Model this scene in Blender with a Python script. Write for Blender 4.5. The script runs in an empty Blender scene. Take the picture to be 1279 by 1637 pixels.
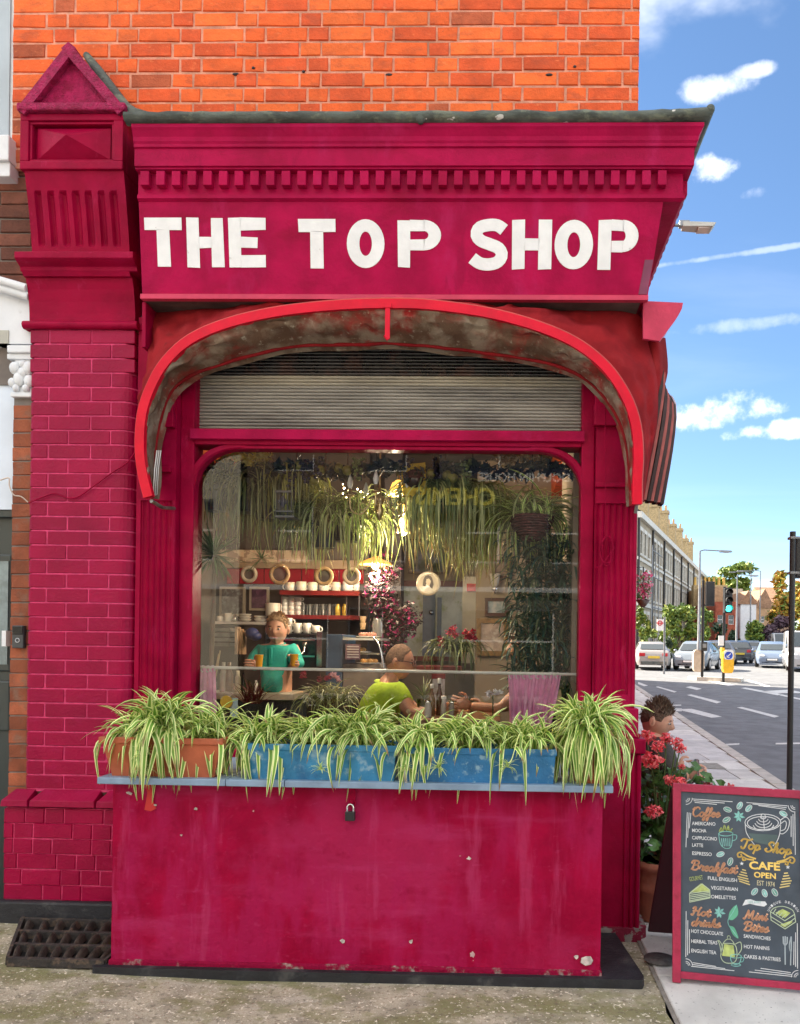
import bpy, bmesh, math, random
from mathutils import Vector, Matrix, Quaternion, noise
rnd = random.Random(7)
R = math.radians
S = bpy.context.scene
COL = S.collection

# ------------------------------------------------------------------ camera
F = 1200.0; CX, CY = 775.0, 1035.0; PW, PH = 1279.0, 1637.0
ROLL, YAW = 0.0135, 0.023
CAM = Vector((0, -4, 1.5))
fw = Vector((-math.sin(YAW), math.cos(YAW), 0)); r0 = Vector((math.cos(YAW), math.sin(YAW), 0)); u0 = Vector((0, 0, 1))
rt = r0*math.cos(ROLL) + u0*math.sin(ROLL); up = u0*math.cos(ROLL) - r0*math.sin(ROLL)
cd = bpy.data.cameras.new('camera'); cam = bpy.data.objects.new('camera', cd); COL.objects.link(cam)
M4 = Matrix((rt, up, -fw)).transposed().to_4x4(); M4.translation = CAM
cam.matrix_world = M4
cd.sensor_fit = 'VERTICAL'; cd.sensor_height = 36; cd.lens = F/PH*36
cd.shift_x = -(CX-PW/2)/PH; cd.shift_y = (CY-PH/2)/PH
cd.clip_start = .05; cd.clip_end = 3000
S.camera = cam

# ------------------------------------------------------------------ sky, sun, exposure
SUN_EL, SUN_AZ = R(36), R(-54)          # azimuth clockwise from +Y: sun stands to the left, behind the shop
sd = Vector((math.sin(SUN_AZ)*math.cos(SUN_EL), math.cos(SUN_AZ)*math.cos(SUN_EL), math.sin(SUN_EL)))
w = bpy.data.worlds.new('World'); S.world = w; w.use_nodes = True
nt = w.node_tree; nt.nodes.clear()
def N(t, **k):
    n = nt.nodes.new(t)
    for a, b in k.items(): setattr(n, a, b)
    return n
sky = N('ShaderNodeTexSky', sky_type='NISHITA', sun_disc=False, sun_elevation=SUN_EL, sun_rotation=SUN_AZ, air_density=.8, dust_density=.0, ozone_density=2.0)
geo = N('ShaderNodeTexCoord')
sep = N('ShaderNodeSeparateXYZ'); nt.links.new(geo.outputs['Generated'], sep.inputs[0])
addz = N('ShaderNodeMath', operation='ADD'); addz.inputs[1].default_value = .16; nt.links.new(sep.outputs[2], addz.inputs[0])
mxz = N('ShaderNodeMath', operation='MAXIMUM'); mxz.inputs[1].default_value = .05; nt.links.new(addz.outputs[0], mxz.inputs[0])
dv = N('ShaderNodeVectorMath', operation='DIVIDE'); cmb = N('ShaderNodeCombineXYZ')
for i in range(3): nt.links.new(mxz.outputs[0], cmb.inputs[i])
nt.links.new(geo.outputs['Generated'], dv.inputs[0]); nt.links.new(cmb.outputs[0], dv.inputs[1])
def cloudlayer(scale, loc, lo, hi, det, dist, sc=(1, 1, 1)):
    mp = N('ShaderNodeMapping'); mp.inputs['Location'].default_value = loc; mp.inputs['Scale'].default_value = sc
    nt.links.new(dv.outputs[0], mp.inputs[0])
    nz = N('ShaderNodeTexNoise'); nz.inputs['Scale'].default_value = scale; nz.inputs['Detail'].default_value = det
    nz.inputs['Roughness'].default_value = .55; nz.inputs['Distortion'].default_value = dist
    nt.links.new(mp.outputs[0], nz.inputs['Vector'])
    mr = N('ShaderNodeMapRange', interpolation_type='SMOOTHSTEP'); mr.inputs['From Min'].default_value = lo; mr.inputs['From Max'].default_value = hi
    nt.links.new(nz.outputs[0], mr.inputs[0]); return mr.outputs[0]
CL0, CL1 = 24.227, 8.790
c1 = cloudlayer(.62, (CL0, CL1, 0), .458, .578, 8, .5, (1, 1, .9))            # broken cloud added over the unseen sky as fill light; clear gap above the street
c2 = cloudlayer(.8, (7.1, 2.7, 0), .50, .85, 6, 1.5, (.5, 1.8, 1))           # thin high streaks
cm = N('ShaderNodeMath', operation='MULTIPLY'); cm.inputs[1].default_value = .05; nt.links.new(c2, cm.inputs[0])
cmx = N('ShaderNodeMath', operation='MAXIMUM'); nt.links.new(c1, cmx.inputs[0]); nt.links.new(cm.outputs[0], cmx.inputs[1]); cur = cmx.outputs[0]
# a few small cumulus puffs over the street
pz = N('ShaderNodeTexNoise'); pz.inputs['Scale'].default_value = 17; pz.inputs['Detail'].default_value = 7; pz.inputs['Roughness'].default_value = .6; nt.links.new(geo.outputs['Generated'], pz.inputs['Vector'])
pd_ = N('ShaderNodeMath', operation='MULTIPLY_ADD'); pd_.inputs[1].default_value = 5.5; pd_.inputs[2].default_value = -2.75; nt.links.new(pz.outputs[0], pd_.inputs[0])
for (ppx, ppy, sx_, sz_, k_) in ((1145, 142, 40, 15, .5), (1205, 113, 30, 8, .4), (1132, 270, 34, 18, .8), (1215, 308, 20, 9, .25), (1162, 652, 84, 27, 1.), (1238, 688, 66, 15, .95), (1225, 932, 50, 8, .7), (1180, 520, 110, 10, .18), (1190, 405, 150, 4, .2)):
    d_ = (fw + rt*((ppx-CX)/F) + up*((CY-ppy)/F)).normalized()
    h_ = Vector((d_.y, -d_.x, 0)).normalized(); v_ = h_.cross(d_)
    acc = None
    for ax_, sz in ((h_, sx_/F), (v_, sz_/F)):
        dt = N('ShaderNodeVectorMath', operation='DOT_PRODUCT'); nt.links.new(geo.outputs['Generated'], dt.inputs[0]); dt.inputs[1].default_value = ax_/sz
        sq = N('ShaderNodeMath', operation='SUBTRACT'); nt.links.new(dt.outputs['Value'], sq.inputs[0]); sq.inputs[1].default_value = d_.dot(ax_)/sz
        p2 = N('ShaderNodeMath', operation='MULTIPLY'); nt.links.new(sq.outputs[0], p2.inputs[0]); nt.links.new(sq.outputs[0], p2.inputs[1])
        if acc is None: acc = p2.outputs[0]
        else:
            a2 = N('ShaderNodeMath', operation='ADD'); nt.links.new(acc, a2.inputs[0]); nt.links.new(p2.outputs[0], a2.inputs[1]); acc = a2.outputs[0]
    fr_ = N('ShaderNodeVectorMath', operation='DOT_PRODUCT'); nt.links.new(geo.outputs['Generated'], fr_.inputs[0]); fr_.inputs[1].default_value = d_
    gt = N('ShaderNodeMath', operation='GREATER_THAN'); gt.inputs[1].default_value = .5; nt.links.new(fr_.outputs['Value'], gt.inputs[0])
    o_ = N('ShaderNodeMath', operation='SUBTRACT'); nt.links.new(pd_.outputs[0], o_.inputs[0]); nt.links.new(acc, o_.inputs[1])
    m_ = N('ShaderNodeMapRange', interpolation_type='SMOOTHSTEP'); m_.inputs['From Min'].default_value = -1.1; m_.inputs['From Max'].default_value = .55; m_.inputs['To Max'].default_value = k_; nt.links.new(o_.outputs[0], m_.inputs[0])
    g2_ = N('ShaderNodeMath', operation='MULTIPLY'); nt.links.new(m_.outputs[0], g2_.inputs[0]); nt.links.new(gt.outputs[0], g2_.inputs[1])
    mx_ = N('ShaderNodeMath', operation='MAXIMUM'); nt.links.new(cur, mx_.inputs[0]); nt.links.new(g2_.outputs[0], mx_.inputs[1]); cur = mx_.outputs[0]
mix = N('ShaderNodeMix', data_type='RGBA'); nt.links.new(cur, mix.inputs['Factor'])
hs0 = N('ShaderNodeHueSaturation'); hs0.inputs['Saturation'].default_value = 1.06; hs0.inputs['Hue'].default_value = .498; nt.links.new(sky.outputs[0], hs0.inputs['Color']); nt.links.new(hs0.outputs[0], mix.inputs['A']); mix.inputs['B'].default_value = (9.5, 9.4, 9.3, 1)
bg = N('ShaderNodeBackground'); bg.inputs['Strength'].default_value = .055; nt.links.new(mix.outputs['Result'], bg.inputs[0])
ow = N('ShaderNodeOutputWorld'); nt.links.new(bg.outputs[0], ow.inputs[0])
sl = bpy.data.lights.new('sun', 'SUN'); sl.energy = 4.3; sl.angle = R(.5); sl.color = (1, .89, .73)
so = bpy.data.objects.new('sun', sl); COL.objects.link(so); so.rotation_euler = (-sd).to_track_quat('-Z', 'Y').to_euler(); so.location = (-20, 15, 30)
S.view_settings.view_transform = 'Standard'; S.view_settings.look = 'None'; S.view_settings.gamma = 1
S.view_settings.exposure = 2.28; S.view_settings.use_curve_mapping = False
S.render.engine = 'CYCLES'
S.cycles.max_bounces = 8; S.cycles.transparent_max_bounces = 16; S.cycles.use_denoising = True
S.cycles.caustics_reflective = False; S.cycles.caustics_refractive = False
S.cycles.sample_clamp_indirect = 6

# ------------------------------------------------------------------ pixel of the photograph -> point on a plane of the place
def ray(px, py):
    return fw + rt*((px-CX)/F) + up*((CY-py)/F)
def at(px, py, Y):
    d = ray(px, py); return CAM + d*((Y-CAM.y)/d.y)
def XZ(px, py, Y):
    p = at(px, py, Y); return p.x, p.z

# ------------------------------------------------------------------ materials
def srgb(h):
    h = h.lstrip('#'); out = []
    for i in (0, 2, 4):
        c = int(h[i:i+2], 16)/255
        out.append(c/12.92 if c <= .04045 else ((c+.055)/1.055)**2.4)
    return tuple(out)
MATS = {}
def mat(name, col, rough=.6, var=.12, vs=6., bump=0., bs=60., metal=0., spec=.5, col2=None, c2lo=.5, c2hi=.6, c2s=8., rand=0., coat=0., trans=0., emis=None, es=0., c3=None, c3lo=.6, c3hi=.65, c3s=30., stretch=None, local=False, sub=0., layers=()):
    """Principled paint/stone/etc: noise varied tone, second colour in patches, third in specks, bump."""
    if name in MATS: return MATS[name]
    if isinstance(col, str): col = srgb(col)
    m = bpy.data.materials.new(name); m.use_nodes = True; t = m.node_tree; b = t.nodes['Principled BSDF']
    def n(ty, **k):
        x = t.nodes.new(ty)
        for a, c in k.items(): setattr(x, a, c)
        return x
    L = t.links.new
    if local: vec = n('ShaderNodeTexCoord').outputs['Object']
    else: vec = n('ShaderNodeNewGeometry').outputs['Position']
    if stretch:
        mp = n('ShaderNodeMapping'); mp.inputs['Scale'].default_value = stretch; L(vec, mp.inputs[0]); vec = mp.outputs[0]
    def noi(s, d=5, r=.55):
        x = n('ShaderNodeTexNoise'); x.inputs['Scale'].default_value = s; x.inputs['Detail'].default_value = d; x.inputs['Roughness'].default_value = r
        L(vec, x.inputs['Vector']); return x.outputs[0]
    def ramp(src, lo, hi):
        x = n('ShaderNodeMapRange', interpolation_type='SMOOTHSTEP'); x.inputs['From Min'].default_value = lo; x.inputs['From Max'].default_value = hi
        L(src, x.inputs[0]); return x.outputs[0]
    def mixc(f, a, c):
        x = n('ShaderNodeMix', data_type='RGBA'); L(f, x.inputs['Factor'])
        for k, v in (('A', a), ('B', c)):
            if isinstance(v, tuple): x.inputs[k].default_value = v[:3]+(1,)
            else: L(v, x.inputs[k])
        return x.outputs['Result']
    cur = mixc(ramp(noi(vs), .3, .7), tuple(max(0, c*(1-var)) for c in col), tuple(min(1, c*(1+var)) for c in col)) if var else col
    if rand:
        oi = n('ShaderNodeObjectInfo'); hs = n('ShaderNodeHueSaturation')
        mr = n('ShaderNodeMapRange'); mr.inputs['To Min'].default_value = 1-rand; mr.inputs['To Max'].default_value = 1+rand*.8; L(oi.outputs['Random'], mr.inputs[0])
        L(mr.outputs[0], hs.inputs['Value'])
        if isinstance(cur, tuple): hs.inputs['Color'].default_value = cur+(1,)
        else: L(cur, hs.inputs['Color'])
        cur = hs.outputs[0]
    if col2: cur = mixc(ramp(noi(c2s, 6, .62), c2lo, c2hi), cur, srgb(col2) if isinstance(col2, str) else col2)
    if c3: cur = mixc(ramp(noi(c3s, 3, .6), c3lo, c3hi), cur, srgb(c3) if isinstance(c3, str) else c3)
    for (lc, lsc, llo, lhi, lst, lf) in layers:
        mp = n('ShaderNodeMapping'); mp.inputs['Scale'].default_value = lst; mp.inputs['Location'].default_value = (lsc, lf*3, llo*7); L(n('ShaderNodeNewGeometry').outputs['Position'], mp.inputs[0])
        x = n('ShaderNodeTexNoise'); x.inputs['Scale'].default_value = lsc; x.inputs['Detail'].default_value = 6; x.inputs['Roughness'].default_value = .6; L(mp.outputs[0], x.inputs['Vector'])
        mr = n('ShaderNodeMapRange', interpolation_type='SMOOTHSTEP'); mr.inputs['From Min'].default_value = llo; mr.inputs['From Max'].default_value = lhi; mr.inputs['To Max'].default_value = lf; L(x.outputs[0], mr.inputs[0])
        cur = mixc(mr.outputs[0], cur, srgb(lc) if isinstance(lc, str) else lc)
    if isinstance(cur, tuple): b.inputs['Base Color'].default_value = cur+(1,)
    else: L(cur, b.inputs['Base Color'])
    b.inputs['Roughness'].default_value = rough; b.inputs['Metallic'].default_value = metal
    b.inputs['Specular IOR Level'].default_value = spec; b.inputs['Coat Weight'].default_value = coat
    b.inputs['Transmission Weight'].default_value = trans
    if sub: b.inputs['Subsurface Weight'].default_value = sub; b.inputs['Subsurface Radius'].default_value = (.02, .008, .004)
    if emis: b.inputs['Emission Color'].default_value = (srgb(emis) if isinstance(emis, str) else emis)+(1,); b.inputs['Emission Strength'].default_value = es
    if bump:
        bp = n('ShaderNodeBump'); bp.inputs['Distance'].default_value = .01; bp.inputs['Strength'].default_value = bump
        L(noi(bs, 6, .6), bp.inputs['Height']); L(bp.outputs[0], b.inputs['Normal'])
    MATS[name] = m; return m

# ------------------------------------------------------------------ mesh building
LOC = {}
class MB:
    def __init__(s): s.v = []; s.f = []; s.mi = []; s.sm = []; s.uv = {}
    def add(s, vs, fs, mi=0, sm=False, uvs=None):
        o = len(s.v); s.v += [tuple(x) for x in vs]
        for k, f in enumerate(fs):
            if uvs: s.uv[len(s.f)] = uvs[k]
            s.f.append([i+o for i in f]); s.mi.append(mi); s.sm.append(sm)
        return s
    def box(s, x0, x1, y0, y1, z0, z1, mi=0):
        return s.add([(x0,y0,z0),(x1,y0,z0),(x1,y1,z0),(x0,y1,z0),(x0,y0,z1),(x1,y0,z1),(x1,y1,z1),(x0,y1,z1)],
                     [(3,2,1,0),(4,5,6,7),(0,1,5,4),(1,2,6,5),(2,3,7,6),(3,0,4,7)], mi)
    def hexa(s, p, mi=0):            # 8 points, bottom 4 then top 4
        return s.add(p, [(3,2,1,0),(4,5,6,7),(0,1,5,4),(1,2,6,5),(2,3,7,6),(3,0,4,7)], mi)
    def prism(s, poly, fn, a, b, mi=0, sm=False):   # poly 2d, fn(u,v,t)->xyz
        n = len(poly)
        s.add([fn(u, v, a) for u, v in poly]+[fn(u, v, b) for u, v in poly],
              [tuple(range(n-1, -1, -1)), tuple(range(n, 2*n))], mi)
        return s.add([fn(u, v, a) for u, v in poly]+[fn(u, v, b) for u, v in poly],
              [(i, (i+1) % n, (i+1) % n+n, i+n) for i in range(n)], mi, sm)
    def grid(s, rows, mi=0, sm=True, closeu=False, closev=False, uv=False):
        nr, nc = len(rows), len(rows[0]); fs = []; uvs = []
        for i in range(nr if closev else nr-1):
            for j in range(nc if closeu else nc-1):
                i2, j2 = (i+1) % nr, (j+1) % nc
                fs.append((i*nc+j, i*nc+j2, i2*nc+j2, i2*nc+j))
                if uv: uvs.append([(j/(nc-1), i/(nr-1)), ((j+1)/(nc-1), i/(nr-1)), ((j+1)/(nc-1), (i+1)/(nr-1)), (j/(nc-1), (i+1)/(nr-1))])
        return s.add([p for r in rows for p in r], fs, mi, sm, uvs if uv else None)
    def tube(s, pts, r, n=6, mi=0, cap=True, flat=None):
        pts = [Vector(p) for p in pts]; rr = r if isinstance(r, (list, tuple)) else [r]*len(pts)
        rows = []; t0 = None; nrm = None
        for i, p in enumerate(pts):
            t = (pts[min(i+1, len(pts)-1)]-pts[max(i-1, 0)]).normalized()
            if nrm is None:
                a = Vector((0, 0, 1)) if abs(t.z) < .9 else Vector((0, 1, 0)); nrm = t.cross(a).normalized()
            else:
                nrm = (nrm - t*nrm.dot(t)).normalized()
            bn = t.cross(nrm)
            rows.append([p+(nrm*math.cos(2*math.pi*k/n)+bn*math.sin(2*math.pi*k/n)*(flat or 1))*rr[i] for k in range(n)])
        s.grid(rows, mi, True, closeu=True)
        if cap:
            o = len(s.v); s.add(rows[0], [tuple(range(n-1, -1, -1))], mi); s.add(rows[-1], [tuple(range(n))], mi)
        return s
    def lathe(s, prof, c, n=16, mi=0, sm=True, sx=1, sy=1, ax=None):
        c = Vector(c); rows = []
        for r, z in prof:
            row = []
            for k in range(n):
                p = Vector((r*sx*math.cos(2*math.pi*k/n), r*sy*math.sin(2*math.pi*k/n), z))
                if ax is not None: p = ax @ p
                row.append(c+p)
            rows.append(row)
        s.grid(rows, mi, sm, closeu=True)
        if prof[0][0] > 1e-4: s.add(rows[0], [tuple(range(n-1, -1, -1))], mi)
        if prof[-1][0] > 1e-4: s.add(rows[-1], [tuple(range(n))], mi)
        return s
    def ball(s, c, rx, ry=None, rz=None, n=10, m=7, mi=0):
        ry = ry or rx; rz = rz or rx
        rows = []
        for i in range(m+1):
            a = -math.pi/2+math.pi*i/m
            rows.append([(c[0]+rx*math.cos(a)*math.cos(2*math.pi*k/n), c[1]+ry*math.cos(a)*math.sin(2*math.pi*k/n), c[2]+rz*math.sin(a)) for k in range(n)])
        return s.grid(rows, mi, True, closeu=True)
    def quad(s, a, b, c, d, mi=0, uv=False):
        return s.add([a, b, c, d], [(0, 1, 2, 3)], mi, False, [[(0, 0), (1, 0), (1, 1), (0, 1)]] if uv else None)
    def mesh(s, name, mats, off=(0, 0, 0), bevel=0, weld=False):
        me = bpy.data.meshes.new(name); o = Vector(off)
        me.from_pydata([Vector(p)-o for p in s.v], [], s.f)
        for m in mats: me.materials.append(m)
        me.polygons.foreach_set('material_index', s.mi); me.polygons.foreach_set('use_smooth', s.sm)
        if s.uv:
            ul = me.uv_layers.new(name='UVMap').data
            for p in me.polygons:
                q = s.uv.get(p.index)
                if q:
                    for k, li in enumerate(p.loop_indices): ul[li].uv = q[k]
        if bevel or weld:
            bm = bmesh.new(); bm.from_mesh(me)
            if weld: bmesh.ops.remove_doubles(bm, verts=bm.verts, dist=1e-5)
            if bevel:
                ed = [e for e in bm.edges if len(e.link_faces) == 2 and e.calc_face_angle(0) > .6]
                bmesh.ops.bevel(bm, geom=ed, offset=bevel, segments=2, affect='EDGES', clamp_overlap=True, profile=.6)
            bm.to_mesh(me); bm.free()
        me.update(); return me
    def build(s, name, m, parent=None, bevel=0, weld=False):
        mats = m if isinstance(m, list) else [m]
        off = LOC.get(parent.name, (0, 0, 0)) if parent else (0, 0, 0)
        o = bpy.data.objects.new(name, s.mesh(name, mats, off, bevel, weld)); COL.objects.link(o)
        if parent: o.parent = parent; LOC[o.name] = off
        else: LOC[o.name] = (0, 0, 0)
        return o
def tag(o, label=None, cat=None, group=None, kind=None):
    for k, v in (('label', label), ('category', cat), ('group', group), ('kind', kind)):
        if v: o[k] = v
    return o
def thing(name, loc, label, cat, group=None, rz=0):
    o = bpy.data.objects.new(name, None); COL.objects.link(o); o.location = loc; o.rotation_euler.z = rz; o.empty_display_size = .1
    LOC[o.name] = tuple(loc); return tag(o, label, cat, group)
def inst(name, me, loc, parent=None, rot=None, scale=None):
    o = bpy.data.objects.new(name, me); COL.objects.link(o)
    off = Vector(LOC.get(parent.name, (0, 0, 0))) if parent else Vector()
    o.location = Vector(loc)-off
    if rot is not None: o.rotation_euler = rot
    if scale is not None: o.scale = scale if hasattr(scale, '__len__') else (scale,)*3
    if parent: o.parent = parent
    return o
def copy_tree(o, parent=None):
    c = o.copy(); COL.objects.link(c)
    if parent: c.parent = parent
    for ch in o.children: copy_tree(ch, c)
    return c
def catmull(pts, n=8):
    pts = [Vector(p) for p in pts]; out = []
    for i in range(len(pts)-1):
        p0, p1, p2, p3 = pts[max(i-1, 0)], pts[i], pts[i+1], pts[min(i+2, len(pts)-1)]
        for k in range(n):
            t = k/n
            out.append(.5*((2*p1)+(p2-p0)*t+(2*p0-5*p1+4*p2-p3)*t*t+(3*p1-p0-3*p2+p3)*t**3))
    out.append(pts[-1]); return out
def resample(pts, n):
    d = [0]
    for a, b in zip(pts, pts[1:]): d.append(d[-1]+(b-a).length)
    out = []; j = 0
    for i in range(n):
        t = d[-1]*i/(n-1)
        while j < len(d)-2 and d[j+1] < t: j += 1
        k = (t-d[j])/max(1e-9, d[j+1]-d[j]); out.append(pts[j].lerp(pts[j+1], min(1, max(0, k))))
    return out
def text_mesh(txt, size, bold=0., shear=0., ext=0., align='LEFT', spacing=1.):
    cu = bpy.data.curves.new('txt', 'FONT'); cu.body = txt; cu.size = size; cu.offset = bold; cu.shear = shear; cu.extrude = ext; cu.align_x = align
    cu.resolution_u = 3; cu.space_character = spacing
    o = bpy.data.objects.new('txt', cu); COL.objects.link(o)
    dg = bpy.context.evaluated_depsgraph_get()
    me = bpy.data.meshes.new_from_object(o.evaluated_get(dg))
    bpy.data.objects.remove(o); return me
# ------------------------------------------------------------------ shared materials
PAINT = mat('crimson_paint', (.300, .0020, .034), .40, .16, 7, .25, 45, spec=.07, layers=(((.38, .008, .065), 3.5, .5, .75, (1, 1, 1), .6), ((.17, .002, .022), 2.6, .55, .8, (2, 1, .6), .6), ((.42, .02, .085), 16, .62, .70, (1, 1, .35), .5)))
PAINTB = mat('crimson_brick_paint', (.305, .0022, .042), .34, .12, 4, .35, 70, rand=.10, spec=.16, layers=(((.40, .012, .085), 9, .52, .8, (1, 1, 2), .5), ((.19, .002, .03), 3, .55, .8, (1, 1, 1), .5)))
JOINTP = mat('painted_mortar', (.58, .052, .15), .5, .2, 30, .5, 90, spec=.2)
FASC = mat('fascia_paint', (.37, .0040, .055), .45, .18, 5, .3, 40, spec=.07, layers=(((.25, .003, .030), 2.6, .48, .72, (1, 1, 2.2), .75), ((.44, .016, .10), 5, .55, .72, (1, 1, .5), .55), ((.24, .004, .04), 12, .6, .72, (1, 1, .25), .5)))
WALLP = mat('render_paint', (.315, .0025, .036), .48, .16, 5, .6, 26, spec=.07, c3=(.60, .42, .42), c3lo=.755, c3hi=.765, c3s=14, layers=(((.40, .022, .095), 1.6, .48, .62, (1, 1, 1.3), .6), ((.37, .012, .08), 2.6, .45, .62, (2.4, 1, .6), .7), ((.23, .002, .028), 11, .55, .72, (1, 1, 1), .5), ((.42, .03, .11), 24, .6, .72, (1, 1, 1.5), .4), ((.42, .03, .12), 2.2, .54, .70, (.6, 1, 3.2), .55), ((.28, .002, .03), 2.1, .52, .7, (1.6, 1, .8), .6), ((.44, .04, .13), 5, .55, .68, (2.2, 1, .3), .5)))
TRIMP = mat('pink_trim_paint', (.55, .045, .10), .35, .12, 8, .1, spec=.2)
ROUGHP = mat('rough_cast_paint', (.40, .012, .085), .5, .25, 30, 1.6, 95, spec=.2, layers=(((.22, .003, .03), 18, .5, .65, (1, 1, 1), .6),))
HOOP = mat('hoop_red', (.64, .003, .026), .35, .1, 9, .05, spec=.2, layers=(((.5, .01, .03), 8, .55, .75, (1, 1, 1), .6),))
FABR = mat('awning_canvas', (.26, .014, .018), .85, .2, 6, .25, 260, spec=.1, layers=(((.15, .009, .012), 4, .45, .7, (1, 1, 1), .7), ((.34, .035, .038), 7, .55, .75, (1, 1, 1), .5), ((.12, .02, .018), 14, .6, .75, (1, 1, .4), .5)))
MOULD = mat('mouldy_canvas', (.30, .020, .020), .9, .25, 8, .4, 120, spec=.1, layers=(((.135, .095, .062), 3.2, .36, .56, (1, 1, 1), .92), ((.33, .27, .20), 7, .42, .62, (1, 1, 1), .75), ((.32, .02, .022), 4, .60, .70, (1, 1, 1), .75), ((.46, .41, .31), 30, .60, .70, (1, 1, 1), .6)))
BLACKP = mat('black_plinth_paint', (.016, .017, .022), .55, .3, 9, .5, 60, col2=(.06, .06, .06), c2lo=.55, c2hi=.7, c2s=9)
WHITE = mat('white_sign_paint', (.80, .80, .79), .5, .05, 12, .2, 60, c3=(.62, .58, .58), c3lo=.68, c3hi=.74, c3s=22)
STUCCO = mat('white_stucco', (.74, .76, .78), .6, .06, 5, .2, 40, col2=(.55, .55, .54), c2lo=.6, c2hi=.75, c2s=6)
LEAD = mat('mossy_lead', (.085, .10, .085), .75, .4, 14, .8, 50, col2=(.16, .18, .13), c2lo=.5, c2hi=.62, c2s=16, c3=(.62, .62, .58), c3lo=.66, c3hi=.69, c3s=20, stretch=(.6, 1, 1))
MORTAR = mat('lime_mortar', (.66, .30, .20), .9, .25, 12, .6, 80, layers=(((.34, .18, .12), 3, .5, .75, (1, 1, 1), .8),))
GREYB = mat('blue_grey_board', (.22, .31, .43), .5, .15, 8, .3, 40, c3=(.5, .5, .5), c3lo=.7, c3hi=.74, c3s=25)
BR_L = (((.36, .07, .03), 9, .5, .75, (1, 1, 2), .55), ((.85, .26, .09), 22, .58, .72, (1, 1, 2), .5), ((.16, .05, .03), 40, .66, .74, (1, 1, 1), .6))
BRICKS = [mat('orange_brick', (.78, .120, .019), .85, .14, 9, .6, 55, rand=.09, layers=BR_L), mat('red_brick', (.68, .092, .019), .85, .16, 9, .6, 55, rand=.12, layers=BR_L),
          mat('pale_orange_brick', (.84, .150, .026), .85, .12, 9, .6, 55, rand=.1, layers=BR_L), mat('sooty_brick', (.44, .095, .036), .9, .2, 9, .7, 55, rand=.22, layers=BR_L)]
BROWNB = mat('brown_brick', (.17, .058, .035), .9, .3, 8, .6, 60, rand=.3)
PIERB = mat('pier_brick', (.30, .085, .038), .9, .3, 6, .6, 60, rand=.3, col2=(.22, .12, .08), c2lo=.5, c2hi=.7, c2s=9)
DOORG = mat('dark_green_door_paint', (.022, .034, .034), .3, .1)

def brick_mesh(name, w, h, d=.10, seed=0, ch=.0035, mats=None, jit=.0025):
    """front face towards -y at y=0, centred on x and z"""
    r = random.Random(seed); a, b = w/2, h/2
    def j(k=jit): return r.uniform(-k, k)
    back = [(-a, d, -b), (a, d, -b), (a, d, b), (-a, d, b)]
    rim = [(-a+j(), ch*1.6, -b+j()), (a+j(), ch*1.6, -b+j()), (a+j(), ch*1.6, b+j()), (-a+j(), ch*1.6, b+j())]
    fr = [(x*(1-ch/a)+j(.0012), r.uniform(-.0012, .0012), z*(1-ch/b)+j(.0012)) for x, y, z in rim]
    m = MB().add(back+rim+fr, [(0, 1, 5, 4), (1, 2, 6, 5), (2, 3, 7, 6), (3, 0, 4, 7), (4, 5, 9, 8), (5, 6, 10, 9), (6, 7, 11, 10), (7, 4, 8, 11), (8, 9, 10, 11)])
    return m.mesh(name, [mats] if mats else [])
def lay(parent, x0, x1, z0, rows, pitch, variants, y, lens, joint=.011, offset=None, pick=None, jz=.0015):
    """lay courses of separate bricks; lens = repeating stretcher/header lengths; variants[len] = list of meshes"""
    for i in range(rows):
        z = z0+pitch*(i+.5); x = x0; k = (i*1) % len(lens)
        if offset: x = x0-offset[i % len(offset)]
        while x < x1-.02:
            L = lens[k % len(lens)]; a, b = max(x, x0), min(x+L, x1)
            if b-a > .025:
                ms = variants[L]; me = ms[rnd.randrange(len(ms))] if pick is None else pick(ms, i, rows, (a+b)/2)
                o = inst('brick', me, ((a+b)/2, y+rnd.uniform(-.002, .002), z+rnd.uniform(-jz, jz)), parent, (0, rnd.uniform(-.006, .006), 0), ((b-a)/L, 1, 1))
            x += L+joint; k += 1

# ------------------------------------------------------------------ ground
XC = .70                                                   # x of the street corner of the shop
SLOPE = .018
def gz(y): return SLOPE*max(0, y-.5)
ASPH = mat('asphalt', (.15, .155, .165), .85, .18, 3, .5, 180, col2=(.20, .205, .215), c2lo=.5, c2hi=.75, c2s=1.2, c3=(.17, .17, .17), c3lo=.66, c3hi=.72, c3s=240)
SLABM = [mat('paving_slab', (.66, .65, .61), .85, .12, 5, .35, 90, rand=.12, c3=(.26, .25, .23), c3lo=.64, c3hi=.7, c3s=60),
         mat('paving_slab_grey', (.58, .575, .56), .85, .12, 5, .35, 90, rand=.12, c3=(.24, .23, .22), c3lo=.64, c3hi=.7, c3s=60)]
APRON = mat('mossy_concrete', (.42, .37, .27), .95, .25, 7, 1.0, 90, layers=(((.20, .19, .07), 3.2, .44, .62, (1, 1.6, 1), .8), ((.55, .50, .40), 4, .55, .7, (.6, 2, 1), .6), ((.13, .11, .07), 38, .54, .64, (1, 1, 1), .6), ((.85, .78, .62), 55, .585, .64, (1, 1, 1), .9), ((.26, .16, .10), 70, .59, .65, (1, 1, 1), .7), ((.22, .22, .08), 9, .52, .66, (1, 1, 1), .55)))
BED = mat('slab_bed', (.24, .22, .19), .95, .2, 20, .5)
KERB = mat('granite_kerb', (.52, .49, .44), .85, .15, 8, .4, 120, rand=.12)
RMARK = mat('road_marking', (.62, .62, .60), .8, .15, 12, .3, 90, c3=(.3, .3, .3), c3lo=.62, c3hi=.7, c3s=40)
YMARK = mat('yellow_road_marking', (.55, .40, .12), .8, .15, 12)
g = MB()
ys = [-60, .5, 30, 60, 120, 900]
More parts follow.
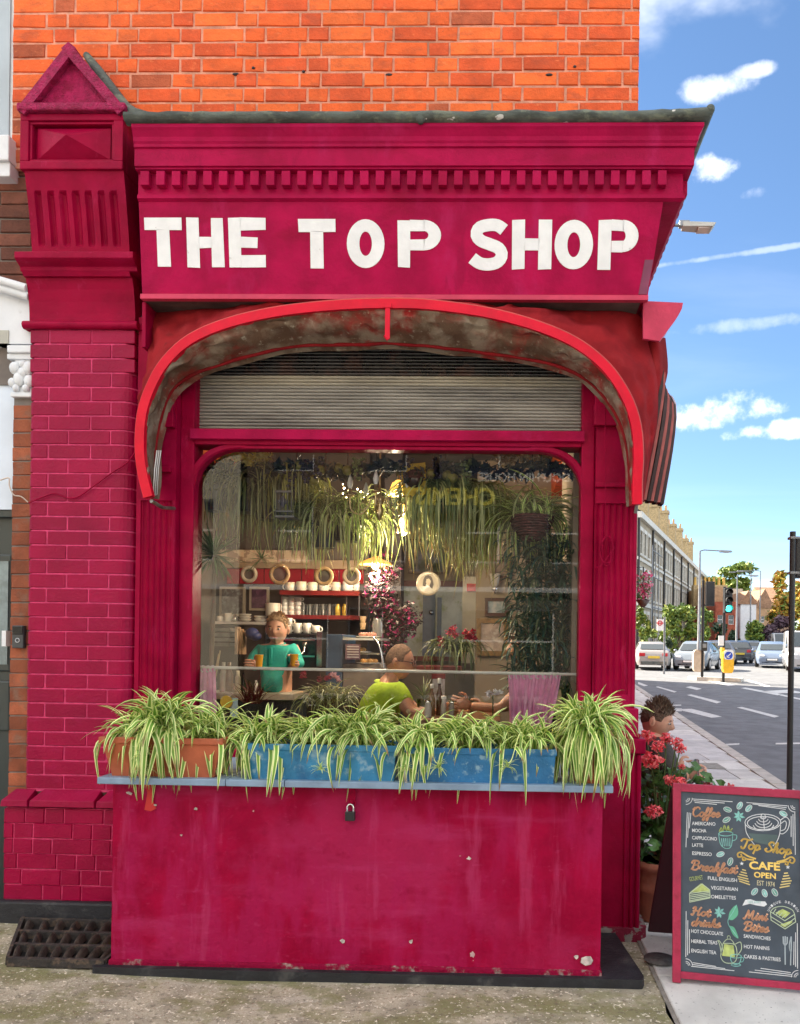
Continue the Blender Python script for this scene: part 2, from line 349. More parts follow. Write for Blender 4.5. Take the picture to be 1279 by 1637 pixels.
for a, b in zip(ys, ys[1:]): g.quad((-400, a, gz(min(a, 130))-.125), (900, a, gz(min(a, 130))-.125), (900, b, gz(min(b, 130))-.125), (-400, b, gz(min(b, 130))-.125))
tag(g.build('road', ASPH), 'grey asphalt road running past the corner and away', kind='structure')
def kx(y): return 2.62+.075*max(0, y)+.0001*y*y             # kerb line of the side street
side = thing('pavement', (XC, 0, 0), 'pale flagstone pavement along the side street', 'pavement'); side['kind'] = 'structure'
pb = MB(); yy = [-3.0+i*1.0 for i in range(38)]
rows = []
for y in yy: rows.append([(XC-.02 if y > .0 else XC+.02, y, gz(y)-.010), (kx(y)+.0, y, gz(y)-.010), (kx(y), y, gz(y)-.3)])
pb.grid(rows, sm=False); pb.build('paving_bed', BED, side)
slabs = [brick_mesh('paving_slab', 1, 1, .05, i, .004, SLABM[i % 2], .002) for i in range(4)]
y = -3.0; i = 0
while y < 24:
    d = .62 if y < 12 else 1.2
    x = XC-.14+(-.25 if i % 2 else 0); xe = kx(y+d/2)-.02
    if y < -.5: x = .735
    cols = []
    while x < xe-.1:
        w_ = min(rnd.choice([.62, .75, .9]), xe-x)
        if xe-(x+w_) < .15: w_ = xe-x
        zc = gz(y+d/2); o = inst('slab', slabs[rnd.randrange(4)], (x+w_/2, y+d/2, zc+rnd.uniform(-.002, .002)), side, (-R(90)+math.atan(SLOPE if y > .3 else 0)+rnd.uniform(-.002, .002), 0, 0), ((w_-.010), 1, (d-.010)))
        x += w_
    y += d; i += 1
kb = brick_mesh('kerb_stone', 1, 1, .30, 5, .012, KERB, .003)
y = -3.0
while y < 34:
    L = .9; yc = y+L/2; dx = kx(yc+.4)-kx(yc-.4)
    inst('kerb_stone', kb, (kx(yc)+.075, yc, gz(yc)+.004), side, (-R(90)+SLOPE, 0, -math.atan2(dx, .8)), (.16, 1, L-.012)); y += L
ap = MB(); nx, ny = 34, 22; rr = []
for j in range(ny+1):
    y = -2.6+2.75*j/ny; row = []
    for i_ in range(nx+1):
        x = -4.2+(4.2+.72)*i_/nx+ (0.05*noise.noise(Vector((0, y*4, 3)))+(.03 if y > -.6 else 0) if i_ == nx else 0)
        row.append((x, y, -.016+.006*noise.noise(Vector((x*2, y*2, 0)))+(.02*max(0, -x-1.2))+.025*max(0, y+.7)*(x < -1.6)))
    rr.append(row)
ap.grid(rr); ap.grid([[p for p in [r[-1] for r in rr]], [(p[0]+.012, p[1], -.12) for p in [r[-1] for r in rr]]])
tag(ap.build('forecourt', APRON), 'mossy exposed aggregate concrete in front of the shop', kind='structure')
# patch of new slabs near the corner below the forecourt edge handled by paving; road markings
mk = []
def mark(pts, m=RMARK):
    q = MB(); q.add([(x, y_, gz(y_)-.125+.006) for x, y_ in pts], [(0, 1, 2, 3)]); mk.append(tag(q.build('road_marking', m), kind='structure'))
def gp(px, py, h=-.119):
    d = ray(px, py); t = (h-CAM.z)/d.z
    for _ in range(12):
        p = CAM+d*t; t = (gz(p.y)+h-CAM.z)/d.z
    p = CAM+d*t; return (p.x, p.y)
for quad in ([(1048,1098),(1052,1097.3),(1082,1105.6),(1078,1107)], [(1096,1098.6),(1104,1097),(1122,1101),(1114,1103)], [(1098,1111),(1105,1110),(1153,1122),(1146,1124.5)], [(1060,1132.5),(1090,1132.5),(1090,1137),(1060,1137)], [(1080,1133.5),(1106,1133),(1154,1145.5),(1138,1147.5)],
             [(1178,1131),(1186,1130),(1246,1145),(1238,1147)], [(1145,1190),(1182,1188),(1182,1190.5),(1145,1192.5)], [(1120,1086),(1130,1085),(1176,1095.5),(1164,1096.5)], [(1184,1100),(1192,1099),(1250,1109.5),(1243,1111.5)], [(1192,1087.5),(1198,1087),(1232,1097),(1226,1098.5)],
             [(1062,1127.3),(1089,1126.3),(1089,1128),(1062,1129)], [(1240,1187.5),(1279,1187),(1279,1189.5),(1240,1190)], [(1020,1130),(1030,1131),(1030,1133),(1020,1132)], [(1020,1090),(1036,1096),(1030,1097),(1020,1093.5)], [(1214,1105),(1260,1102.5),(1290,1108),(1240,1108)], [(1250,1110),(1290,1119),(1290,1121),(1246,1111.5)]):
    mark([gp(*p) for p in quad])

# ------------------------------------------------------------------ the brick corner building above the shop
bld = thing('corner_building', (-1, 3, 0), 'orange brick corner building rising above the crimson shop front', 'building')
BX0 = -2.69
vr = {}
for L in (.218, .105):
    vr[L] = []
    for k in range(4):
        for q in range(3): vr[L].append(brick_mesh('brick', L, .0695, .09, k*17+q, .003, BRICKS[k], .0022))
def pick(ms, i, n, x):
    z = rnd.random(); dirt = .80 if i == 0 else .40 if i == 1 else .16 if i == 2 else .05
    if i < 4 and x < -2.2: dirt = .7
    if z < dirt: k = 3
    else: k = rnd.choice([0, 0, 0, 1, 2, 2, 1] if i > 1 else [1, 0, 1])
    return ms[k*3+rnd.randrange(3)]
lay(bld, BX0, XC-.015, 4.085, 11, .0812, vr, 0, [.218, .105], .0112, offset=[0, .16], pick=pick)
b = MB()
b.box(BX0, XC-.02, .0055, .28, 4.06, 4.985); b.build('mortar_bed', MORTAR, bld)
UPB = mat('upper_brickwork', (.62, .11, .022), .85, .3, 14, .5, 60)
up_ = MB(); up_.box(BX0, XC-.015, .0, .28, 4.985, 9.6); up_.build('upper_wall', UPB, bld)
sw = MB(); sw.box(XC-.26, XC-.02, .28, 12, 2.9, 9.6); sw.box(BX0, XC-.27, 11.7, 12, 0, 9.6); sw.box(BX0, BX0+.25, .29, 11.6, 2.9, 9.6); sw.build('side_wall', UPB, bld)
rf = MB(); rf.box(BX0-.1, XC+.1, -.1, 12.1, 9.6, 9.75); rf.build('roof', LEAD, bld)
hol = MB()
for px, py in ((377, 118), (405, 108), (485, 114), (622, 119), (878, 119), (919, 106)):
    x, z = XZ(px, py, -.002); hol.ball((x, 0, z), .02 if px in (377, 622, 878) else .009, .006, .007, 8, 5)
hol.build('chipped_hole', BLACKP, bld)
# row of houses continuing down the side street behind the shop
for k in range(2):
    y0 = 12.4+k*8.2
    t = thing('terraced_house', (-2, y0, 0), ['red brick house directly behind the corner shop', 'second red brick house behind the corner shop'][k], 'building')
    h = MB(); h.box(-9, XC-.1, y0, y0+8, -.2, 9.2); h.build('wall', UPB, t)
    h = MB(); h.prism([(-9.2, 9.2), (XC+.1, 9.2), (-4.2, 11.6)], lambda u, v, q: (u, q, v), y0-.05, y0+8.05); h.build('roof', mat('slate', (.06, .06, .07), .7, .2), t)

# ------------------------------------------------------------------ painted brick pier with its console
pier = thing('brick_pier', (-2.255, 0, 0), 'crimson painted brick pier with triangular topped console left of the window', 'pier')
PX0, PX1 = -2.54, -1.975
def rb_mesh(w, h, left=0., right=0., d=.11, seed=0):
    r = random.Random(seed); pts = []
    def arc(cx, cy, rad, a0, a1, n=4): return [(cx+rad*math.cos(a0+(a1-a0)*k/n), cy+rad*math.sin(a0+(a1-a0)*k/n)) for k in range(n+1)]
    a = w/2
    pts = [(a, d), (-a, d)]
    pts += arc(-a+left, left, left, math.pi, 1.5*math.pi) if left else [(-a, .003), (-a+.003, 0)]
    pts += arc(a-right, right, right, -.5*math.pi, 0, 6) if right else [(a-.003, 0), (a, .003)]
    e = .003; n = len(pts)
    def ring(z, s): return [(x*(1-s/a), y+s, z) for x, y in pts]
    rows = [ring(-h/2, e), ring(-h/2+e, 0), ring(h/2-e, 0), ring(h/2, e)]
    m = MB(); m.grid(rows, sm=False, closeu=True); m.add(rows[0], [tuple(range(n))]); m.add(rows[3], [tuple(range(n-1, -1, -1))])
    return m.mesh('brick', [PAINTB])
NP = 32; pz0, pz1 = .712, 3.165; pp = (pz1-pz0)/NP
rowA = [(.100, 'l'), (.2215, ''), (.2305, 'r')]; rowB = [(.208, 'l'), (.2215, ''), (.1225, 'r')]
J = .0065
meshes = {}
for i in range(NP):
    row = rowA if i % 2 else rowB; x = PX0; square = i >= NP-3
    for L, e in row:
        key = (L, '' if square else e)
        if key not in meshes: meshes[key] = [rb_mesh(L, pp-.0072, .02 if 'l' in key[1] else 0, .07 if 'r' in key[1] else 0, seed=q) for q in range(2)]
        inst('brick', meshes[key][rnd.randrange(2)], (x+L/2+rnd.uniform(-.0008, .0008), -.05+rnd.uniform(-.0012, .0012), pz0+pp*(i+.5)+rnd.uniform(-.0008, .0008)), pier, (0, rnd.uniform(-.003, .003), 0))
        x += L+J
m = MB()
def rfoot(inset, z):
    a0, a1, rr_ = PX0+inset, PX1-inset, .066
    pts = [(a1, .1), (a0, .1), (a0, -.03)]
    pts += [(a0+.02, -.05+inset)]
    return [(x, y_, z) for x, y_ in pts]+[(a1-rr_+rr_*math.cos(a), -.05+inset+rr_+rr_*math.sin(a), z) for a in [-math.pi/2+k*math.pi/12 for k in range(7)]]
m.grid([rfoot(.0035, .70), rfoot(.0035, 3.165)], sm=False, closeu=True)
m.box(-2.605, -1.74, -.098, .05, .10, .622)
m.build('mortar_joint', JOINTP, pier)
# pedestal bricks and sloping plinth bricks
lens = {.205: [], .098: []}
for L in lens: lens[L] = [brick_mesh('brick', L, .0755, .08, 90+q, .004, PAINTB, .003) for q in range(3)]
lay(pier, -2.612, -1.74, .135, 6, .0812, lens, -.104, [.205, .098, .098] , .006, offset=[0, .11, .03, .16, .05, .2])
for xa, xb in ((-2.62, -2.475), (-2.468, -2.12), (-2.113, -1.765)):
    q = MB(); q.hexa([(xa, -.125, .632), (xb, -.125, .632), (xb, .0, .632), (xa+.0, .0, .632), (xa+.004, -.122, .665), (xb-.004, -.122, .665), (xb-.004, -.045, .713), (xa+.035, -.045, .713)])
    q.build('plinth_brick', PAINTB, pier, .004)
q = MB(); q.box(-2.63, -1.60, -.135, .02, -.06, .138); q.build('black_plinth', BLACKP, pier, .012)
# console, from the bead up
q = MB(); q.tube([(-2.572, -.055, 3.185), (-1.955, -.055, 3.185)], .022, 10); q.tube([(-2.562, -.04, 3.185), (-2.562, .1, 3.185)], .022, 8); q.tube([(-1.962, -.04, 3.185), (-1.962, .1, 3.185)], .022, 8); q.build('bead', PAINT, pier)
def zx(px, py, Y): return XZ(px, py, Y)
zs_ = zx(120, 432, -.13)[1]
cav = [(-.05, 3.20), (-.052, 3.25), (-.058, 3.31), (-.07, 3.37), (-.088, 3.42), (-.108, zs_-.02), (-.12, zs_)]
q = MB(); q.prism(cav+[(.1, zs_), (.1, 3.20)], lambda u, v, x: (x, u, v), -2.545, -1.975, sm=False); q.build('cavetto', PAINT, pier)
zt0 = zx(120, 402, -.17)[1]; xa_, xb_ = zx(23, 410, -.17)[0], zx(212, 410, -.17)[0]
q = MB(); q.prism([(-.12, zs_), (-.125, zs_+.02), (-.155, zs_+.035), (-.17, zs_+.045), (-.17, zt0), (-.15, zt0+.008), (.1, zt0+.008), (.1, zs_)], lambda u, v, x: (x, u, v), xa_, xb_); q.build('slab_moulding', PAINT, pier, .004)
# fluted block, leaning outwards
zb, zt = zt0+.008, zx(120, 272, -.155)[1]
fxa, fxb = zx(46, 340, -.11)[0], zx(203, 340, -.11)[0]
def fy(z):
    t = (z-zb)/(zt-zb); return -.075-.075*t**1.3
nxs = 85; rows = []; wf_ = (fxb-fxa)
fl = [(fxa+wf_*(.075+.128*k), fxa+wf_*(.075+.128*k)+wf_*.068) for k in range(7)]
for i in range(34):
    z = zb+(zt-zb)*i/33; row = [(fxa, .1, z)]
    for k in range(nxs):
        x = fxa+wf_*k/(nxs-1); dd = 0; tz = (z-zb)/(zt-zb)
        for a, b_ in fl:
            if a < x < b_ and .17 < tz < .78:
                s_ = (x-a)/(b_-a); dd = .024*math.sin(math.pi*s_)**.5*min(1, (.80-tz)/.05)*min(1, (tz-.16)/.03)
        row.append((x, fy(z)+dd, z))
    row.append((fxb, .1, z)); rows.append(row)
q = MB(); q.grid(rows, sm=False); q.build('fluted_block', PAINT, pier)
yf = -.165; x0, z0 = zx(31, 270, yf); x1, z1 = zx(197, 181, yf)
q = MB(); q.box(x0, x1, yf+.045, .1, z0, z1); fr_ = .042
for a in ((x0, x1, z0, z0+fr_), (x0, x1, z1-.035, z1), (x0, x0+.045, z0+fr_, z1-.035), (x1-.05, x1, z0+fr_, z1-.035)): q.box(a[0], a[1], yf, yf+.045, a[2], a[3])
q.build('panel_block', PAINT, pier, .005)
ia, ib, ja, jb = x0+.075, x1-.08, z0+.065, z1-.058; c_ = ((ia+ib)/2, yf-.045, (ja+jb)/2)
q = MB(); q.add([(ia, yf+.03, ja), (ib, yf+.03, ja), (ib, yf+.03, jb), (ia, yf+.03, jb), c_], [(0, 1, 4), (1, 2, 4), (2, 3, 4), (3, 0, 4)]); q.build('pyramid_panel', PAINT, pier)
q = MB(); rw = .014
for a in ((x0+.045, x1-.05, z0+fr_, z0+fr_+rw), (x0+.045, x1-.05, z1-.035-rw, z1-.035), (x0+.045, x0+.045+rw, z0+fr_+rw, z1-.035-rw), (x1-.05-rw, x1-.05, z0+fr_+rw, z1-.035-rw)): q.box(a[0], a[1], yf+.010, yf+.045, a[2], a[3])
q.build('panel_bead', PAINT, pier, .004)
apx = zx(112, 76, -.17); L_ = (zx(31, 176, -.18)[0], z1+.003); R_ = (zx(197, 176, -.18)[0], z1+.003)
q = MB(); q.prism([L_, R_, apx], lambda u, v, y_: (u, y_, v), -.150, .1); q.build('pediment', ROUGHP, pier)
def bar(a, b_, wd, y0_, y1_):
    a, b_ = Vector(a), Vector(b_); d_ = (b_-a).normalized(); nn = Vector((-d_.y, d_.x))*wd
    q.prism([tuple(a), tuple(b_), tuple(b_+nn), tuple(a+nn)], lambda u, v, y_: (u, y_, v), y0_, y1_)
ap2 = (apx[0], apx[1]+.018); L2, R2 = (L_[0]-.012, L_[1]+.01), (R_[0]+.012, R_[1]+.01)
q = MB(); bar(L2, ap2, -.05, -.185, .1); bar(ap2, R2, -.05, -.186, .1); q.box(L_[0]-.012, R_[0]+.012, -.19, .1, z1+.002, z1+.042); q.build('pediment_moulding', ROUGHP, pier, .010)
q = MB(); pts = [at(138, 88, -.01), at(156, 112, -.02), at(173, 136, -.03), at(188, 156, -.06), at(201, 174, -.10), at(216, 185, -.14), at(240, 190, -.16)]
q.tube(pts, [.018, .026, .03, .03, .034, .036, .03], 8); q.build('lead_flashing', LEAD, pier)

# ------------------------------------------------------------------ the shop front
shop = thing('shopfront', (-.6, 0, 0), 'crimson Victorian shop front lettered THE TOP SHOP with dentil cornice', 'shopfront')
XL = -1.872
prof = [(.12, 3.735), (.237, 3.735), (.252, 3.745), (.252, 3.762), (.242, 3.768), (.242, 3.872), (.275, 3.876), (.275, 3.885), (.285, 3.887), (.285, 3.972), (.294, 3.976), (.294, 3.990), (.300, 4.0), (.302, 4.02), (.315, 4.045), (.322, 4.055), (.322, 4.072), (.0, 4.072)]
def runprof(profile, xl=XL, cx=XC, yb=6.0, dl=0.):
    A = [(xl, -d, z) for d, z in profile]; B = [(cx+d-dl, -d, z) for d, z in profile]; C_ = [(cx+d-dl, yb, z) for d, z in profile]
    return [A, B, C_]
q = MB(); q.grid(runprof(prof, dl=.072), sm=False); q.build('cornice', FASC, shop)
q = MB()
for k in range(3):
    rows = []
pth = [(XL-.06+ (XC+.32-XL+.06)*k/40, 0) for k in range(41)]
rows = []
def gut(x, cxn=0): 
    n1 = .010*noise.noise(Vector((x*7, 1, 0))); n2 = .008*noise.noise(Vector((x*13, 5, 0)))
    return [(.30, 4.074), (.334+n2, 4.078), (.35+n1, 4.095), (.345+n1, 4.115+n2), (.325, 4.128+n1), (.25, 4.135+n2), (.10, 4.15), (-.005, 4.17+n1)]
for k in range(48):
    x = XL-.03+(XC-XL+.03)*k/47; rows.append([(x, -d, z) for d, z in gut(x)])
for k in range(1, 8):
    f_ = k/7; rows.append([(XC+max(0, d-.06)*f_, -d, z+.014*f_) for d, z in gut(XC+.04*k)])
for k in range(1, 30):
    yv = -.3+ k*.22; rows.append([(XC+max(0, d-.06), max(yv, -d), z+.014) for d, z in gut(4+yv)])
q.grid(rows); q.build('lead_gutter', LEAD, shop)
q = MB(); x, z = XZ(672, 188, -.34); q.ball((x, -.33, z+.005), .025, .02, .03); q.build('gutter_knob', LEAD, shop); q = MB(); q.ball((XC+.275, -.335, 4.125), .022, .022, .022); q.build('gutter_knob', LEAD, shop)
# dentils: one under the corona every 83 mm, and down the side street
dm = MB().box(-.0215, .0215, -.036, 0, -.036, .036).mesh('dentil', [FASC], bevel=.003)
nd = 34
for k in range(nd):
    inst('dentil', dm, (XZ(232+25.05*k if k else 232, 275, -.27)[0], -.240, 3.832), shop, (rnd.uniform(-.02, .02), rnd.uniform(-.02, .02), 0))
for k in range(30): inst('dentil', dm, (XC+.168, -.17+.084*k, 3.832), shop, (0, 0, R(90)))
# fascia
FYB, FYT, FZB, FZT = -.185, -.237, 3.283, 3.742
def fasy(z): return FYB+(FYT-FYB)*(z-FZB)/(FZT-FZB)
q = MB(); q.hexa([(XL, FYB, FZB), (XC+.012, FYB, FZB), (XC+.012, .0, FZB), (XL, .0, FZB), (XL, FYT, FZT), (XC+.075, FYT, FZT), (XC+.075, .0, FZT), (XL, .0, FZT)]); 
q.hexa([(XC-.05, .002, FZB), (XC+.012, .002, FZB), (XC+.012, 6, FZB), (XC-.05, 6, FZB), (XC-.05, .002, FZT), (XC+.075, .002, FZT), (XC+.075, 6, FZT), (XC-.05, 6, FZT)])
q.build('fascia_board', FASC, shop)
q = MB(); q.hexa([(XC-.035, FYB-.004, FZB+.012), (XC+.008, FYB-.004, FZB+.012), (XC+.008, FYB, FZB+.012), (XC-.035, FYB, FZB+.012), (XC-.008, fasy(3.46)-.004, 3.46), (XC+.034, fasy(3.46)-.004, 3.46), (XC+.034, fasy(3.46), 3.46), (XC-.008, fasy(3.46), 3.46)]); q.build('patch_strip', mat('faded_purple_paint', (.20, .03, .085), .5, .2), shop)
q = MB(); q.box(XL+.0, XC+.012, FYB-.022, FYB+.01, FZB-.024, FZB); q.build('drip_trim', TRIMP, shop)
# hand painted letters
def LM(x0, x1, z0, z1, th):
    return lambda u, v, t: (x0+(x1-x0)*u, fasy(z0+(z1-z0)*v)-.0005-t, z0+(z1-z0)*v)
def letter(ch, p0, p1, top, bot, jitter=.012):
    xa, zt_ = XZ(p0, top, -.215); xb, zb_ = XZ(p1, bot, -.2); fn = LM(xa, xb, zb_, zt_, 0); q = MB(); W = 20/(p1-p0); H = 19/(bot-top)
    def jj(): return rnd.uniform(-jitter, jitter)
    def rect(u0, u1, v0, v1): q.prism([(u0+jj(), v0+jj()), (u1+jj(), v0+jj()), (u1+jj(), v1+jj()), (u0+jj(), v1+jj())], fn, 0, .0025)
    def ring(cu, cv, ru, rv, a0, a1, n=24, wu=W, wv=H):
        for k in range(n):
            b0, b1 = a0+(a1-a0)*k/n, a0+(a1-a0)*(k+1)/n
            P_ = [(cu+ru*math.cos(b0), cv+rv*math.sin(b0)), (cu+ru*math.cos(b1), cv+rv*math.sin(b1)), (cu+(ru-wu)*math.cos(b1), cv+(rv-wv)*math.sin(b1)), (cu+(ru-wu)*math.cos(b0), cv+(rv-wv)*math.sin(b0))]
            q.prism(P_, fn, 0, .0025)
    if ch == 'T': rect(0, 1, 1-H, 1); rect(.5-W*.55, .5+W*.5, 0, 1-H*.98)
    if ch == 'H': rect(0, W, 0, 1); rect(1-W, 1, 0, 1); rect(W*.98, 1-W*.98, .5-H*.45, .5+H*.5)
    if ch == 'E': rect(0, W, 0, 1); rect(W*.98, 1, 1-H, 1); rect(W*.98, .78, .5-H*.4, .5+H*.45); rect(W*.98, 1, 0, H)
    if ch == 'O': ring(.5, .5, .5, .5, 0, 2*math.pi, 32)
    if ch == 'P':
        rect(0, W, 0, 1); rect(W*.98, .62, 1-H*.9, 1.0); rect(W*.98, .62, .36, .36+H*.9); ring(.60, .68, .40, .32, -math.pi/2, math.pi/2, 16, W, H*.9)
    if ch == 'S':
        ctr = [(.90, .80), (.72, .89), (.48, .895), (.24, .84), (.17, .70), (.28, .585), (.52, .51), (.76, .43), (.85, .29), (.74, .15), (.5, .10), (.26, .125), (.06, .23)]
        c2_ = resample(catmull([Vector((a, b_, 0)) for a, b_ in ctr], 6), 40)
        L2 = []; 
        for k, p in enumerate(c2_):
            d_ = (c2_[min(k+1, 39)]-c2_[max(k-1, 0)]); d_ = Vector((d_.x*(p1-p0), d_.y*(bot-top))).normalized(); nn = Vector((-d_.y*9.5/(p1-p0), d_.x*9.5/(bot-top)))
            L2.append(((p.x+nn.x, p.y+nn.y), (p.x-nn.x, p.y-nn.y)))
        for k in range(39): q.prism([L2[k][0], L2[k+1][0], L2[k+1][1], L2[k][1]], fn, 0, .0025)
    o = q.build('letter', WHITE, shop); o['label'] = 'white painted letter %s' % ch
for ch, a, b_, t_, bo in (('T', 233, 293, 351, 427), ('H', 299, 359, 351, 428), ('E', 366, 426, 351, 428), ('T', 478, 537, 353, 429), ('O', 555, 615, 353, 429), ('P', 636, 705, 354, 428), ('S', 752, 811, 354, 431), ('H', 819, 881, 354, 431), ('O', 887, 947, 354, 431), ('P', 957, 1019, 354, 432)):
    letter(ch, a, b_, t_, bo)
# soffit and wall behind the awning
q = MB(); q.box(XL, XC-.02, FYB+.012, .2, 3.262, 3.281); q.build('soffit', mat('soffit_board', (.10, .075, .06), .8, .3, 9, .4), shop)
q = MB(); q.box(-1.97, XC-.02, .16, .2, 3.05, 3.262); q.box(-1.97, -1.88, .0, .2, .0, 3.262); q.build('bressummer', mat('dark_crimson', (.05, .004, .01), .6, .2), shop)
q = MB(); q.box(-1.885, -1.865, -.16, -.005, 3.03, 3.262); q.build('awning_cheek', PAINT, shop, .003)
# window frame
WX0, WX1, WZ0, WZ1 = -1.676, .410, .93, 2.556
q = MB()
q.box(WX0-.075, WX0, .015, .14, .86, 3.24); q.box(WX1, WX1+.07, .015, .14, .86, 3.24)
q.box(WX0-.0, WX1+.0, .012, .142, 2.575, 2.648); q.box(WX0, WX1, -.02, .16, .86, .93)
q.box(WX0, WX1, .016, .14, 3.21, 3.24)
q.build('window_frame', PAINT, shop, .006)
q = MB(); q.prism([(.0, 2.655), (-.012, 2.653), (-.012, 2.60), (0, 2.596), (.012, 2.596), (.012, 2.655)], lambda u, v, x: (x, u, v), WX0-.012, WX1+.012); q.build('transom_bar', FASC, shop)
def archcorner(xo, sgn):
    q = MB(); rx, rz, n = .275, .235, 16; rows = []
    for k in range(n+1):
        a = math.pi/2*k/n; co, si = math.cos(a)**.85, math.sin(a)**.85
        pin = (xo+sgn*(rx-rx*co), WZ1-rz+rz*si); po = (xo+sgn*(rx-(rx+.0)*co)-sgn*.040*co, WZ1-rz+rz*si+.036*si)
        rows.append([(pin[0], .085, pin[1]), (pin[0], .03, pin[1]), ((pin[0]*.8+po[0]*.2), .02, pin[1]*.8+po[1]*.2), (po[0]*.8+pin[0]*.2, .02, po[1]*.8+pin[1]*.2), (po[0], .03, po[1]), (po[0], .085, po[1])])
    q.grid(rows, sm=False, closeu=True); q.build('arched_corner', PAINT, shop)
archcorner(WX0+.0, 1); archcorner(WX1, -1)
q = MB(); q.box(WX0+.25, WX1-.25, .022, .1, 2.556, 2.574); q.build('head_bead', PAINT, shop, .003)
def glassmat(name, ior, tint, rough=0.):
    m = bpy.data.materials.new(name); m.use_nodes = True; t = m.node_tree; t.nodes.clear()
    o = t.nodes.new('ShaderNodeOutputMaterial'); mx = t.nodes.new('ShaderNodeMixShader'); tr = t.nodes.new('ShaderNodeBsdfTransparent'); gl = t.nodes.new('ShaderNodeBsdfGlossy'); fr = t.nodes.new('ShaderNodeFresnel')
    tr.inputs[0].default_value = tint+(1,); gl.inputs['Roughness'].default_value = rough; fr.inputs[0].default_value = ior
    t.links.new(fr.outputs[0], mx.inputs[0]); t.links.new(tr.outputs[0], mx.inputs[1]); t.links.new(gl.outputs[0], mx.inputs[2]); t.links.new(mx.outputs[0], o.inputs[0]); return m
GLASS = glassmat('window_glass', 1.5, (.97, .98, .97))
q = MB(); q.quad((WX0-.01, .08, .92), (WX1+.01, .08, .92), (WX1+.01, .08, 2.577), (WX0-.01, .08, 2.577)); q.build('window_pane', GLASS, shop)
# transom light: ribbed glass strips laid one above the other
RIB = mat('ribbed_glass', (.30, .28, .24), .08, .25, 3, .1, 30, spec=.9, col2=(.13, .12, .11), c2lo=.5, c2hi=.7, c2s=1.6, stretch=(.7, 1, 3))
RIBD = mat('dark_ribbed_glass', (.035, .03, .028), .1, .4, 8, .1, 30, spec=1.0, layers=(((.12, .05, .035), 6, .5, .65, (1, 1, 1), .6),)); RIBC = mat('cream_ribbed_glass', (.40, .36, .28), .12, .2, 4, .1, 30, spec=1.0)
nr = 29
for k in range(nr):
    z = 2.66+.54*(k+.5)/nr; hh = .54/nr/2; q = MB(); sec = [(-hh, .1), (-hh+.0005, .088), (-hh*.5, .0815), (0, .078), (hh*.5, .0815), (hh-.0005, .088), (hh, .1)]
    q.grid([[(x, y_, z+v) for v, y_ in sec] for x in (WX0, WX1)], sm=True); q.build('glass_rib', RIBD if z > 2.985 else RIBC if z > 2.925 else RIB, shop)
# fluted pilasters
def pilaster(xa, xb, fa, fb, nf, zb_, zt_, name='pilaster'):
    q = MB(); pts = [(xb, .08), (xa, .08), (xa, -.03), (fa-.012, -.03), (fa-.009, -.022), (fa-.003, -.022), (fa, -.03)]
    wv = (fb-fa)/nf
    for k in range(nf):
        for j in range(1, 8):
            s_ = j/8; pts.append((fa+wv*(k+s_), -.03+(.014*math.sin(math.pi*s_)**.7 if .1 < s_ < .9 else 0)))
        pts.append((fa+wv*(k+1), -.03))
    pts += [(fb+.003, -.022), (fb+.009, -.022), (fb+.012, -.03), (xb-.02, -.03), (xb-.012, -.036), (xb-.004, -.032), (xb, -.024)]
    q.prism(pts, lambda u, v, t: (u, v, t), zb_, zt_); return q
pl = thing('pilaster', (.57, 0, 0), 'crimson fluted pilaster at the street corner right of the window', 'pilaster')
pilaster(.482, XC, .492, .655, 5, 1.262, 2.268).build('fluted_shaft', PAINT, pl)
q = MB(); q.box(.482, XC, -.031, .08, 2.268, 3.24); q.build('plain_shaft', PAINT, pl); q = MB(); q.box(.482, XC, -.031, .08, .955, 1.262); q.build('plain_shaft', PAINT, pl)
q = MB(); q.box(.470, XC-.035, -.058, -.02, 2.685, 2.86); q.box(.466, XC-.03, -.066, -.02, 2.67, 2.79); q.box(.475, XC-.045, -.05, -.02, 2.855, 2.89); q.box(.478, XC-.03, -.05, -.02, 2.35, 2.375); q.build('capital', PAINT, pl, .006)
q = MB(); q.box(.46, XC+.035, -.062, .2, .03, .955); q.build('pedestal', PAINT, pl, .006)
q = MB(); q.box(.455, XC+.055, -.082, .2, .957, 1.035); q.box(.455, XC+.03, -.06, .2, 1.036, 1.06); q.box(.455, XC+.022, -.045, .2, 1.06, 1.19); q.build('pedestal_cap', PAINT, pl, .008)
q = MB()
for xx, r_ in ((.655, .008), (.69, .011), (.722, .013)): q.tube([(xx, -.064, .05), (xx, -.064, .95)], r_, 8)
q.tube([(XC-.008, -.03, 1.2), (XC-.008, -.03, 2.66)], .011, 8)
q.build('roll_moulding', PAINT, pl)
q = MB(); q.prism([(.47, -.09), (XC+.05, -.09), (XC+.075, -.06), (XC+.08, .2), (.47, .2)], lambda u, v, t: (u, v, t), -.03, .05); q.build('worn_foot', mat('worn_foot', (.22, .19, .17), .9, .3, 12, .8, 50, col2=(.2, .006, .03), c2lo=.45, c2hi=.5, c2s=14), pl, .02)
p2 = thing('pilaster', (-1.84, 0, 0), 'crimson fluted pilaster beside the painted brick pier', 'pilaster')
pilaster(-1.965, -1.752, -1.93, -1.772, 5, 1.22, 2.262).build('fluted_shaft', PAINT, p2)
q = MB(); q.box(-1.965, -1.752, -.031, .08, 2.262, 3.24); q.build('plain_shaft', PAINT, p2); q = MB(); q.box(-1.965, -1.752, -.031, .08, .86, 1.22); q.build('plain_shaft', PAINT, p2)
q = MB(); q.box(-1.925, -1.762, -.058, -.02, 2.685, 2.83); q.box(-1.93, -1.756, -.066, -.02, 2.645, 2.725); q.box(-1.92, -1.775, -.05, -.02, 2.83, 2.86); q.box(-1.925, -1.775, -.05, -.02, 2.41, 2.44); q.build('capital', PAINT, p2, .006)
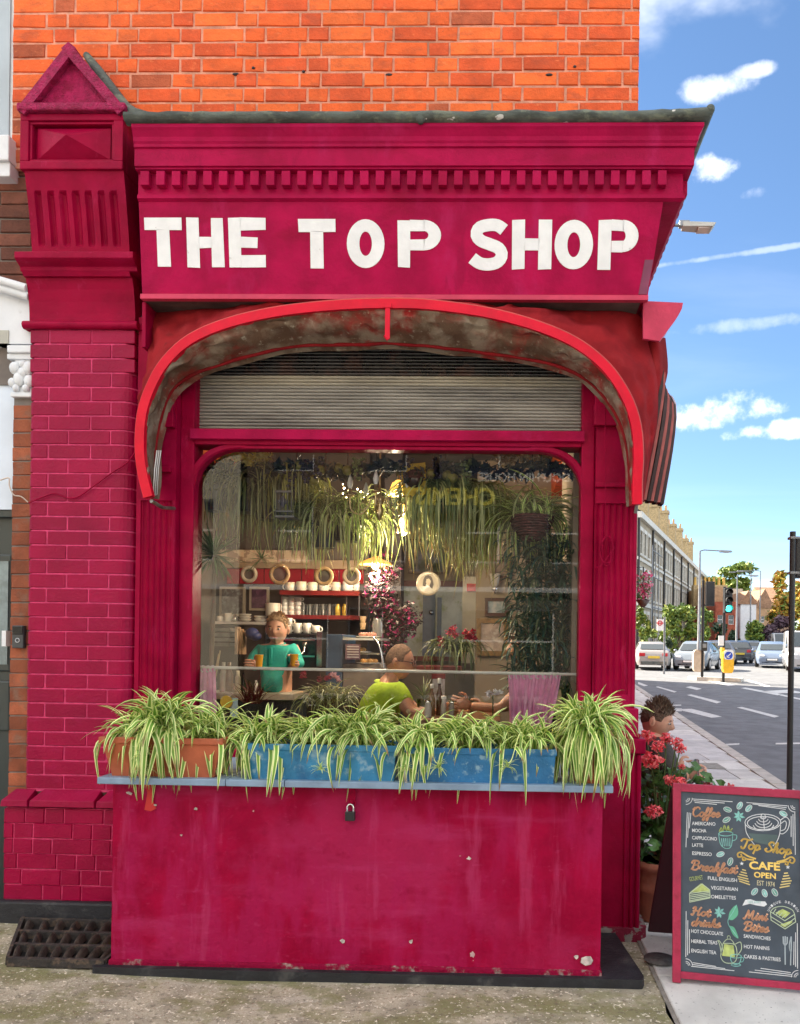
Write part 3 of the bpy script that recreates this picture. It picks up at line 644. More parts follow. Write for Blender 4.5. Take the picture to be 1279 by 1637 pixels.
q = MB(); q.box(XC-.06, XC-.01, .21, 1.2, .0, 3.2); q.box(XC-.06, XC-.01, 1.2, 5.6, 2.6, 3.2); q.box(XC-.06, XC-.01, 1.2, 5.6, 0, .8); q.box(XC-.06, XC-.01, 4.4, 5.6, .8, 2.6); q.box(XC-.26, XC-.1, 5.6, 12, -.1, 2.9); q.build('side_wall', PAINT, shop)
q = MB(); q.quad((XC-.03, 1.2, .8), (XC-.03, 4.4, .8), (XC-.03, 4.4, 2.6), (XC-.03, 1.2, 2.6)); q.build('side_window_pane', GLASS, shop)

# ------------------------------------------------------------------ rendered stall riser with its board
box = thing('stall_riser', (-.65, -.3, 0), 'low crimson rendered box wall under the planters, flaking at its foot', 'wall')
nx, nz = 60, 24; rows = []
for j in range(nz+1):
    z = .025+.838*j/nz
    rows.append([(-1.772+2.235*i_/nx, -.60+.004*noise.noise(Vector((i_*.12, j*.2, 0)))+.002*noise.noise(Vector((i_*.5, j*.6, 9))), z) for i_ in range(nx+1)])
q = MB(); q.grid(rows); q.add([(-1.772, -.60, .025), (-1.772, 0, .025), (-1.772, 0, .863), (-1.772, -.6, .863)], [(0, 1, 2, 3)]); q.add([(.463, -.60, .025), (.463, 0, .025), (.463, 0, .863), (.463, -.6, .863)], [(3, 2, 1, 0)])
q.build('rendered_wall', WALLP, box)
q = MB(); q.prism([(-1.84, -.64), (.645, -.64), (.66, -.6), (.60, -.02), (-1.84, -.02)], lambda u, v, t: (u, v, t), -.07, .028); q.build('black_plinth', BLACKP, box, .012)
q = MB(); q.box(-1.78, .47, -.612, -.56, .012, .05); q.build('flaking_base', mat('flaking_base', (.34, .31, .27), .9, .35, 20, 1.2, 60, col2=(.27, .005, .04), c2lo=.30, c2hi=.46, c2s=16, spec=.1), box, .008)
SZ = .866
for xa, xb in ((-1.802, -1.225), (-1.222, -.96), (-.957, .498)):
    q = MB(); q.box(xa, xb, -.685, .0, SZ, SZ+.03); q.build('ledge_board', GREYB, box, .004)
q = MB(); x, z = XZ(240, 1275, -.603)
blob = [(-.022, .06), (.022, .06), (.014, .03), (.012, -.005), (.02, -.03), (.03, -.05), (.005, -.062), (-.024, -.056), (-.018, -.02), (-.012, .02)]
q.prism([(x+u, z+v) for u, v in blob], lambda u, v, t: (u, t, v), -.606, -.602); q.build('red_paint_patch', mat('bright_red_paint', (.55, .02, .02), .5), box)
for px, py, s_ in ((207, 1268, .014), (750, 1372, .012), (248, 1287, .008), (313, 1293, .01), (657, 1505, .012), (938, 1535, .03), (922, 1530, .012), (290, 1335, .006), (548, 1505, .014)):
    x, z = XZ(px, py, -.604); pts = [(x+s_*rnd.uniform(.5, 1.2)*math.cos(a*.9), z+s_*rnd.uniform(.3, .9)*math.sin(a*.9)) for a in range(7)]
    q = MB(); q.prism(pts, lambda u, v, t: (u, t, v), -.6065, -.602); q.build('paint_flake', mat('bare_plaster', (.55, .48, .45), .9, .3, 40), box)
# ------------------------------------------------------------------ awning over the window
AY = -.26
outer = [(232,797),(222,755),(218,712),(222,661),(236,618),(261,575),(304,537),(369,510),(452,492),(545,482.5),(621,480),(697,483),(804,500),(903,533),(965,575),(1003,625),(1022,675),(1027,728),(1025,770),(1025,807)]
inner = [(243,797),(246,752),(249,712),(258,664),(276,622),(305,600),(345,583),(405,566),(475,552),(560,549.5),(621,547),(680,552),(773,562),(862,576),(922,596),(965,632),(992,676),(1003,720),(1007,765),(1009,808)]
NS = 90
oc = resample(catmull([at(x, y, AY) for x, y in outer], 8), NS); ic = resample(catmull([at(x, y, -.10) for x, y in inner], 8), NS)
awn = thing('awning', (-.58, -.05, 2.2), 'folded red canvas awning with arched red frame over the front window', 'awning')
q = MB(); rows = []
for i, p in enumerate(oc):
    t = (oc[min(i+1, NS-1)]-oc[max(i-1, 0)]).normalized(); nn = Vector((t.z, 0, -t.x)); wd = .046
    a, b_ = p, p+nn*wd
    rows.append([(a.x, AY-.018, a.z), (b_.x, AY-.018, b_.z), (b_.x, AY+.014, b_.z), (a.x, AY+.014, a.z)])
q.grid(rows, sm=False, closeu=True); n_ = len(q.v); q.add(rows[0], [(0, 1, 2, 3)]); q.add(rows[-1], [(3, 2, 1, 0)])
q.build('hoop', HOOP, awn)
q = MB(); q.tube([(p.x, AY-.004, p.z+.004) for p in oc], .008, 6); q.build('hoop_edge', mat('canvas_piping', (.50, .05, .045), .6, .15), awn)
def wr(t, v, k, a): return a*noise.noise(Vector((t*k, v*2.1, k*.7)))+a*.7*noise.noise(Vector((t*k*2.3+4, v*4.3, k)))
rows = []
for i in range(NS):
    t = (oc[min(i+1, NS-1)]-oc[max(i-1, 0)]).normalized(); nn = Vector((t.z, 0, -t.x)); a = oc[i]+nn*.044; a.y = AY; b_ = ic[i]; row = []
    for k in range(13):
        v = k/12; p = a.lerp(b_, v); sag = .035*math.sin(math.pi*v)
        p = p+nn*(wr(i/NS*14, v, 2.2, .034)*math.sin(math.pi*min(1, v*1.15)))+Vector((0, wr(i/NS*16, v+7, 2.9, .075)*v**.5*(1-.3*v), 0))-Vector((0, sag, 0))
        row.append(p)
    for k in range(1, 4): row.append(b_+nn*(.006*k+.012*noise.noise(Vector((i*.22, 0, 0))))+Vector((0, .05*k/3-.004, 0)))
    rows.append(row)
q = MB(); q.grid(rows); o = q.build('under_canvas', MOULD, awn)
q = MB(); q.tube([b_+Vector((0, .0, -.006+.01*noise.noise(Vector((i*.25, 3, 0))))) for i, b_ in enumerate(ic)], [.009+.004*noise.noise(Vector((i*.3, 0, 1))) for i in range(NS)], 6); q.build('canvas_hem', FABR, awn)
# upper canvas between the hoop and the top of the window recess
bound = [(234,770),(226,700),(228,640),(233,590),(234,540),(236,505),(246,491),(300,487),(400,484),(520,483),(621,484),(730,485),(850,486),(960,487),(1012,491),(1030,510),(1038,545),(1048,580),(1054,620),(1052,680),(1040,740),(1032,795)]
bc = resample(catmull([at(x, y, -.06) for x, y in bound], 8), NS)
rows = []
for i in range(NS):
    a = oc[i]+Vector((0, .016, 0)); b_ = bc[i]; row = []; L = (a-b_).length
    for k in range(17):
        v = k/16; p = a.lerp(b_, v)
        p.y += (wr(i/NS*9, v, 1.9, .055)+wr(i/NS*26, v*.5, 2.7, .035))*math.sin(math.pi*v)*min(1, L*4)-.02*math.sin(math.pi*v)*min(1, L*3)+.03*v
        row.append(p)
    rows.append(row)
q = MB(); q.grid(rows); q.build('canvas', FABR, awn)
q = MB(); x, z = XZ(621, 492, AY); q.box(x-.012, x+.012, AY-.026, AY-.014, z-.165, z+.0); q.box(x-.02, x+.02, AY-.03, AY-.016, z-.012, z+.012); q.tube([(x+.002, AY-.02, z-.17), (x-.015, AY-.025, z-.15)], .006); q.build('stay_bar', HOOP, awn)
q = MB(); q.tube([(-1.775, AY, 2.215), (-1.765, -.16, 2.20), (-1.76, -.03, 2.22)], .01); q.build('hinge', mat('old_steel', (.25, .24, .22), .45, .3, 20, metal=.8), awn)
q = MB(); 
for k in range(3): q.tube([at(p[0]+4+k*3, p[1], -.2+.04*k) for p in ((230, 796), (241, 790), (243, 750), (247, 720))], .004)
q.build('folded_rib', mat('bare_aluminium', (.6, .6, .6), .35, metal=.9), awn)
q = MB(); q.tube([at(1018, 806, -.22), at(1016, 820, -.2)], .009); q.build('hinge', MATS['old_steel'], awn)
# side street awning, folded, seen end on
aw2 = thing('awning', (XC+.1, .2, 2.2), 'folded awning on the side street showing its stacked dark ribs end on', 'awning')
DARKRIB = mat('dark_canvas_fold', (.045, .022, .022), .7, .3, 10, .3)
tops = [(1063, 560), (1068, 600), (1075, 616), (1081, 626)]; bots = [(1024, 800), (1036, 802), (1047, 804), (1057, 806)]
def hoopside(tp, bt, y0, dep, r, m, nm):
    a, b_ = at(bt[0], bt[1], y0), at(tp[0], tp[1], y0)
    pts = [a, a.lerp(b_, .5)+Vector((.012, .0, 0)), a.lerp(b_, .85)+Vector((.012, .05, 0)), b_+Vector((0, .18, .02)), b_+Vector((.02, .5, .12)), b_+Vector((.03, 1.3, .25)), b_+Vector((.03, 2.4, .25)), b_+Vector((.02, 3.2, .12)), b_+Vector((0, 3.5, -.1)), a+Vector((0, 3.7, 0))]
    q = MB(); c_ = resample(catmull(pts, 6), 50)
    q.grid([[p+Vector((-r, -.02, 0)), p+Vector((r, -.02, 0)), p+Vector((r, .05, 0)), p+Vector((-r, .05, 0))] for p in c_], sm=False, closeu=True); q.build(nm, m, aw2); return c_
PALEF = mat('pale_canvas_fold', (.40, .11, .10), .8, .2, 9)  # paler canvas tone for the folds that alternate with the dark ribs
for k, (t_, b_) in enumerate(zip(tops, bots)):
    hoopside(t_, b_, .0+.012*k, 3.5, .009, DARKRIB, 'rib')
    if k < 3: hoopside(((t_[0]+tops[k+1][0])/2, t_[1]+8), ((b_[0]+bots[k+1][0])/2, b_[1]), .012+.012*k, 3.5, .008, PALEF, 'fold')
hoopside((1083, 622), (1059, 807), .05, 3.5, .004, mat('pale_rail', (.45, .35, .4), .4), 'rail')
c0 = [at(x, y, .0) for x, y in ((1033, 515), (1036, 560), (1040, 620), (1036, 700), (1026, 790))]
c1 = [at(x, y, .03) for x, y in ((1056, 540), (1059, 575), (1057, 620), (1043, 700), (1027, 795))]
c2 = [at(x, y, .12) for x, y in ((1064, 540), (1068, 590), (1061, 625), (1046, 700), (1030, 795))]
c0, c1, c2 = [resample(catmull(c, 6), 24) for c in (c0, c1, c2)]
q = MB(); rows = []
for i in range(24):
    row = []
    for k in range(9):
        v = k/8; p = c0[i].lerp(c1[i], v); p.y -= .05*math.sin(math.pi*v)*(1-i/24)+.012*noise.noise(Vector((i*.2, v*3, 2))); row.append(p)
    for k in range(1, 5): row.append(c1[i].lerp(c2[i], k/4))
    rows.append(row)
q.grid(rows); q.build('canvas', FABR, aw2)
q = MB(); pr = []
top = [(1028, 481), (1092, 484), (1090, 494), (1084, 505), (1078, 514), (1055, 545), (1028, 541)]
pr = [XZ(x, y, -.12) for x, y in top]
q.prism(pr, lambda u, v, t: (u, t, v), -.12, -.10); q.prism([XZ(x, y, -.10) for x, y in ((1030, 483), (1090, 486), (1060, 530), (1030, 537))], lambda u, v, t: (u, t, v), -.10, 3.9)
q.build('end_bracket', TRIMP, aw2, .004)

# ------------------------------------------------------------------ planters on the ledge
TERRA = mat('terracotta', (.46, .115, .05), .7, .15, 9, .2, 60, col2=(.40, .16, .10), c2lo=.6, c2hi=.75)
BLUEP = mat('blue_plastic', (.022, .16, .36), .45, .2, 9, .35, 60, c3=(.22, .38, .50), c3lo=.56, c3hi=.70, c3s=24)
SOIL = mat('potting_soil', (.03, .02, .014), .95, .3, 60, .5)
ZB = SZ+.03
def trough(name, pxa, pxb, y0, y1, zt, m, label, cat, taper=.03, rim=.016):
    xa, xb = at(pxa, 1225, y0).x, at(pxb, 1225, y0).x
    t = thing(name, ((xa+xb)/2, (y0+y1)/2, ZB), label, cat)
    q = MB(); rows = []
    def rr(e, z): return [(xa+e, y0+e*.6, z), (xb-e, y0+e*.6, z), (xb-e, y1-e*.6, z), (xa+e, y1-e*.6, z)]
    prof_ = [(taper, ZB), (0, zt-.03), (-rim, zt-.028), (-rim, zt), (.006, zt), (.010, zt-.03)]
    q.grid([rr(e, z) for e, z in prof_], sm=False, closeu=True); q.add(rr(taper, ZB), [(3, 2, 1, 0)]); q.build('trough', m, t, .004)
    q = MB(); q.add(rr(.008, zt-.028), [(0, 1, 2, 3)]); q.build('soil', SOIL, t); return t, xa, xb
trough('planter', 163, 352, -.66, -.44, 1.075, TERRA, 'long terracotta trough at the left end of the ledge', 'planter', .035, .014)
trough('planter', 398, 632, -.655, -.46, 1.055, mat('scuffed_blue_plastic', (.03, .21, .40), .45, .2, 9, .35, 60, layers=(((.30, .46, .56), 18, .54, .70, (1, 1, 1), .8), ((.01, .08, .2), 6, .55, .75, (1, 1, 1), .7))), 'scuffed blue plastic trough in the middle of the ledge', 'planter', .008, .006)
trough('planter', 648, 888, -.655, -.46, 1.05, BLUEP, 'blue plastic trough beside the round terracotta pot', 'planter', .008, .006)
xp, _ = XZ(944, 1240, -.55)
t = thing('flower_pot', (xp, -.55, ZB), 'round terracotta pot hidden under a spider plant at the right end of the ledge', 'pot')
q = MB(); q.lathe([(.075, ZB), (.1, ZB+.15), (.113, ZB+.152), (.115, ZB+.19), (.10, ZB+.19), (.095, ZB+.165), (0, ZB+.165)], (xp, -.55, 0), 24); q.build('pot', TERRA, t)
# spider plants: every leaf an arching striped blade
def leafmat(name, edge, mid, w0=.20, w1=.34):
    m = bpy.data.materials.new(name); m.use_nodes = True; t = m.node_tree; b = t.nodes['Principled BSDF']
    uv = t.nodes.new('ShaderNodeTexCoord'); sp = t.nodes.new('ShaderNodeSeparateXYZ'); t.links.new(uv.outputs['UV'], sp.inputs[0])
    a = t.nodes.new('ShaderNodeMath'); a.operation = 'SUBTRACT'; a.inputs[1].default_value = .5; t.links.new(sp.outputs[0], a.inputs[0])
    c = t.nodes.new('ShaderNodeMath'); c.operation = 'ABSOLUTE'; t.links.new(a.outputs[0], c.inputs[0])
    r = t.nodes.new('ShaderNodeMapRange'); r.inputs['From Min'].default_value = w0; r.inputs['From Max'].default_value = w1; t.links.new(c.outputs[0], r.inputs[0])
    mx = t.nodes.new('ShaderNodeMix'); mx.data_type = 'RGBA'; mx.inputs['A'].default_value = mid+(1,); mx.inputs['B'].default_value = edge+(1,); t.links.new(r.outputs[0], mx.inputs['Factor'])
    oi = t.nodes.new('ShaderNodeObjectInfo'); hs = t.nodes.new('ShaderNodeHueSaturation'); mr = t.nodes.new('ShaderNodeMapRange'); mr.inputs['To Min'].default_value = .85; mr.inputs['To Max'].default_value = 1.35
    t.links.new(oi.outputs['Random'], mr.inputs[0]); t.links.new(mr.outputs[0], hs.inputs['Value']); t.links.new(mx.outputs['Result'], hs.inputs['Color'])
    gv = t.nodes.new('ShaderNodeMath'); gv.operation = 'MULTIPLY_ADD'; gv.inputs[1].default_value = .35; t.links.new(oi.outputs['Random'], gv.inputs[0]); t.links.new(sp.outputs[1], gv.inputs[2])
    tp = t.nodes.new('ShaderNodeMapRange'); tp.inputs['From Min'].default_value = 1.12; tp.inputs['From Max'].default_value = 1.24; t.links.new(gv.outputs[0], tp.inputs[0])
    mt = t.nodes.new('ShaderNodeMix'); mt.data_type = 'RGBA'; mt.inputs['B'].default_value = (.30, .18, .07, 1); t.links.new(tp.outputs[0], mt.inputs['Factor']); t.links.new(hs.outputs[0], mt.inputs['A']); hs = mt; ho = mt.outputs['Result']
    t.links.new(ho, b.inputs['Base Color']); b.inputs['Roughness'].default_value = .45
    tr = t.nodes.new('ShaderNodeBsdfTranslucent'); t.links.new(ho, tr.inputs[0]); ms = t.nodes.new('ShaderNodeMixShader'); ms.inputs[0].default_value = .25
    o = t.nodes['Material Output']; t.links.new(b.outputs[0], ms.inputs[1]); t.links.new(tr.outputs[0], ms.inputs[2]); t.links.new(ms.outputs[0], o.inputs[0]); return m
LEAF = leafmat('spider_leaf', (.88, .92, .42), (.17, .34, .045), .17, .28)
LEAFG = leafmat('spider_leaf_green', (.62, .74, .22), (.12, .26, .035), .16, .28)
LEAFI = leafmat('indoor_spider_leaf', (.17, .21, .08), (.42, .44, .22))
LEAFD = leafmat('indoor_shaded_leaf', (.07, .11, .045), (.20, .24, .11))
def blade(q, base, az, el, L, droop, w, n=9, twist=0., mi=0, curl=0., zmin=None):
    """ribbon leaf with a folded section, arching over and hanging"""
    p = Vector(base); h = Vector((math.cos(az), math.sin(az), 0)); side_ = Vector((-math.sin(az), math.cos(az), 0)); rows = []; a = el; st = L/n
    for i in range(n+1):
        s_ = i/n; ww = w*(.55+.45*min(1, s_*4))*(1-s_**2.4)**.8+.0006
        d = h*math.cos(a)+Vector((0, 0, 1))*math.sin(a); nn = Vector((0, 0, 1))*math.cos(a)-h*math.sin(a)
        sd_ = side_*math.cos(twist*s_)+nn*math.sin(twist*s_); nm = nn*math.cos(twist*s_)-side_*math.sin(twist*s_)
        rows.append([p-sd_*ww+nm*ww*.35, p-sd_*ww*.45+nm*.08*ww, p+sd_*ww*.45+nm*.08*ww, p+sd_*ww+nm*ww*.35])
        p = p+d*st; a -= droop*st*(1.1 if s_ < .5 else .8)*(1 if a > -1.35 else .1); az2 = curl*st
        h = (h*math.cos(az2)+side_*math.sin(az2)); side_ = Vector((-h.y, h.x, 0))
        if zmin is not None and p.z < zmin: p.z = zmin
    q.grid(rows, mi, True, uv=True)
leafmesh = []
for k in range(16):
    q = MB(); L = rnd.uniform(.19, .33); blade(q, (0, 0, 0), 0, R(rnd.uniform(52, 89)), L, rnd.uniform(5, 9.6), rnd.uniform(.0095, .0138), 9, rnd.uniform(-.8, .8), 0, rnd.uniform(-1.5, 1.5))
    leafmesh.append(q.mesh('leaf', [LEAF if k % 4 else LEAFG]))
for k in range(6):
    q = MB(); blade(q, (0, 0, 0), 0, R(rnd.uniform(20, 55)), rnd.uniform(.26, .37), rnd.uniform(8, 12),   .0125, 10, rnd.uniform(-.8, .8)); leafmesh.append(q.mesh('leaf', [LEAF]))
bm_ = []
for k in range(3):
    q = MB()
    for j in range(22): blade(q, (0, 0, 0), rnd.uniform(0, 6.28), R(rnd.uniform(-10, 75)), rnd.uniform(.04, .085), rnd.uniform(14, 24), .0035, 6)
    bm_.append(q.mesh('plantlet', [LEAF]))
def spider(px, y, z, n, s, label, spread=.03, down=0, xs=.0, tall=1., kids=()):
    x = at(px, 1180, y).x
    t = thing('spider_plant', (x, y, z), label, 'plant', 'variegated spider plants on the window ledge')
    for i in range(n):
        az = rnd.uniform(0, 6.283); 
        if math.sin(az) > .35 and rnd.random() < .5: az = -az
        me = leafmesh[rnd.randrange(16)] if rnd.random() > down else leafmesh[16+rnd.randrange(6)]
        inst('leaf', me, (x+rnd.uniform(-1, 1)*(spread+xs), y+rnd.uniform(-1, 1)*spread, z+rnd.uniform(-.015, .02)), t, (rnd.uniform(-.18, .18), rnd.uniform(-.2, .15), az), (s*rnd.uniform(.7, 1.15), s, s*rnd.uniform(.75, 1.2)*tall))
    for (kx_, ky_) in kids:
        yk = -.70; p = at(kx_, ky_, yk); a = Vector((x+.02, y-.05, z+.05)); q = MB(); c_ = catmull([a, a.lerp(p, .4)+Vector((0, -.06, .09)), a.lerp(p, .8)+Vector((0, -.03, .02)), p+Vector((0, 0, .02))], 5)
        q.tube(c_, .0022, 4); o = q.build('runner', LEAF, t)
        inst('plantlet', bm_[rnd.randrange(3)], p, t, (0, 0, rnd.uniform(0, 6)), rnd.uniform(.75, 1.05))
sp = [(222, -.55, 1.05, 85, .86, 'bushy spider plant spilling over the left end of the terracotta trough', .05, .25, .04, 1.0, ()),
      (258, -.55, 1.07, 190, 1.02, 'tallest spider plant, covering the middle of the terracotta trough', .05, .45, .03, 1.2, ((232, 1232), (226, 1205))),
      (335, -.55, 1.05, 95, .95, 'spider plant at the right end of the terracotta trough beside the pink curtain', .04, .2, .04, 1.05, ()),
      (420, -.56, 1.03, 125, .95, 'spider plant leaning over the left corner of the middle blue trough', .035, .25, .03, 1.05, ()),
      (505, -.56, 1.03, 120, .92, 'small spider plant in the middle blue trough below the woman', .04, .04, .04, 1.05, ((512, 1231),)),
      (575, -.56, 1.03, 150, .98, 'spider plant in the middle blue trough below the man in lime', .04, .12, .05, 1.2, ()),
      (668, -.56, 1.03, 130, .94, 'spider plant at the left end of the right blue trough with plantlets hanging', .04, .2, .04, 1.05, ((650, 1232), (700, 1228))),
      (745, -.56, 1.03, 125, .90, 'spider plant in the right blue trough below the sauce bottles', .04, .06, .05, 1.05, ()),
      (835, -.56, 1.03, 130, .94, 'spider plant at the right end of the right blue trough below the pink curtain', .05, .06, .05, 1.05, ((812, 1227),)),
      (942, -.55, 1.09, 270, 1.02, 'big fountain shaped spider plant in the round terracotta pot', .04, .45, .02, 1.2, ())]
for a in sp: spider(*a)
q = MB()
# padlock on its hasp
pk = thing('padlock', tuple(at(560, 1300, -.63)), 'small black padlock hanging from a hasp on the crimson box wall', 'padlock')
c = at(560, 1302, -.625)
q = MB(); q.box(c.x-.022, c.x+.022, c.y-.012, c.y+.012, c.z-.028, c.z+.014); q.build('lock_body', mat('black_lock', (.02, .02, .022), .35, .2), pk, .004)
q = MB(); q.tube([(c.x-.014, c.y, c.z+.012)]+[(c.x-.014*math.cos(a), c.y, c.z+.03+.016*math.sin(a)) for a in [k*math.pi/8 for k in range(9)]]+[(c.x+.014, c.y, c.z+.012)], .0045, 8); q.build('shackle', mat('chrome', (.75, .75, .75), .2, 0, metal=1), pk)
q = MB(); q.box(c.x-.012, c.x+.020, -.609, -.603, c.z+.045, c.z+.16); q.box(c.x-.004, c.x+.010, -.617, -.605, c.z+.03, c.z+.06); q.tube([(c.x+.016, -.612, c.z+.065), (c.x+.024, -.618, c.z+.05), (c.x+.014, -.618, c.z+.035)], .003); q.build('hasp', PAINT, pk, .002)
# cables
q = MB(); q.tube(catmull([at(x, y, -.062) for x, y in ((46, 804), (70, 794), (88, 789), (108, 796), (125, 794), (150, 777), (180, 755), (205, 738), (222, 712))], 6), .0032, 6); tag(q.build('cable', MATS['crimson_paint']), 'thin crimson painted cable sagging across the brick pier', 'cable')
q = MB(); q.tube(catmull([at(x, y, .0) for x, y in ((0, 768), (14, 764), (15, 776), (22, 791), (34, 794), (45, 803))], 6), .0035, 6); tag(q.build('cable', mat('pale_cable', (.6, .5, .42), .5)), 'loose pale cable beside the dark green door', 'cable')
q = MB(); cc = at(970, 880, -.05); pts = []
for k in range(46):
    a = k*.45; pts.append((cc.x+.030*math.sin(a)*(1+.2*math.sin(k*.3))+.004*math.sin(k*1.7), cc.y-.01*math.sin(k), cc.z+.075*math.cos(a)*(1+.1*math.sin(k*.21))))
q.tube(pts+[(cc.x-.03, cc.y, cc.z-.085), (cc.x-.06, cc.y, cc.z-.09)], .0028, 5); q.tube([at(967, 640, -.07), at(968, 720, -.07), at(968, 830, -.06), at(966, 850, -.06)], .002, 5)
tag(q.build('cable', MATS['crimson_paint']), 'coiled crimson cable hanging on the right fluted pilaster', 'cable')

# ------------------------------------------------------------------ cellar grating in the forecourt
gr = thing('cellar_grating', (-2.2, -.3, .03), 'rusty iron cellar grating with mossy slots beside the crimson box wall', 'grating')
IRON = mat('rusty_iron', (.035, .028, .024), .8, .4, 18, .8, 90, col2=(.11, .075, .05), c2lo=.5, c2hi=.65, c2s=22)
MOSSB = mat('mossy_lug', (.060, .045, .034), .9, .4, 14, .8, 70, col2=(.07, .10, .015), c2lo=.60, c2hi=.70, c2s=6)
def gq(u, v, z=0):           # u across 0..1, v from front 0 to back 1
    A, B, C_, D = Vector((-2.262, -.60)), Vector((-1.80, -.60)), Vector((-1.80, -.02)), Vector((-2.52, -.02))
    A, D = Vector((-2.255, -.60)), Vector((-2.55, .0))
    p = A.lerp(B, u).lerp(D.lerp(C_, u), v); return (p.x, p.y, .040+z+.02*v)
q = MB(); q.hexa([gq(0, 0, -.06), gq(1, 0, -.06), gq(1, 1, -.06), gq(0, 1, -.06), gq(0, 0, -.03), gq(1, 0, -.03), gq(1, 1, -.03), gq(0, 1, -.03)]); q.build('tray', mat('dark_pit', (.008, .007, .006), .9), gr)
q = MB()
for v in (0, .25, .5, .75, 1):
    q.hexa([gq(0, v-.025, -.03), gq(1, v-.025, -.03), gq(1, v+.025, -.03), gq(0, v+.025, -.03), gq(0, v-.018, .006), gq(1, v-.018, .006), gq(1, v+.018, .006), gq(0, v+.018, .006)])
for u in (0, 1): q.hexa([gq(u-.02, 0, -.03), gq(u+.02, 0, -.03), gq(u+.02, 1, -.03), gq(u-.02, 1, -.03), gq(u-.015, 0, .008), gq(u+.015, 0, .008), gq(u+.015, 1, .008), gq(u-.015, 1, .008)])
q.build('grate_frame', IRON, gr)
for r_ in range(4):
    for k in range(8):
        u0_, u1_ = (k+.22)/8, (k+.78)/8; v0, v1 = r_*.25+.03, r_*.25+.225; q = MB(); rows = []
        for i in range(6):
            v = v0+(v1-v0)*i/5; hgt = .018*math.sin(math.pi*(i+.4)/5.8)+.002
            rows.append([gq(u0_+(u1_-u0_)*j/4, v, -.03+(hgt+.03)*math.sin(math.pi*(j+.25)/4.5)) for j in range(5)])
        q.grid(rows); q.build('lug', MOSSB if rnd.random() < .75 else IRON, gr)

# ------------------------------------------------------------------ next door on the left
nb = thing('neighbour_house', (-3.5, .1, 0), 'brown brick house next door with white stucco arch and dark green door', 'building')
vb = {.215: [brick_mesh('brick', .215, .066, .06, 200+k, .003, BROWNB, .003) for k in range(3)], .10: [brick_mesh('brick', .10, .066, .06, 210+k, .003, BROWNB, .003) for k in range(3)]}
lay(nb, -3.1, -2.56, 3.42, 9, .0765, vb, .03, [.215, .10], .011, offset=[0, .16])
q = MB(); q.box(-9, -2.545, .04, .3, 2.9, 4.05); q.build('mortar_bed', mat('grey_mortar', (.20, .17, .15), .9, .2), nb)
vp = [brick_mesh('brick', .118, .070, .08, 220+k, .003, PIERB, .003) for k in range(4)]
for k in range(29): inst('brick', vp[k % 4], (-2.603, .0, .60+.0765*k), nb, (0, rnd.uniform(-.008, .008), 0), (1.0, 1, 1))
q = MB(); q.box(-2.66, -2.545, .006, .2, .0, 2.83); q.build('pier_core', MATS['grey_mortar'], nb)
for i_ in range(7):
    me = vp[i_ % 4]; inst('brick', me, (-2.603, .0, .07+.0765*i_), nb)
q = MB(); q.box(-2.68, -2.547, -.03, .2, 3.05, 3.09); q.box(-2.69, -2.545, -.015, .2, 3.02, 3.05); q.box(-2.665, -2.55, -.02, .2, 2.815, 2.84); q.box(-2.652, -2.553, -.005, .2, 2.84, 3.02)
q.build('capital_block', STUCCO, nb, .006)
q = MB()
for k, (dx, dz, r_) in enumerate(((-.045, .13, .03), (.03, .13, .032), (-.02, .07, .034), (.035, .06, .03), (-.055, .05, .024), (0, .15, .02), (.0, .105, .026), (-.035, .02, .02), (.02, .02, .02))):
    q.ball((-2.602+dx, -.012, 2.842+dz), r_, .022, r_*1.15, 8, 6)
q.build('capital_carving', STUCCO, nb)
q = MB(); arcp = [(-2.55, 3.10)]+[(-2.55-1.4*k/12, 3.375+.25*math.sin(math.pi/2*k/12)) for k in range(13)]+[(-3.95, 3.10)]
q.prism(arcp, lambda u, v, t: (u, t, v), -.02, .2); q.build('stucco_arch', STUCCO, nb)
q = MB()
for rr_, yy_ in ((.0, -.07), (.035, -.05)):
    pts = [(-2.548-1.4*k/12, yy_, 3.375-rr_+.25*math.sin(math.pi/2*k/12)) for k in range(13)]; q.tube(pts, .022, 8)
q.build('arch_moulding', STUCCO, nb)
q = MB(); q.box(-4.2, -2.66, .05, .2, 2.22, 3.04); q.build('fanlight_panel', mat('pale_blue_white', (.66, .74, .84), .4, .05), nb)
q = MB(); q.box(-2.75, -2.675, -.026, .2, 3.10, 3.17); q.build('arch_reveal', mat('shadow_stone', (.45, .44, .38), .8), nb)
q = MB(); q.box(-3.6, -2.668, .10, .16, .05, 2.215); q.box(-3.6, -2.66, .06, .2, 2.18, 2.22)
q.build('door', DOORG, nb, .004)
q = MB(); q.box(-3.5, -2.715, .085, .11, 1.0, 1.28); q.box(-3.5, -2.715, .085, .11, 1.33, 1.98); q.build('door_panel', DOORG, nb, .01)
q = MB(); q.box(-3.48, -2.728, .078, .10, 1.37, 1.94); q.build('door_pane', mat('frosted_pane', (.20, .26, .27), .2, .2, 20), nb)
q = MB(); q.box(-3.9, -2.66, .02, .2, -.05, .06); q.build('door_step', mat('grey_step', (.26, .25, .23), .9, .2, 9, .4), nb)
q = MB(); q.box(-3.9, -2.665, -.06, .2, 4.065, 4.20); q.box(-3.9, -2.67, -.04, .2, 3.99, 4.065); q.build('window_sill', STUCCO, nb, .006)
q = MB(); q.box(-9, -2.75, .06, .3, 4.2, 9.4); q.box(-9, -2.75, .21, 9, -.1, 2.9); q.build('wall', MATS['upper_brickwork'], nb)
q = MB(); q.box(-3.6, -2.695, .03, .07, 4.2, 6.0); q.build('window_frame', STUCCO, nb)
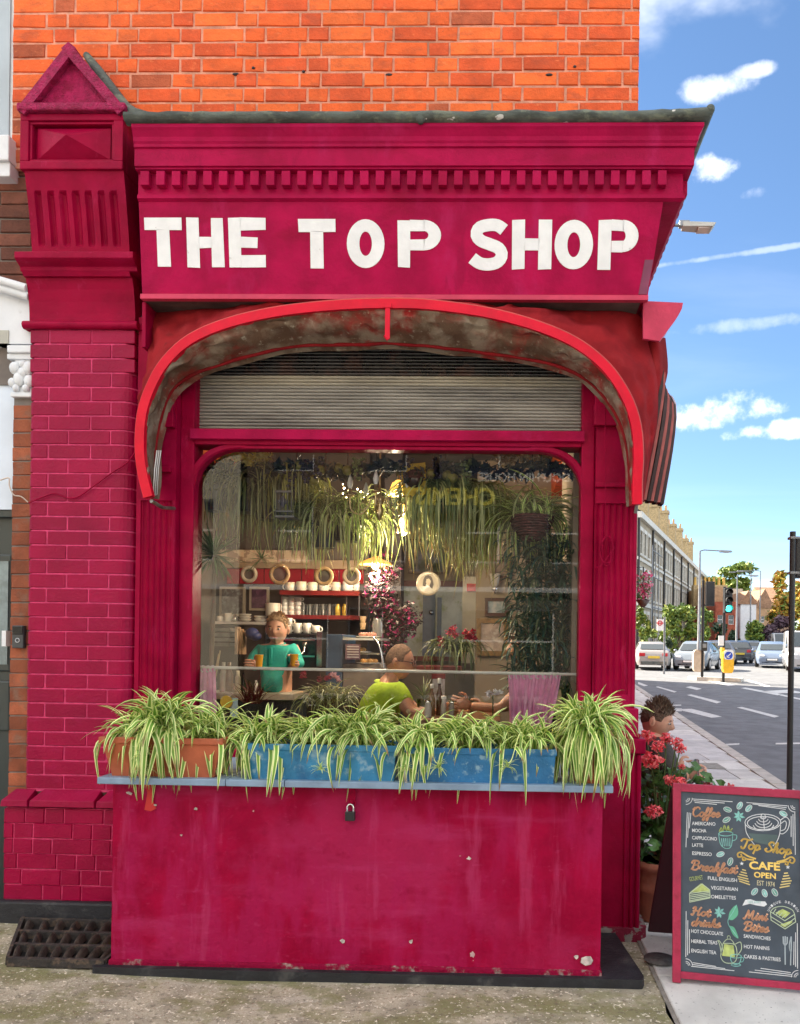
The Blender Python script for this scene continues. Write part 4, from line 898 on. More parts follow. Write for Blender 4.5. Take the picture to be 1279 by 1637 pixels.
q = MB(); q.box(-3.5, -2.72, .02, .035, 4.25, 5.9); q.build('window_pane', mat('sky_reflecting_pane', (.30, .36, .40), .08, .1, 3, spec=1.0), nb)
q = MB(); q.prism([(-.1, 9.4), (4.5, 12), (9, 9.4)], lambda u, v, t: (t, u, v), -9, -2.72); q.build('roof', MATS['slate'], nb)
db = thing('doorbell', tuple(at(28, 1018, -.02)), 'black video doorbell with a round button on the brown brick pier', 'doorbell')
xa, za = XZ(20.5, 1036, -.02); xb, zb_ = XZ(39, 1000, -.02)
q = MB(); q.box(xa, xb, -.028, .0, za, zb_); q.build('housing', mat('dark_grey_plastic', (.04, .045, .05), .35), db, .004)
q = MB(); q.box(xa+.002, xb-.003, -.031, -.027, (za+zb_)/2+.012, zb_-.004); q.build('camera_plate', mat('black_gloss', (.006, .006, .008), .15), db, .003)
q = MB(); cz = za+.042; cxm = (xa+xb)/2; q.tube([(cxm+.011*math.cos(a), -.030, cz+.011*math.sin(a)) for a in [k*math.pi/8 for k in range(17)]], .0022, 6); q.build('button_ring', mat('pale_ring', (.6, .62, .64), .3), db)
q = MB(); x, z = XZ(11, 1020, .04); q.box(x-.015, x+.008, .02, .08, z-.045, z+.04); tag(q.build('bell_push', STUCCO), 'small white bell push beside the black doorbell', 'bell push')
# ------------------------------------------------------------------ people
SKIN = mat('skin', (.60, .32, .22), .5, .08, 20, sub=.05)
SKIN2 = mat('tanned_skin', (.47, .22, .14), .5, .1, 20, sub=.05)
EYEW = mat('eye_white', (.50, .45, .42), .3, 0); IRIS = mat('iris', (.03, .02, .015), .2, 0); LIP = mat('lip', (.42, .13, .12), .5, 0)
def skinned(chains, sub=2):
    """chains: list of [(point, radius)...] sharing points where they join -> smooth evaluated mesh"""
    vs, rs, es, ix = [], [], [], {}
    for ch in chains:
        prev = None
        for p, r in ch:
            k = tuple(round(c, 4) for c in p)
            if k not in ix: ix[k] = len(vs); vs.append(p); rs.append(r)
            if prev is not None: es.append((prev, ix[k]))
            prev = ix[k]
    me = bpy.data.meshes.new('sk'); me.from_pydata([tuple(v) for v in vs], es, [])
    o = bpy.data.objects.new('sk', me); COL.objects.link(o); o.modifiers.new('s', 'SKIN').use_smooth_shade = True
    for i, d in enumerate(me.skin_vertices[0].data):
        r = rs[i]; d.radius = r if isinstance(r, tuple) else (r, r); d.use_root = (i == 0)
    sb = o.modifiers.new('b', 'SUBSURF'); sb.levels = sub
    dg = bpy.context.evaluated_depsgraph_get(); m2 = bpy.data.meshes.new_from_object(o.evaluated_get(dg)); bpy.data.objects.remove(o)
    return [tuple(v.co) for v in m2.vertices], [tuple(p.vertices) for p in m2.polygons]
def headframe(yaw, pitch=0, roll=0):
    """columns right, forward, up; yaw 0 looks to -y (towards the street)"""
    return (Matrix.Rotation(yaw, 3, 'Z') @ Matrix.Rotation(pitch, 3, 'X') @ Matrix.Rotation(roll, 3, 'Y'))
def g2(x, s): return math.exp(-x*x/(2*s*s))
def headpt(th, ph, k=1.0):
    cz = math.sin(ph); cr_ = math.cos(ph); az = th       # az 0 = face (-y)
    w, d, h = .076, .096, .118
    low = max(0, -cz)
    w *= 1-.30*low**1.6; front = max(0, math.cos(az))
    d *= 1-.12*low
    x = w*cr_*math.sin(az); y = -d*cr_*math.cos(az); z = h*cz
    out = 0
    a = az; f_ = Vector((math.sin(az)*cr_, -math.cos(az)*cr_, cz))
    out += .021*g2(a, .12)*g2(cz+.16, .10)+.012*g2(a, .09)*g2(cz+.02, .12)       # nose
    out += .006*g2(abs(a)-.34, .22)*g2(cz-.20, .06)                             # brow
    out -= .009*g2(abs(a)-.36, .13)*g2(cz-.06, .08)                             # socket
    out += .006*g2(abs(a)-.55, .22)*g2(cz+.16, .12)                             # cheek
    out += .009*g2(a, .28)*g2(cz+.80, .10)                                      # chin
    out += .006*g2(a, .20)*(g2(cz+.43, .035)+g2(cz+.54, .04))                   # lips
    out -= .004*g2(a, .25)*g2(cz+.485, .02)
    out += .004*g2(abs(a)-math.pi*.5, .5)*g2(cz+.55, .2)
    p = Vector((x, y, z))*k+f_*out; return p
def head(q, c, M, s=1.0, skin=0, ew=1, ir=2, lip=3):
    c = Vector(c); n, m = 40, 30; rows = []
    for i in range(m+1):
        ph = -math.pi/2+math.pi*i/m
        rows.append([c+M@(headpt(2*math.pi*k/n, ph)*s) for k in range(n)])
    q.grid(rows, skin, True, closeu=True)
    for sg in (-1, 1):
        e = Vector((.031*sg, -.083, .007))*s; 
        v0 = MB().ball((0, 0, 0), .0125*s, .011*s, .0085*s, 8, 6); q.add([c+M@(e+Vector(p)) for p in v0.v], v0.f, ew, True)
        v0 = MB().ball((0, 0, 0), .006*s, .004*s, .006*s, 8, 5); q.add([c+M@(e+Vector((0, -.0095*s, 0))+Vector(p)) for p in v0.v], v0.f, ir, True)
        v0 = MB().ball((0, 0, 0), .016*s, .006*s, .0035*s, 8, 4); q.add([c+M@(e+Vector((.002*sg, -.007*s, .020*s))+Vector(p)) for p in v0.v], v0.f, ir, True)
        v0 = MB().ball((0, 0, 0), .010*s, .021*s, .034*s, 10, 7); q.add([c+M@(Vector((.079*sg*s, .012*s, -.006*s))+Matrix.Rotation(sg*-.4, 3, 'Z')@Vector(p)) for p in v0.v], v0.f, skin, True)
        v0 = MB().ball((0, 0, 0), .006*s, .012*s, .02*s, 8, 5); q.add([c+M@(Vector((.086*sg*s, .008*s, -.004*s))+Vector(p)) for p in v0.v], v0.f, skin, True)
    v0 = MB().ball((0, 0, 0), .024*s, .006*s, .005*s, 10, 5); q.add([c+M@(Vector((0, -.093*s, -.057*s))+Vector(p)) for p in v0.v], v0.f, lip, True)
def hair(c, M, s, m, parent, line=.35, back=-.35, thick=.012, rough=.008, seed=0, name='hair'):
    """cap of hair over the skull; line/back = lowest sin(elevation) in front / behind"""
    c = Vector(c); q = MB(); n, mm = 44, 18; rows = []
    for i in range(mm+1):
        row = []
        for k in range(n):
            a = 2*math.pi*k/n; fr = (1+math.cos(a))/2; side_ = abs(math.sin(a))
            lo = back+(line-back)*fr**1.1; 
            if .35 < fr < .75: lo = min(lo, .05*fr+.02)
            ph0 = math.asin(max(-.95, min(.95, lo))); ph = ph0+(math.pi/2-ph0)*i/mm
            p = headpt(a, ph)*s; o = Vector((math.sin(a)*math.cos(ph), -math.cos(a)*math.cos(ph), math.sin(ph)))
            t = (thick+rough*noise.noise(Vector((a*3, ph*5, seed)))+rough*.7*noise.noise(Vector((a*9, ph*9, seed+4))))*min(1, i/2+.15)
            row.append(c+M@(p+o*t))
        rows.append(row)
    q.grid(rows, 0, True, closeu=True); return q
def hand(q, w, d, up_, grip=.03, s=1., mi=0, side=1):
    """palm from wrist w along d, fingers curling round towards up_ x d"""
    w = Vector(w); d = Vector(d).normalized(); up_ = Vector(up_).normalized(); nrm = d.cross(up_).normalized(); up_ = nrm.cross(d)
    pv = MB().ball((0, 0, 0), .05*s, .020*s, .040*s, 10, 7)
    B = Matrix((d, nrm, up_)).transposed(); q.add([w+d*.045*s+B@Vector(p) for p in pv.v], pv.f, mi, True)
    for k in range(4):
        b_ = w+d*.085*s+up_*(.030-.020*k)*s; L = (.034, .038, .036, .028)[k]*s
        a0 = .5; pts = [b_-d*.02*s, b_]; dr = d.copy(); p = b_
        for j in range(3):
            dr = (Matrix.Rotation(side*-(.55+.25*j), 3, up_) @ dr); p = p+dr*L*(1, .75, .6)[j]; pts.append(p)
        q.tube(pts, [.009*s, .0088*s, .0085*s, .008*s, .0065*s], 7, mi)
    t0 = w+d*.03*s+up_*.035*s; q.tube([t0, t0+up_*.025*s+d*.02*s, t0+up_*.03*s+d*.045*s-nrm*side*.012*s, t0+up_*.024*s+d*.062*s-nrm*side*.03*s], [.012*s, .0105*s, .0095*s, .007*s], 7, mi)

# ------------------------------------------------------------------ the café behind the glass
FZ = .10
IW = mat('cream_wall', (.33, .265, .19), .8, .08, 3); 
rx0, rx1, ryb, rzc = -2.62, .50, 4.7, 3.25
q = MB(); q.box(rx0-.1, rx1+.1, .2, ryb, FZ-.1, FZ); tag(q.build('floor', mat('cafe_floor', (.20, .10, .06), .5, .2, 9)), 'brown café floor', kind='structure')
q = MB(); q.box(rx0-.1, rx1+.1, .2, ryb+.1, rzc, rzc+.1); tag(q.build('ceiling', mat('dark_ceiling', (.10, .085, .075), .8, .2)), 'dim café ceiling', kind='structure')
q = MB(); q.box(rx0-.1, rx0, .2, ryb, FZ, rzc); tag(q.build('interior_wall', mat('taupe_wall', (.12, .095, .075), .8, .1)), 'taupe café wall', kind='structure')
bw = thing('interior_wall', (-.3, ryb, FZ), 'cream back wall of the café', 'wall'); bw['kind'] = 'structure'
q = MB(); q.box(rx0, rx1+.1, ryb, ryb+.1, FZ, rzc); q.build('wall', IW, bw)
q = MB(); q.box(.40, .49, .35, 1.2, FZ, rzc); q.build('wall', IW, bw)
# service wall behind the counter
x_s = at(588, 1000, 2.75).x
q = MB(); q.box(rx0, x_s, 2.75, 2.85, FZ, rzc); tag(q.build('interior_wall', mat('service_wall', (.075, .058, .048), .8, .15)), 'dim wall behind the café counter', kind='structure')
def quadpx(q, pts, Y, mi=0): return q.add([at(x, y, Y) for x, y in pts], [(0, 1, 2, 3)], mi)
def pxbox(q, xa, ya, xb, yb, Y, d, mi=0):           # box whose front face spans these pixels at depth Y
    a, b = at(xa, yb, Y), at(xb, ya, Y); return q.box(min(a.x, b.x), max(a.x, b.x), Y, Y+d, min(a.z, b.z), max(a.z, b.z), mi)
TILE = mat('crimson_tile', (.26, .008, .02), .15, .15, 6, rand=.2); WOODR = mat('dark_red_wood', (.16, .014, .014), .4, .2)
tb = thing('tiled_band', tuple(at(470, 920, 2.72)), 'band of dark red wall tiles behind the cup shelves', 'tiles')
for k in range(11):
    q = MB(); pxbox(q, 362+20*k+.6, 909, 381.5+20*k, 933, 2.735, .02); q.build('tile', TILE, tb, .002)
q = MB(); pxbox(q, 320, 896, 585, 907, 2.70, .06); tag(q.build('shelf_rail', mat('tan_board', (.27, .19, .12), .6, .15)), 'tan board along the wall above the red tiles', 'board')
q = MB(); pxbox(q, 340, 880, 492, 898, 2.68, .03); tag(q.build('notice_board', mat('card_board_tan', (.50, .38, .26), .7, .15, 8, col2=(.3, .2, .14), c2lo=.5, c2hi=.55, c2s=14)), 'tan notice board behind the hanging plants', 'notice board')
ORD = ['first', 'second', 'third', 'fourth', 'fifth', 'sixth', 'seventh', 'eighth', 'ninth', 'tenth', 'eleventh', 'twelfth']
POT = mat('cream_pottery', (.72, .66, .52), .25, .06); POTW = mat('white_pottery', (.72, .71, .68), .2, .04)
def mug(px, py, Y, w, h, m, label, grp, hdl=1, body=None):
    c = at(px, py, Y); k = (Y+4)/1200; r = w*k/2; hh = h*k
    t = thing('mug', (c.x, c.y, c.z), label, 'mug', grp)
    q = MB(); q.lathe([(r*.8, 0), (r*.95, hh*.06), (r, hh*.5), (r, hh), (r*.93, hh), (r*.9, hh*.1), (0, hh*.1)], c, 14); q.build('cup', m, t)
    if hdl: q = MB(); q.tube([(c.x+hdl*(r*.95+.022*math.sin(a)), c.y-.01, c.z+hh*.5-hh*.32*math.cos(a)) for a in [j*math.pi/6 for j in range(7)]], .006, 6); q.build('handle', m, t)
    return t
shelf = thing('wall_shelf', tuple(at(511, 990, 2.55)), 'two tier dark red shelf holding cups behind the counter', 'shelf')
q = MB(); pxbox(q, 447, 945, 575, 950.5, 2.38, .34); q.build('shelf_board', WOODR, shelf); q = MB(); pxbox(q, 447, 984, 575, 989, 2.38, .34); q.build('shelf_board', WOODR, shelf)
q = MB(); 
for x in (449, 553, 573): pxbox(q, x, 950, x+2, 985, 2.40, .03)
q.build('upright', MATS['chrome'], shelf)
for i, (x, w, m) in enumerate(((464, 16, POT), (482, 17, POT), (500, 16, POT), (518, 16, POT), (537, 15, POT), (556, 17, POTW), (570, 10, POTW))):
    mug(x, 945, 2.50, w, 14+(i % 2), m, ORD[i]+' mug from the left in the row on the top cup shelf', 'mugs on the top shelf', 1 if i % 2 else -1)
for j, x in enumerate((455, 466, 477)):
    for k in range((4, 5, 4)[j]):
        mug(x, 984-7.5*k, 2.52, 10.5, 7.6, POTW, 'white coffee cup '+ORD[k]+' from the bottom in the '+('left', 'middle', 'right')[j]+' stack on the lower shelf', 'stacked coffee cups', 1)
GL = glassmat('drinking_glass', 1.5, (.92, .94, .93))
for k in range(11):
    x = 485+k*5.2; c = at(x, 984, 2.5+.05*(k % 2)); q = MB(); q.lathe([(.011, 0), (.013, .10), (.0115, .10), (.010, .006), (0, .006)], c, 10); tag(q.build('glass', mat('clear_glass', (.75, .76, .74), .1, 0, spec=1, trans=.75)), ORD[k]+' clear tumbler from the left in the row on the lower shelf', 'glass', 'tumblers on the lower shelf')
for x in (540, 551): 
    c = at(x, 984, 2.5); q = MB(); q.lathe([(.022, 0), (.024, .07), (.016, .085), (.016, .1), (0, .1)], c, 12); tag(q.build('jar', mat('yellow_preserve', (.55, .38, .05), .2, .3, 30)), ('left', 'right')[x > 545]+' yellow jar of preserves on the lower shelf', 'jar', 'yellow jars')
for i, (x, y) in enumerate(((460, 1012), (476, 1012), (491, 1012), (461, 1000), (505, 1012))):
    mug(x, y, 2.25, 14, 16 if i < 3 else 12, POTW, ('leftmost big white mug on the coffee machine', 'middle big white mug on the coffee machine', 'third big white mug on the coffee machine', 'white mug perched on the leftmost mug of the coffee machine', 'small white mug at the right end of the coffee machine')[i], 'white mugs on the coffee machine', 1)
# coffee machine
cmn = thing('coffee_machine', tuple(at(482, 1066, 2.1)), 'black coffee machine with chrome knob behind the woman', 'coffee machine')
BLK = mat('black_enamel', (.012, .012, .014), .2, .1); CHR = MATS['chrome']
q = MB(); pxbox(q, 452, 1013, 506, 1070, 2.1, .4); q.build('body', BLK, cmn, .01)
q = MB(); pxbox(q, 455, 1022, 503, 1024, 2.09, .02); pxbox(q, 455, 1048, 503, 1050, 2.09, .02); q.build('trim', CHR, cmn)
c = at(488, 1030, 2.085); q = MB(); q.lathe([(.02, 0), (.02, .02), (0, .022)], c, 12, ax=Matrix.Rotation(R(90), 3, 'X')); q.build('knob', CHR, cmn)
q = MB(); q.tube([at(487, 1033, 2.08), at(486, 1041, 2.05), at(482, 1046, 2.03)], .012, 8); q.build('spout', CHR, cmn)
q = MB(); pxbox(q, 506, 1010, 515, 1066, 1.95, .25); tag(q.build('chrome_post', mat('brushed_steel', (.5, .5, .5), .25, .1, metal=1)), 'brushed steel side panel beside the coffee machine', 'panel')
# left back counter: framed pictures, shelf with bowls, clutter
for i, (xa, ya, xb, yb, lb, m) in enumerate(((350, 938, 392, 985, 'framed dark picture left of the purple picture', mat('dark_print', (.11, .09, .09), .3, .4, 20, col2=(.2, .2, .2), c2s=30)), (398, 938, 430, 976, 'framed purple flower picture behind the counter', mat('purple_print', (.10, .05, .09), .3, .5, 14, col2=(.16, .07, .13), c2s=22)))):
    t = thing('picture', tuple(at((xa+xb)/2, (ya+yb)/2, 2.7)), lb, 'picture')
    q = MB(); pxbox(q, xa, ya, xb, yb, 2.70, .03); q.build('frame', mat('pale_wood_frame', (.42, .36, .28), .5, .1), t, .004); q = MB(); pxbox(q, xa+4, ya+4, xb-4, yb-4, 2.694, .01); q.build('print', m, t)
cs = thing('counter_shelf', tuple(at(380, 995, 2.4)), 'white shelf of bowls behind the woman', 'shelf')
q = MB(); pxbox(q, 338, 994.5, 452, 997.5, 2.3, .3); q.build('board', mat('pale_shelf', (.5, .47, .45), .5), cs)
def bowl(px, py, Y, w, h, lb, g=None):
    c = at(px, py, Y); k = (Y+4)/1200; r = w*k/2; q = MB(); q.lathe([(r*.55, 0), (r*.9, h*k*.5), (r, h*k), (r*.94, h*k), (r*.5, h*k*.15), (0, h*k*.12)], c, 16); tag(q.build('bowl', POTW), lb, 'bowl', g)
for k in range(3): bowl(392, 994-4*k, 2.42, 20, 4.6, ('bottom', 'middle', 'top')[k]+' white bowl in the stack of three on the back shelf', 'stacked white bowls')
for k in range(2): bowl(416, 994-4.5*k, 2.42, 20, 5, ('lower', 'upper')[k]+' wide white bowl beside the stack of three bowls', 'wide white bowls')
mug(352, 994, 2.42, 11, 9, POTW, 'small white cup at the left end of the back shelf', 'cups on the back shelf'); mug(364, 994, 2.42, 12, 14, POTW, 'white jug shaped cup on the back shelf', 'cups on the back shelf')
q = MB(); c = at(375, 994, 2.42); q.lathe([(.02, 0), (.03, .02), (.024, .05), (.008, .06), (.006, .07), (0, .07)], c, 14); tag(q.build('teapot', CHR), 'small chrome teapot on the back shelf', 'teapot')
q = MB(); c = at(436, 984, 2.35); q.lathe([(.06, 0), (.063, .10), (.06, .105), (.057, .1), (.055, .01), (0, .01)], c, 16); tag(q.build('tub', mat('pale_tub', (.55, .5, .42), .4)), 'pale round tub behind the head of the woman', 'tub')
ct = thing('counter', tuple(at(430, 1110, 1.9)), 'service counter in front of the woman with a beige edge', 'counter')
q = MB(); pxbox(q, 318, 1110, 470, 1117, 1.45, .5); q.build('counter_top', mat('beige_counter', (.48, .42, .33), .4, .1), ct); a = at(318, 1117, 1.5); b = at(468, 1117, 1.5); q = MB(); q.box(a.x, b.x, 1.5, 1.9, FZ, a.z-.003); q.build('counter_front', mat('dark_blue_panel', (.03, .035, .05), .5, .2), ct)
bb = random.Random(5); JC = [mat('brown_jar', (.16, .08, .04), .3, .2, 30), POT, mat('dark_jar', (.03, .03, .035), .25, .2), mat('rust_packet', (.22, .07, .04), .5, .3, 30), POTW]
for k in range(11):
    px = 327+k*9+bb.uniform(-2, 2); h = bb.uniform(16, 38); py = 1108; c = at(px, py, 1.62+.1*(k % 3)); kk = 5.65/1200; r = bb.uniform(3, 5)*kk
    q = MB(); q.lathe([(r, 0), (r, h*kk*.7), (r*.6, h*kk*.8), (r*.6, h*kk), (0, h*kk)], c, 10); tag(q.build('jar', JC[k % 5]), ['brown glass jar', 'cream storage jar', 'dark bottle', 'rust coloured tin', 'white storage jar'][k % 5]+', '+ORD[k]+' from the left among the clutter left of the woman', 'jar', 'jars on the counter left of the woman')
for i, (xa, ya, xb, yb, m, nm, lb) in enumerate(((336, 1004, 368, 1034, 'grey_crate', 'crate', 'grey slatted crate below the bowl shelf'), (375, 1002, 388, 1046, 'tan_packet', 'packet', 'tan packets standing below the bowl shelf'), (393, 1004, 413, 1022, 'blue_cloth_bundle', 'cloth', 'dark blue cloth bundle behind the elbow of the woman'))):
    col = ((.15, .14, .13), (.36, .24, .15), (.01, .025, .12))[i]; q = MB()
    if i == 0:
        for k in range(4): pxbox(q, xa, ya+8*k, xb, ya+8*k+5, 2.2, .2)
    elif i == 1:
        for k in range(3): pxbox(q, xa+4.5*k, ya+3*k, xb-9+4.5*k, yb, 2.15+.02*k, .1)
    else: c = at(403, 1013, 2.2); q.ball(c, .06, .05, .05, 12, 8); q.ball(c+Vector((.03, 0, -.02)), .05, .05, .04)
    tag(q.build(nm, mat(m, col, .6, .3, 14)), lb, nm)
# display case with cakes at the right end of the counter
dc = thing('display_case', tuple(at(565, 1090, 1.5)), 'glass fronted cake display case with a blue grey end panel', 'display case')
q = MB(); pxbox(q, 520, 1014, 548, 1110, 1.55, .5); q.build('end_panel', mat('blue_grey_panel', (.035, .07, .13), .3, .2), dc, .01)
q = MB(); pxbox(q, 548, 1062, 612, 1110, 1.55, .5); q.build('base', mat('case_base', (.18, .15, .13), .5, .2), dc, .005)
q = MB(); pxbox(q, 548, 1020, 608, 1023, 1.5, .45); pxbox(q, 552, 1044, 604, 1046, 1.6, .35); q.build('glass_shelf', mat('pale_glass_shelf', (.5, .48, .42), .15, .1), dc)
q = MB(); q.tube(catmull([at(597, 1018, 1.5), at(606, 1032, 1.48), at(611, 1052, 1.46), at(613, 1068, 1.46)], 5), .008); q.build('curved_edge', CHR, dc)
FOOD = mat('pastry', (.55, .28, .08), .6, .3, 30, col2=(.62, .42, .2), c2s=40)
for i, (x, y, n_) in enumerate(((588, 1020, 6), (590, 1062, 6), (575, 1044, 5))):
    t = thing('plate', tuple(at(x, y, 1.62)), ['plate of pink cakes on top of the display case', 'plate of golden pastries low in the display case', 'plate of pastries on the middle shelf of the display case'][i], 'plate')
    q = MB(); q.lathe([(.05, 0), (.09, .01), (.088, .013), (0, .006)], at(x, y, 1.62), 18); q.build('dish', POTW, t)
    for k in range(n_): q = MB(); c = at(x-10+k*4, y-3, 1.58+.03*(k % 3)); q.ball(c+Vector((0, 0, .012)), .022, .02, .016, 8, 6); q.build('cake', FOOD if i else mat('pink_cake', (.6, .28, .2), .6, .3, 30), t)
t = thing('price_card', tuple(at(563, 1042, 1.5)), 'small pink and grey price card on the display case', 'card')
q = MB(); pxbox(q, 552, 1030, 576, 1054, 1.49, .006); q.build('card', mat('grey_pink_card', (.18, .10, .13), .5, .3, 30), t)
for k in range(5): q = MB(); pxbox(q, 554.5, 1033+4.2*k, 573.5, 1034.4+4.2*k, 1.486, .003); q.build('text_line', mat('pale_text', (.55, .5, .5), .6), t)
t = thing('storage_jar', tuple(at(603, 1018, 1.7)), 'tall clear storage jar beside the dark ivy column', 'jar')
q = MB(); q.lathe([(.035, 0), (.04, .02), (.04, .11), (.03, .125), (.03, .14), (0, .14)], at(603, 1018, 1.75), 16); q.build('jar', mat('jar_glass', (.5, .5, .48), .08, .1, spec=1, trans=.6), t)
q = MB(); c = at(580, 1006, 1.8); q.lathe([(.018, 0), (.024, .05), (0, .05)], c, 10); q.lathe([(.018, .05), (.024, .10), (0, .1)], c, 10); tag(q.build('paper_cups', mat('tan_cup', (.5, .33, .18), .6)), 'stack of tan paper cups at the end of the shelf', 'cups')
# portholes hanging in a row
for i, (x, y, r, m) in enumerate(((398, 918, 13.5, (.45, .38, .30)), (447, 918, 16.5, (.36, .22, .11)), (518, 921, 15, (.34, .22, .10)), (562, 921, 14, (.40, .30, .20)))):
    c = at(x, y, 2.0); k = 6/1200; t = thing('porthole_mirror', tuple(c), ['pale round mirror leftmost in the row of portholes', 'wooden porthole mirror above the head of the woman', 'wooden porthole mirror half hidden by trailing leaves', 'pale rope edged round mirror beside the pendant lamp'][i], 'mirror', 'round mirrors below the hanging plants')
    q = MB(); pts = [(c.x+(r-2.5)*k*math.cos(a), c.y, c.z+(r-2.5)*k*math.sin(a)) for a in [j*math.pi/14 for j in range(29)]]; q.tube(pts, 3.2*k, 8); q.build('ring', mat('porthole_wood_%d' % i, m, .4, .2, 14), t)
    q = MB(); q.lathe([((r-3)*k, 0), (0, .002)], (c.x, c.y+.01, c.z), 24, ax=Matrix.Rotation(R(90), 3, 'X')); q.build('mirror_glass', mat('dim_mirror', (.30, .27, .25), .12, .3, 12, metal=.7), t)
    if i == 1:
        for a in range(6): q = MB(); q.ball((c.x+(r-2.5)*k*math.cos(a*1.047), c.y-.014, c.z+(r-2.5)*k*math.sin(a*1.047)), .006); q.build('stud', CHR, t)
# dark ivy column between counter and dining room
CRE = mat('dark_ivy_leaf', (.045, .035, .035), .6, .4, 12, rand=.3); MAG = mat('magenta_flower', (.30, .02, .12), .6, .3, 14)
q = MB(); a = at(612, 1000, 2.3); b = at(640, 1000, 2.3); q.box(a.x, b.x, 2.3, 2.5, FZ, rzc); col = tag(q.build('column', mat('dark_column', (.03, .022, .022), .6, .2)), 'dark column wrapped in ivy in the middle of the café', 'column')
def leafcloud(name, m, boxes, n, size, seed, label=None, cat=None, group=None, kind=None, parent=None, drop=0.):
    """many small leaf faces spread through ellipsoids (centre, radii)"""
    r = random.Random(seed); q = MB()
    ms = m if isinstance(m, list) else [m]
    for c, rd in boxes:
        for _ in range(n):
            d = Vector((r.gauss(0, 1), r.gauss(0, 1), r.gauss(0, 1))).normalized()*(r.random()**.45)
            p = Vector(c)+Vector((d.x*rd[0], d.y*rd[1], d.z*rd[2])); s = size*r.uniform(.6, 1.4)
            t = Vector((r.gauss(0, 1), r.gauss(0, 1), r.gauss(0, .7)-drop)).normalized(); b_ = t.cross(Vector((r.gauss(0, 1), r.gauss(0, 1), r.gauss(0, 1)))).normalized(); nn = t.cross(b_)
            q.add([p-t*s, p+b_*s*.45+nn*.1*s, p+t*s, p-b_*s*.45+nn*.1*s], [(0, 1, 2, 3)], r.randrange(len(ms)), False)
    o = q.build(name, ms, parent); return tag(o, label, cat, group, kind)
t = thing('ivy_plant', tuple(at(622, 1000, 2.2)), 'dark climbing plant with magenta flowers covering the column', 'plant')
leafcloud('foliage', [CRE, CRE, CRE, MAG], [(at(x, y, 2.2), (.11, .12, .13)) for x, y in ((606, 930), (620, 960), (610, 985), (636, 990), (630, 1020), (600, 950), (648, 1000), (622, 905), (628, 1045), (655, 985))], 170, .022, 3, parent=t)
# dining room: painting, mirror door, white door, pictures on the wall
def framed(xa, ya, xb, yb, Y, fm, pm_, lb, e=4, cat='picture', name='picture'):
    t = thing(name, tuple(at((xa+xb)/2, (ya+yb)/2, Y)), lb, cat); q = MB()
    pxbox(q, xa, ya, xb, ya+e, Y-.025, .03); pxbox(q, xa, yb-e, xb, yb, Y-.025, .03); pxbox(q, xa, ya+e, xa+e, yb-e, Y-.025, .03); pxbox(q, xb-e, ya+e, xb, yb-e, Y-.025, .03); q.build('frame', fm, t)
    q = MB(); pxbox(q, xa+e-.5, ya+e-.5, xb-e+.5, yb-e+.5, Y-.01, .012); q.build('print', pm_, t); return t
BRW = mat('dark_brown_frame', (.07, .025, .015), .4, .2); GOLD = mat('gilt_frame', (.24, .14, .05), .4, .25, 30)
framed(653, 862, 716, 916, 4.6, BRW, mat('landscape_painting', (.10, .13, .09), .6, .5, 9, col2=(.20, .22, .30), c2lo=.45, c2hi=.6, c2s=5), 'dark landscape painting high on the cream back wall', 2)
framed(775, 956, 812, 985, 3.0, BRW, mat('seascape_print', (.24, .30, .32), .4, .3, 14, col2=(.45, .46, .44), c2lo=.5, c2hi=.6, c2s=9), 'small seascape in a brown frame under the wall lamp', 5)
framed(762, 989, 812, 1048, 3.0, GOLD, mat('pale_sketch_print', (.42, .33, .28), .5, .3, 11, col2=(.58, .52, .46), c2lo=.48, c2hi=.6, c2s=8), 'large pale picture in a wide gilt frame', 7)
framed(790, 895, 818, 924, 3.0, BRW, mat('dim_print', (.2, .14, .1), .5, .3, 14), 'dim brown framed picture behind the trailing leaves', 3)
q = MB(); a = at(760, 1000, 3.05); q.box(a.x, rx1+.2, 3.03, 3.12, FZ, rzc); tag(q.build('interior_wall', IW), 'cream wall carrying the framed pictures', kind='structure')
t = thing('wall_lamp', tuple(at(791, 935, 2.95)), 'frosted glass wall lamp above the small seascape', 'lamp')
c = at(791, 938, 2.93); q = MB(); q.lathe([(.02, 0), (.035, .03), (.045, .09), (.05, .12), (.046, .12), (.02, .01)], c, 14); q.build('lamp_shade', mat('frosted_shade', (.55, .5, .42), .3), t); q = MB(); q.tube([c, c-Vector((0, 0, .03)), c+Vector((0, .07, -.05))], .012); q.ball(c-Vector((0, 0, .02)), .03, .03, .02); q.build('bracket', CHR, t)
dr = thing('glazed_door', tuple(at(690, 1000, 4.5)), 'mirrored opening with a blue grey door at the back of the café', 'door')
q = MB(); pxbox(q, 640, 929, 742, 937, 4.55, .1); pxbox(q, 640, 1050, 742, 1056, 4.55, .1); q.build('frame', WOODR, dr)
q = MB(); pxbox(q, 640, 937, 742, 1050, 4.62, .04); q.build('mirror_panel', mat('pale_mirror', (.62, .66, .60), .35, .2, 5, col2=(.34, .40, .20), c2lo=.5, c2hi=.65, c2s=6), dr)
q = MB(); pxbox(q, 675, 938, 696, 1048, 4.57, .04); pxbox(q, 698, 955, 706, 1048, 4.57, .04); q.build('blue_grey_door', mat('blue_grey_door_paint', (.09, .14, .22), .4, .2), dr); c = at(689, 979, 4.55); q = MB(); q.ball(c, .03); q.build('handle', CHR, dr)
q = MB(); pxbox(q, 738, 922, 762, 1060, 3.4, .06); tag(q.build('white_door', mat('cream_door', (.72, .68, .58), .5, .05)), 'white painted door edge beside the framed pictures', 'door')
q = MB(); pxbox(q, 746, 933, 761, 945, 3.36, .05); tag(q.build('red_box', mat('bright_red_box', (.62, .01, .015), .4)), 'bright red box on the white door', 'box')
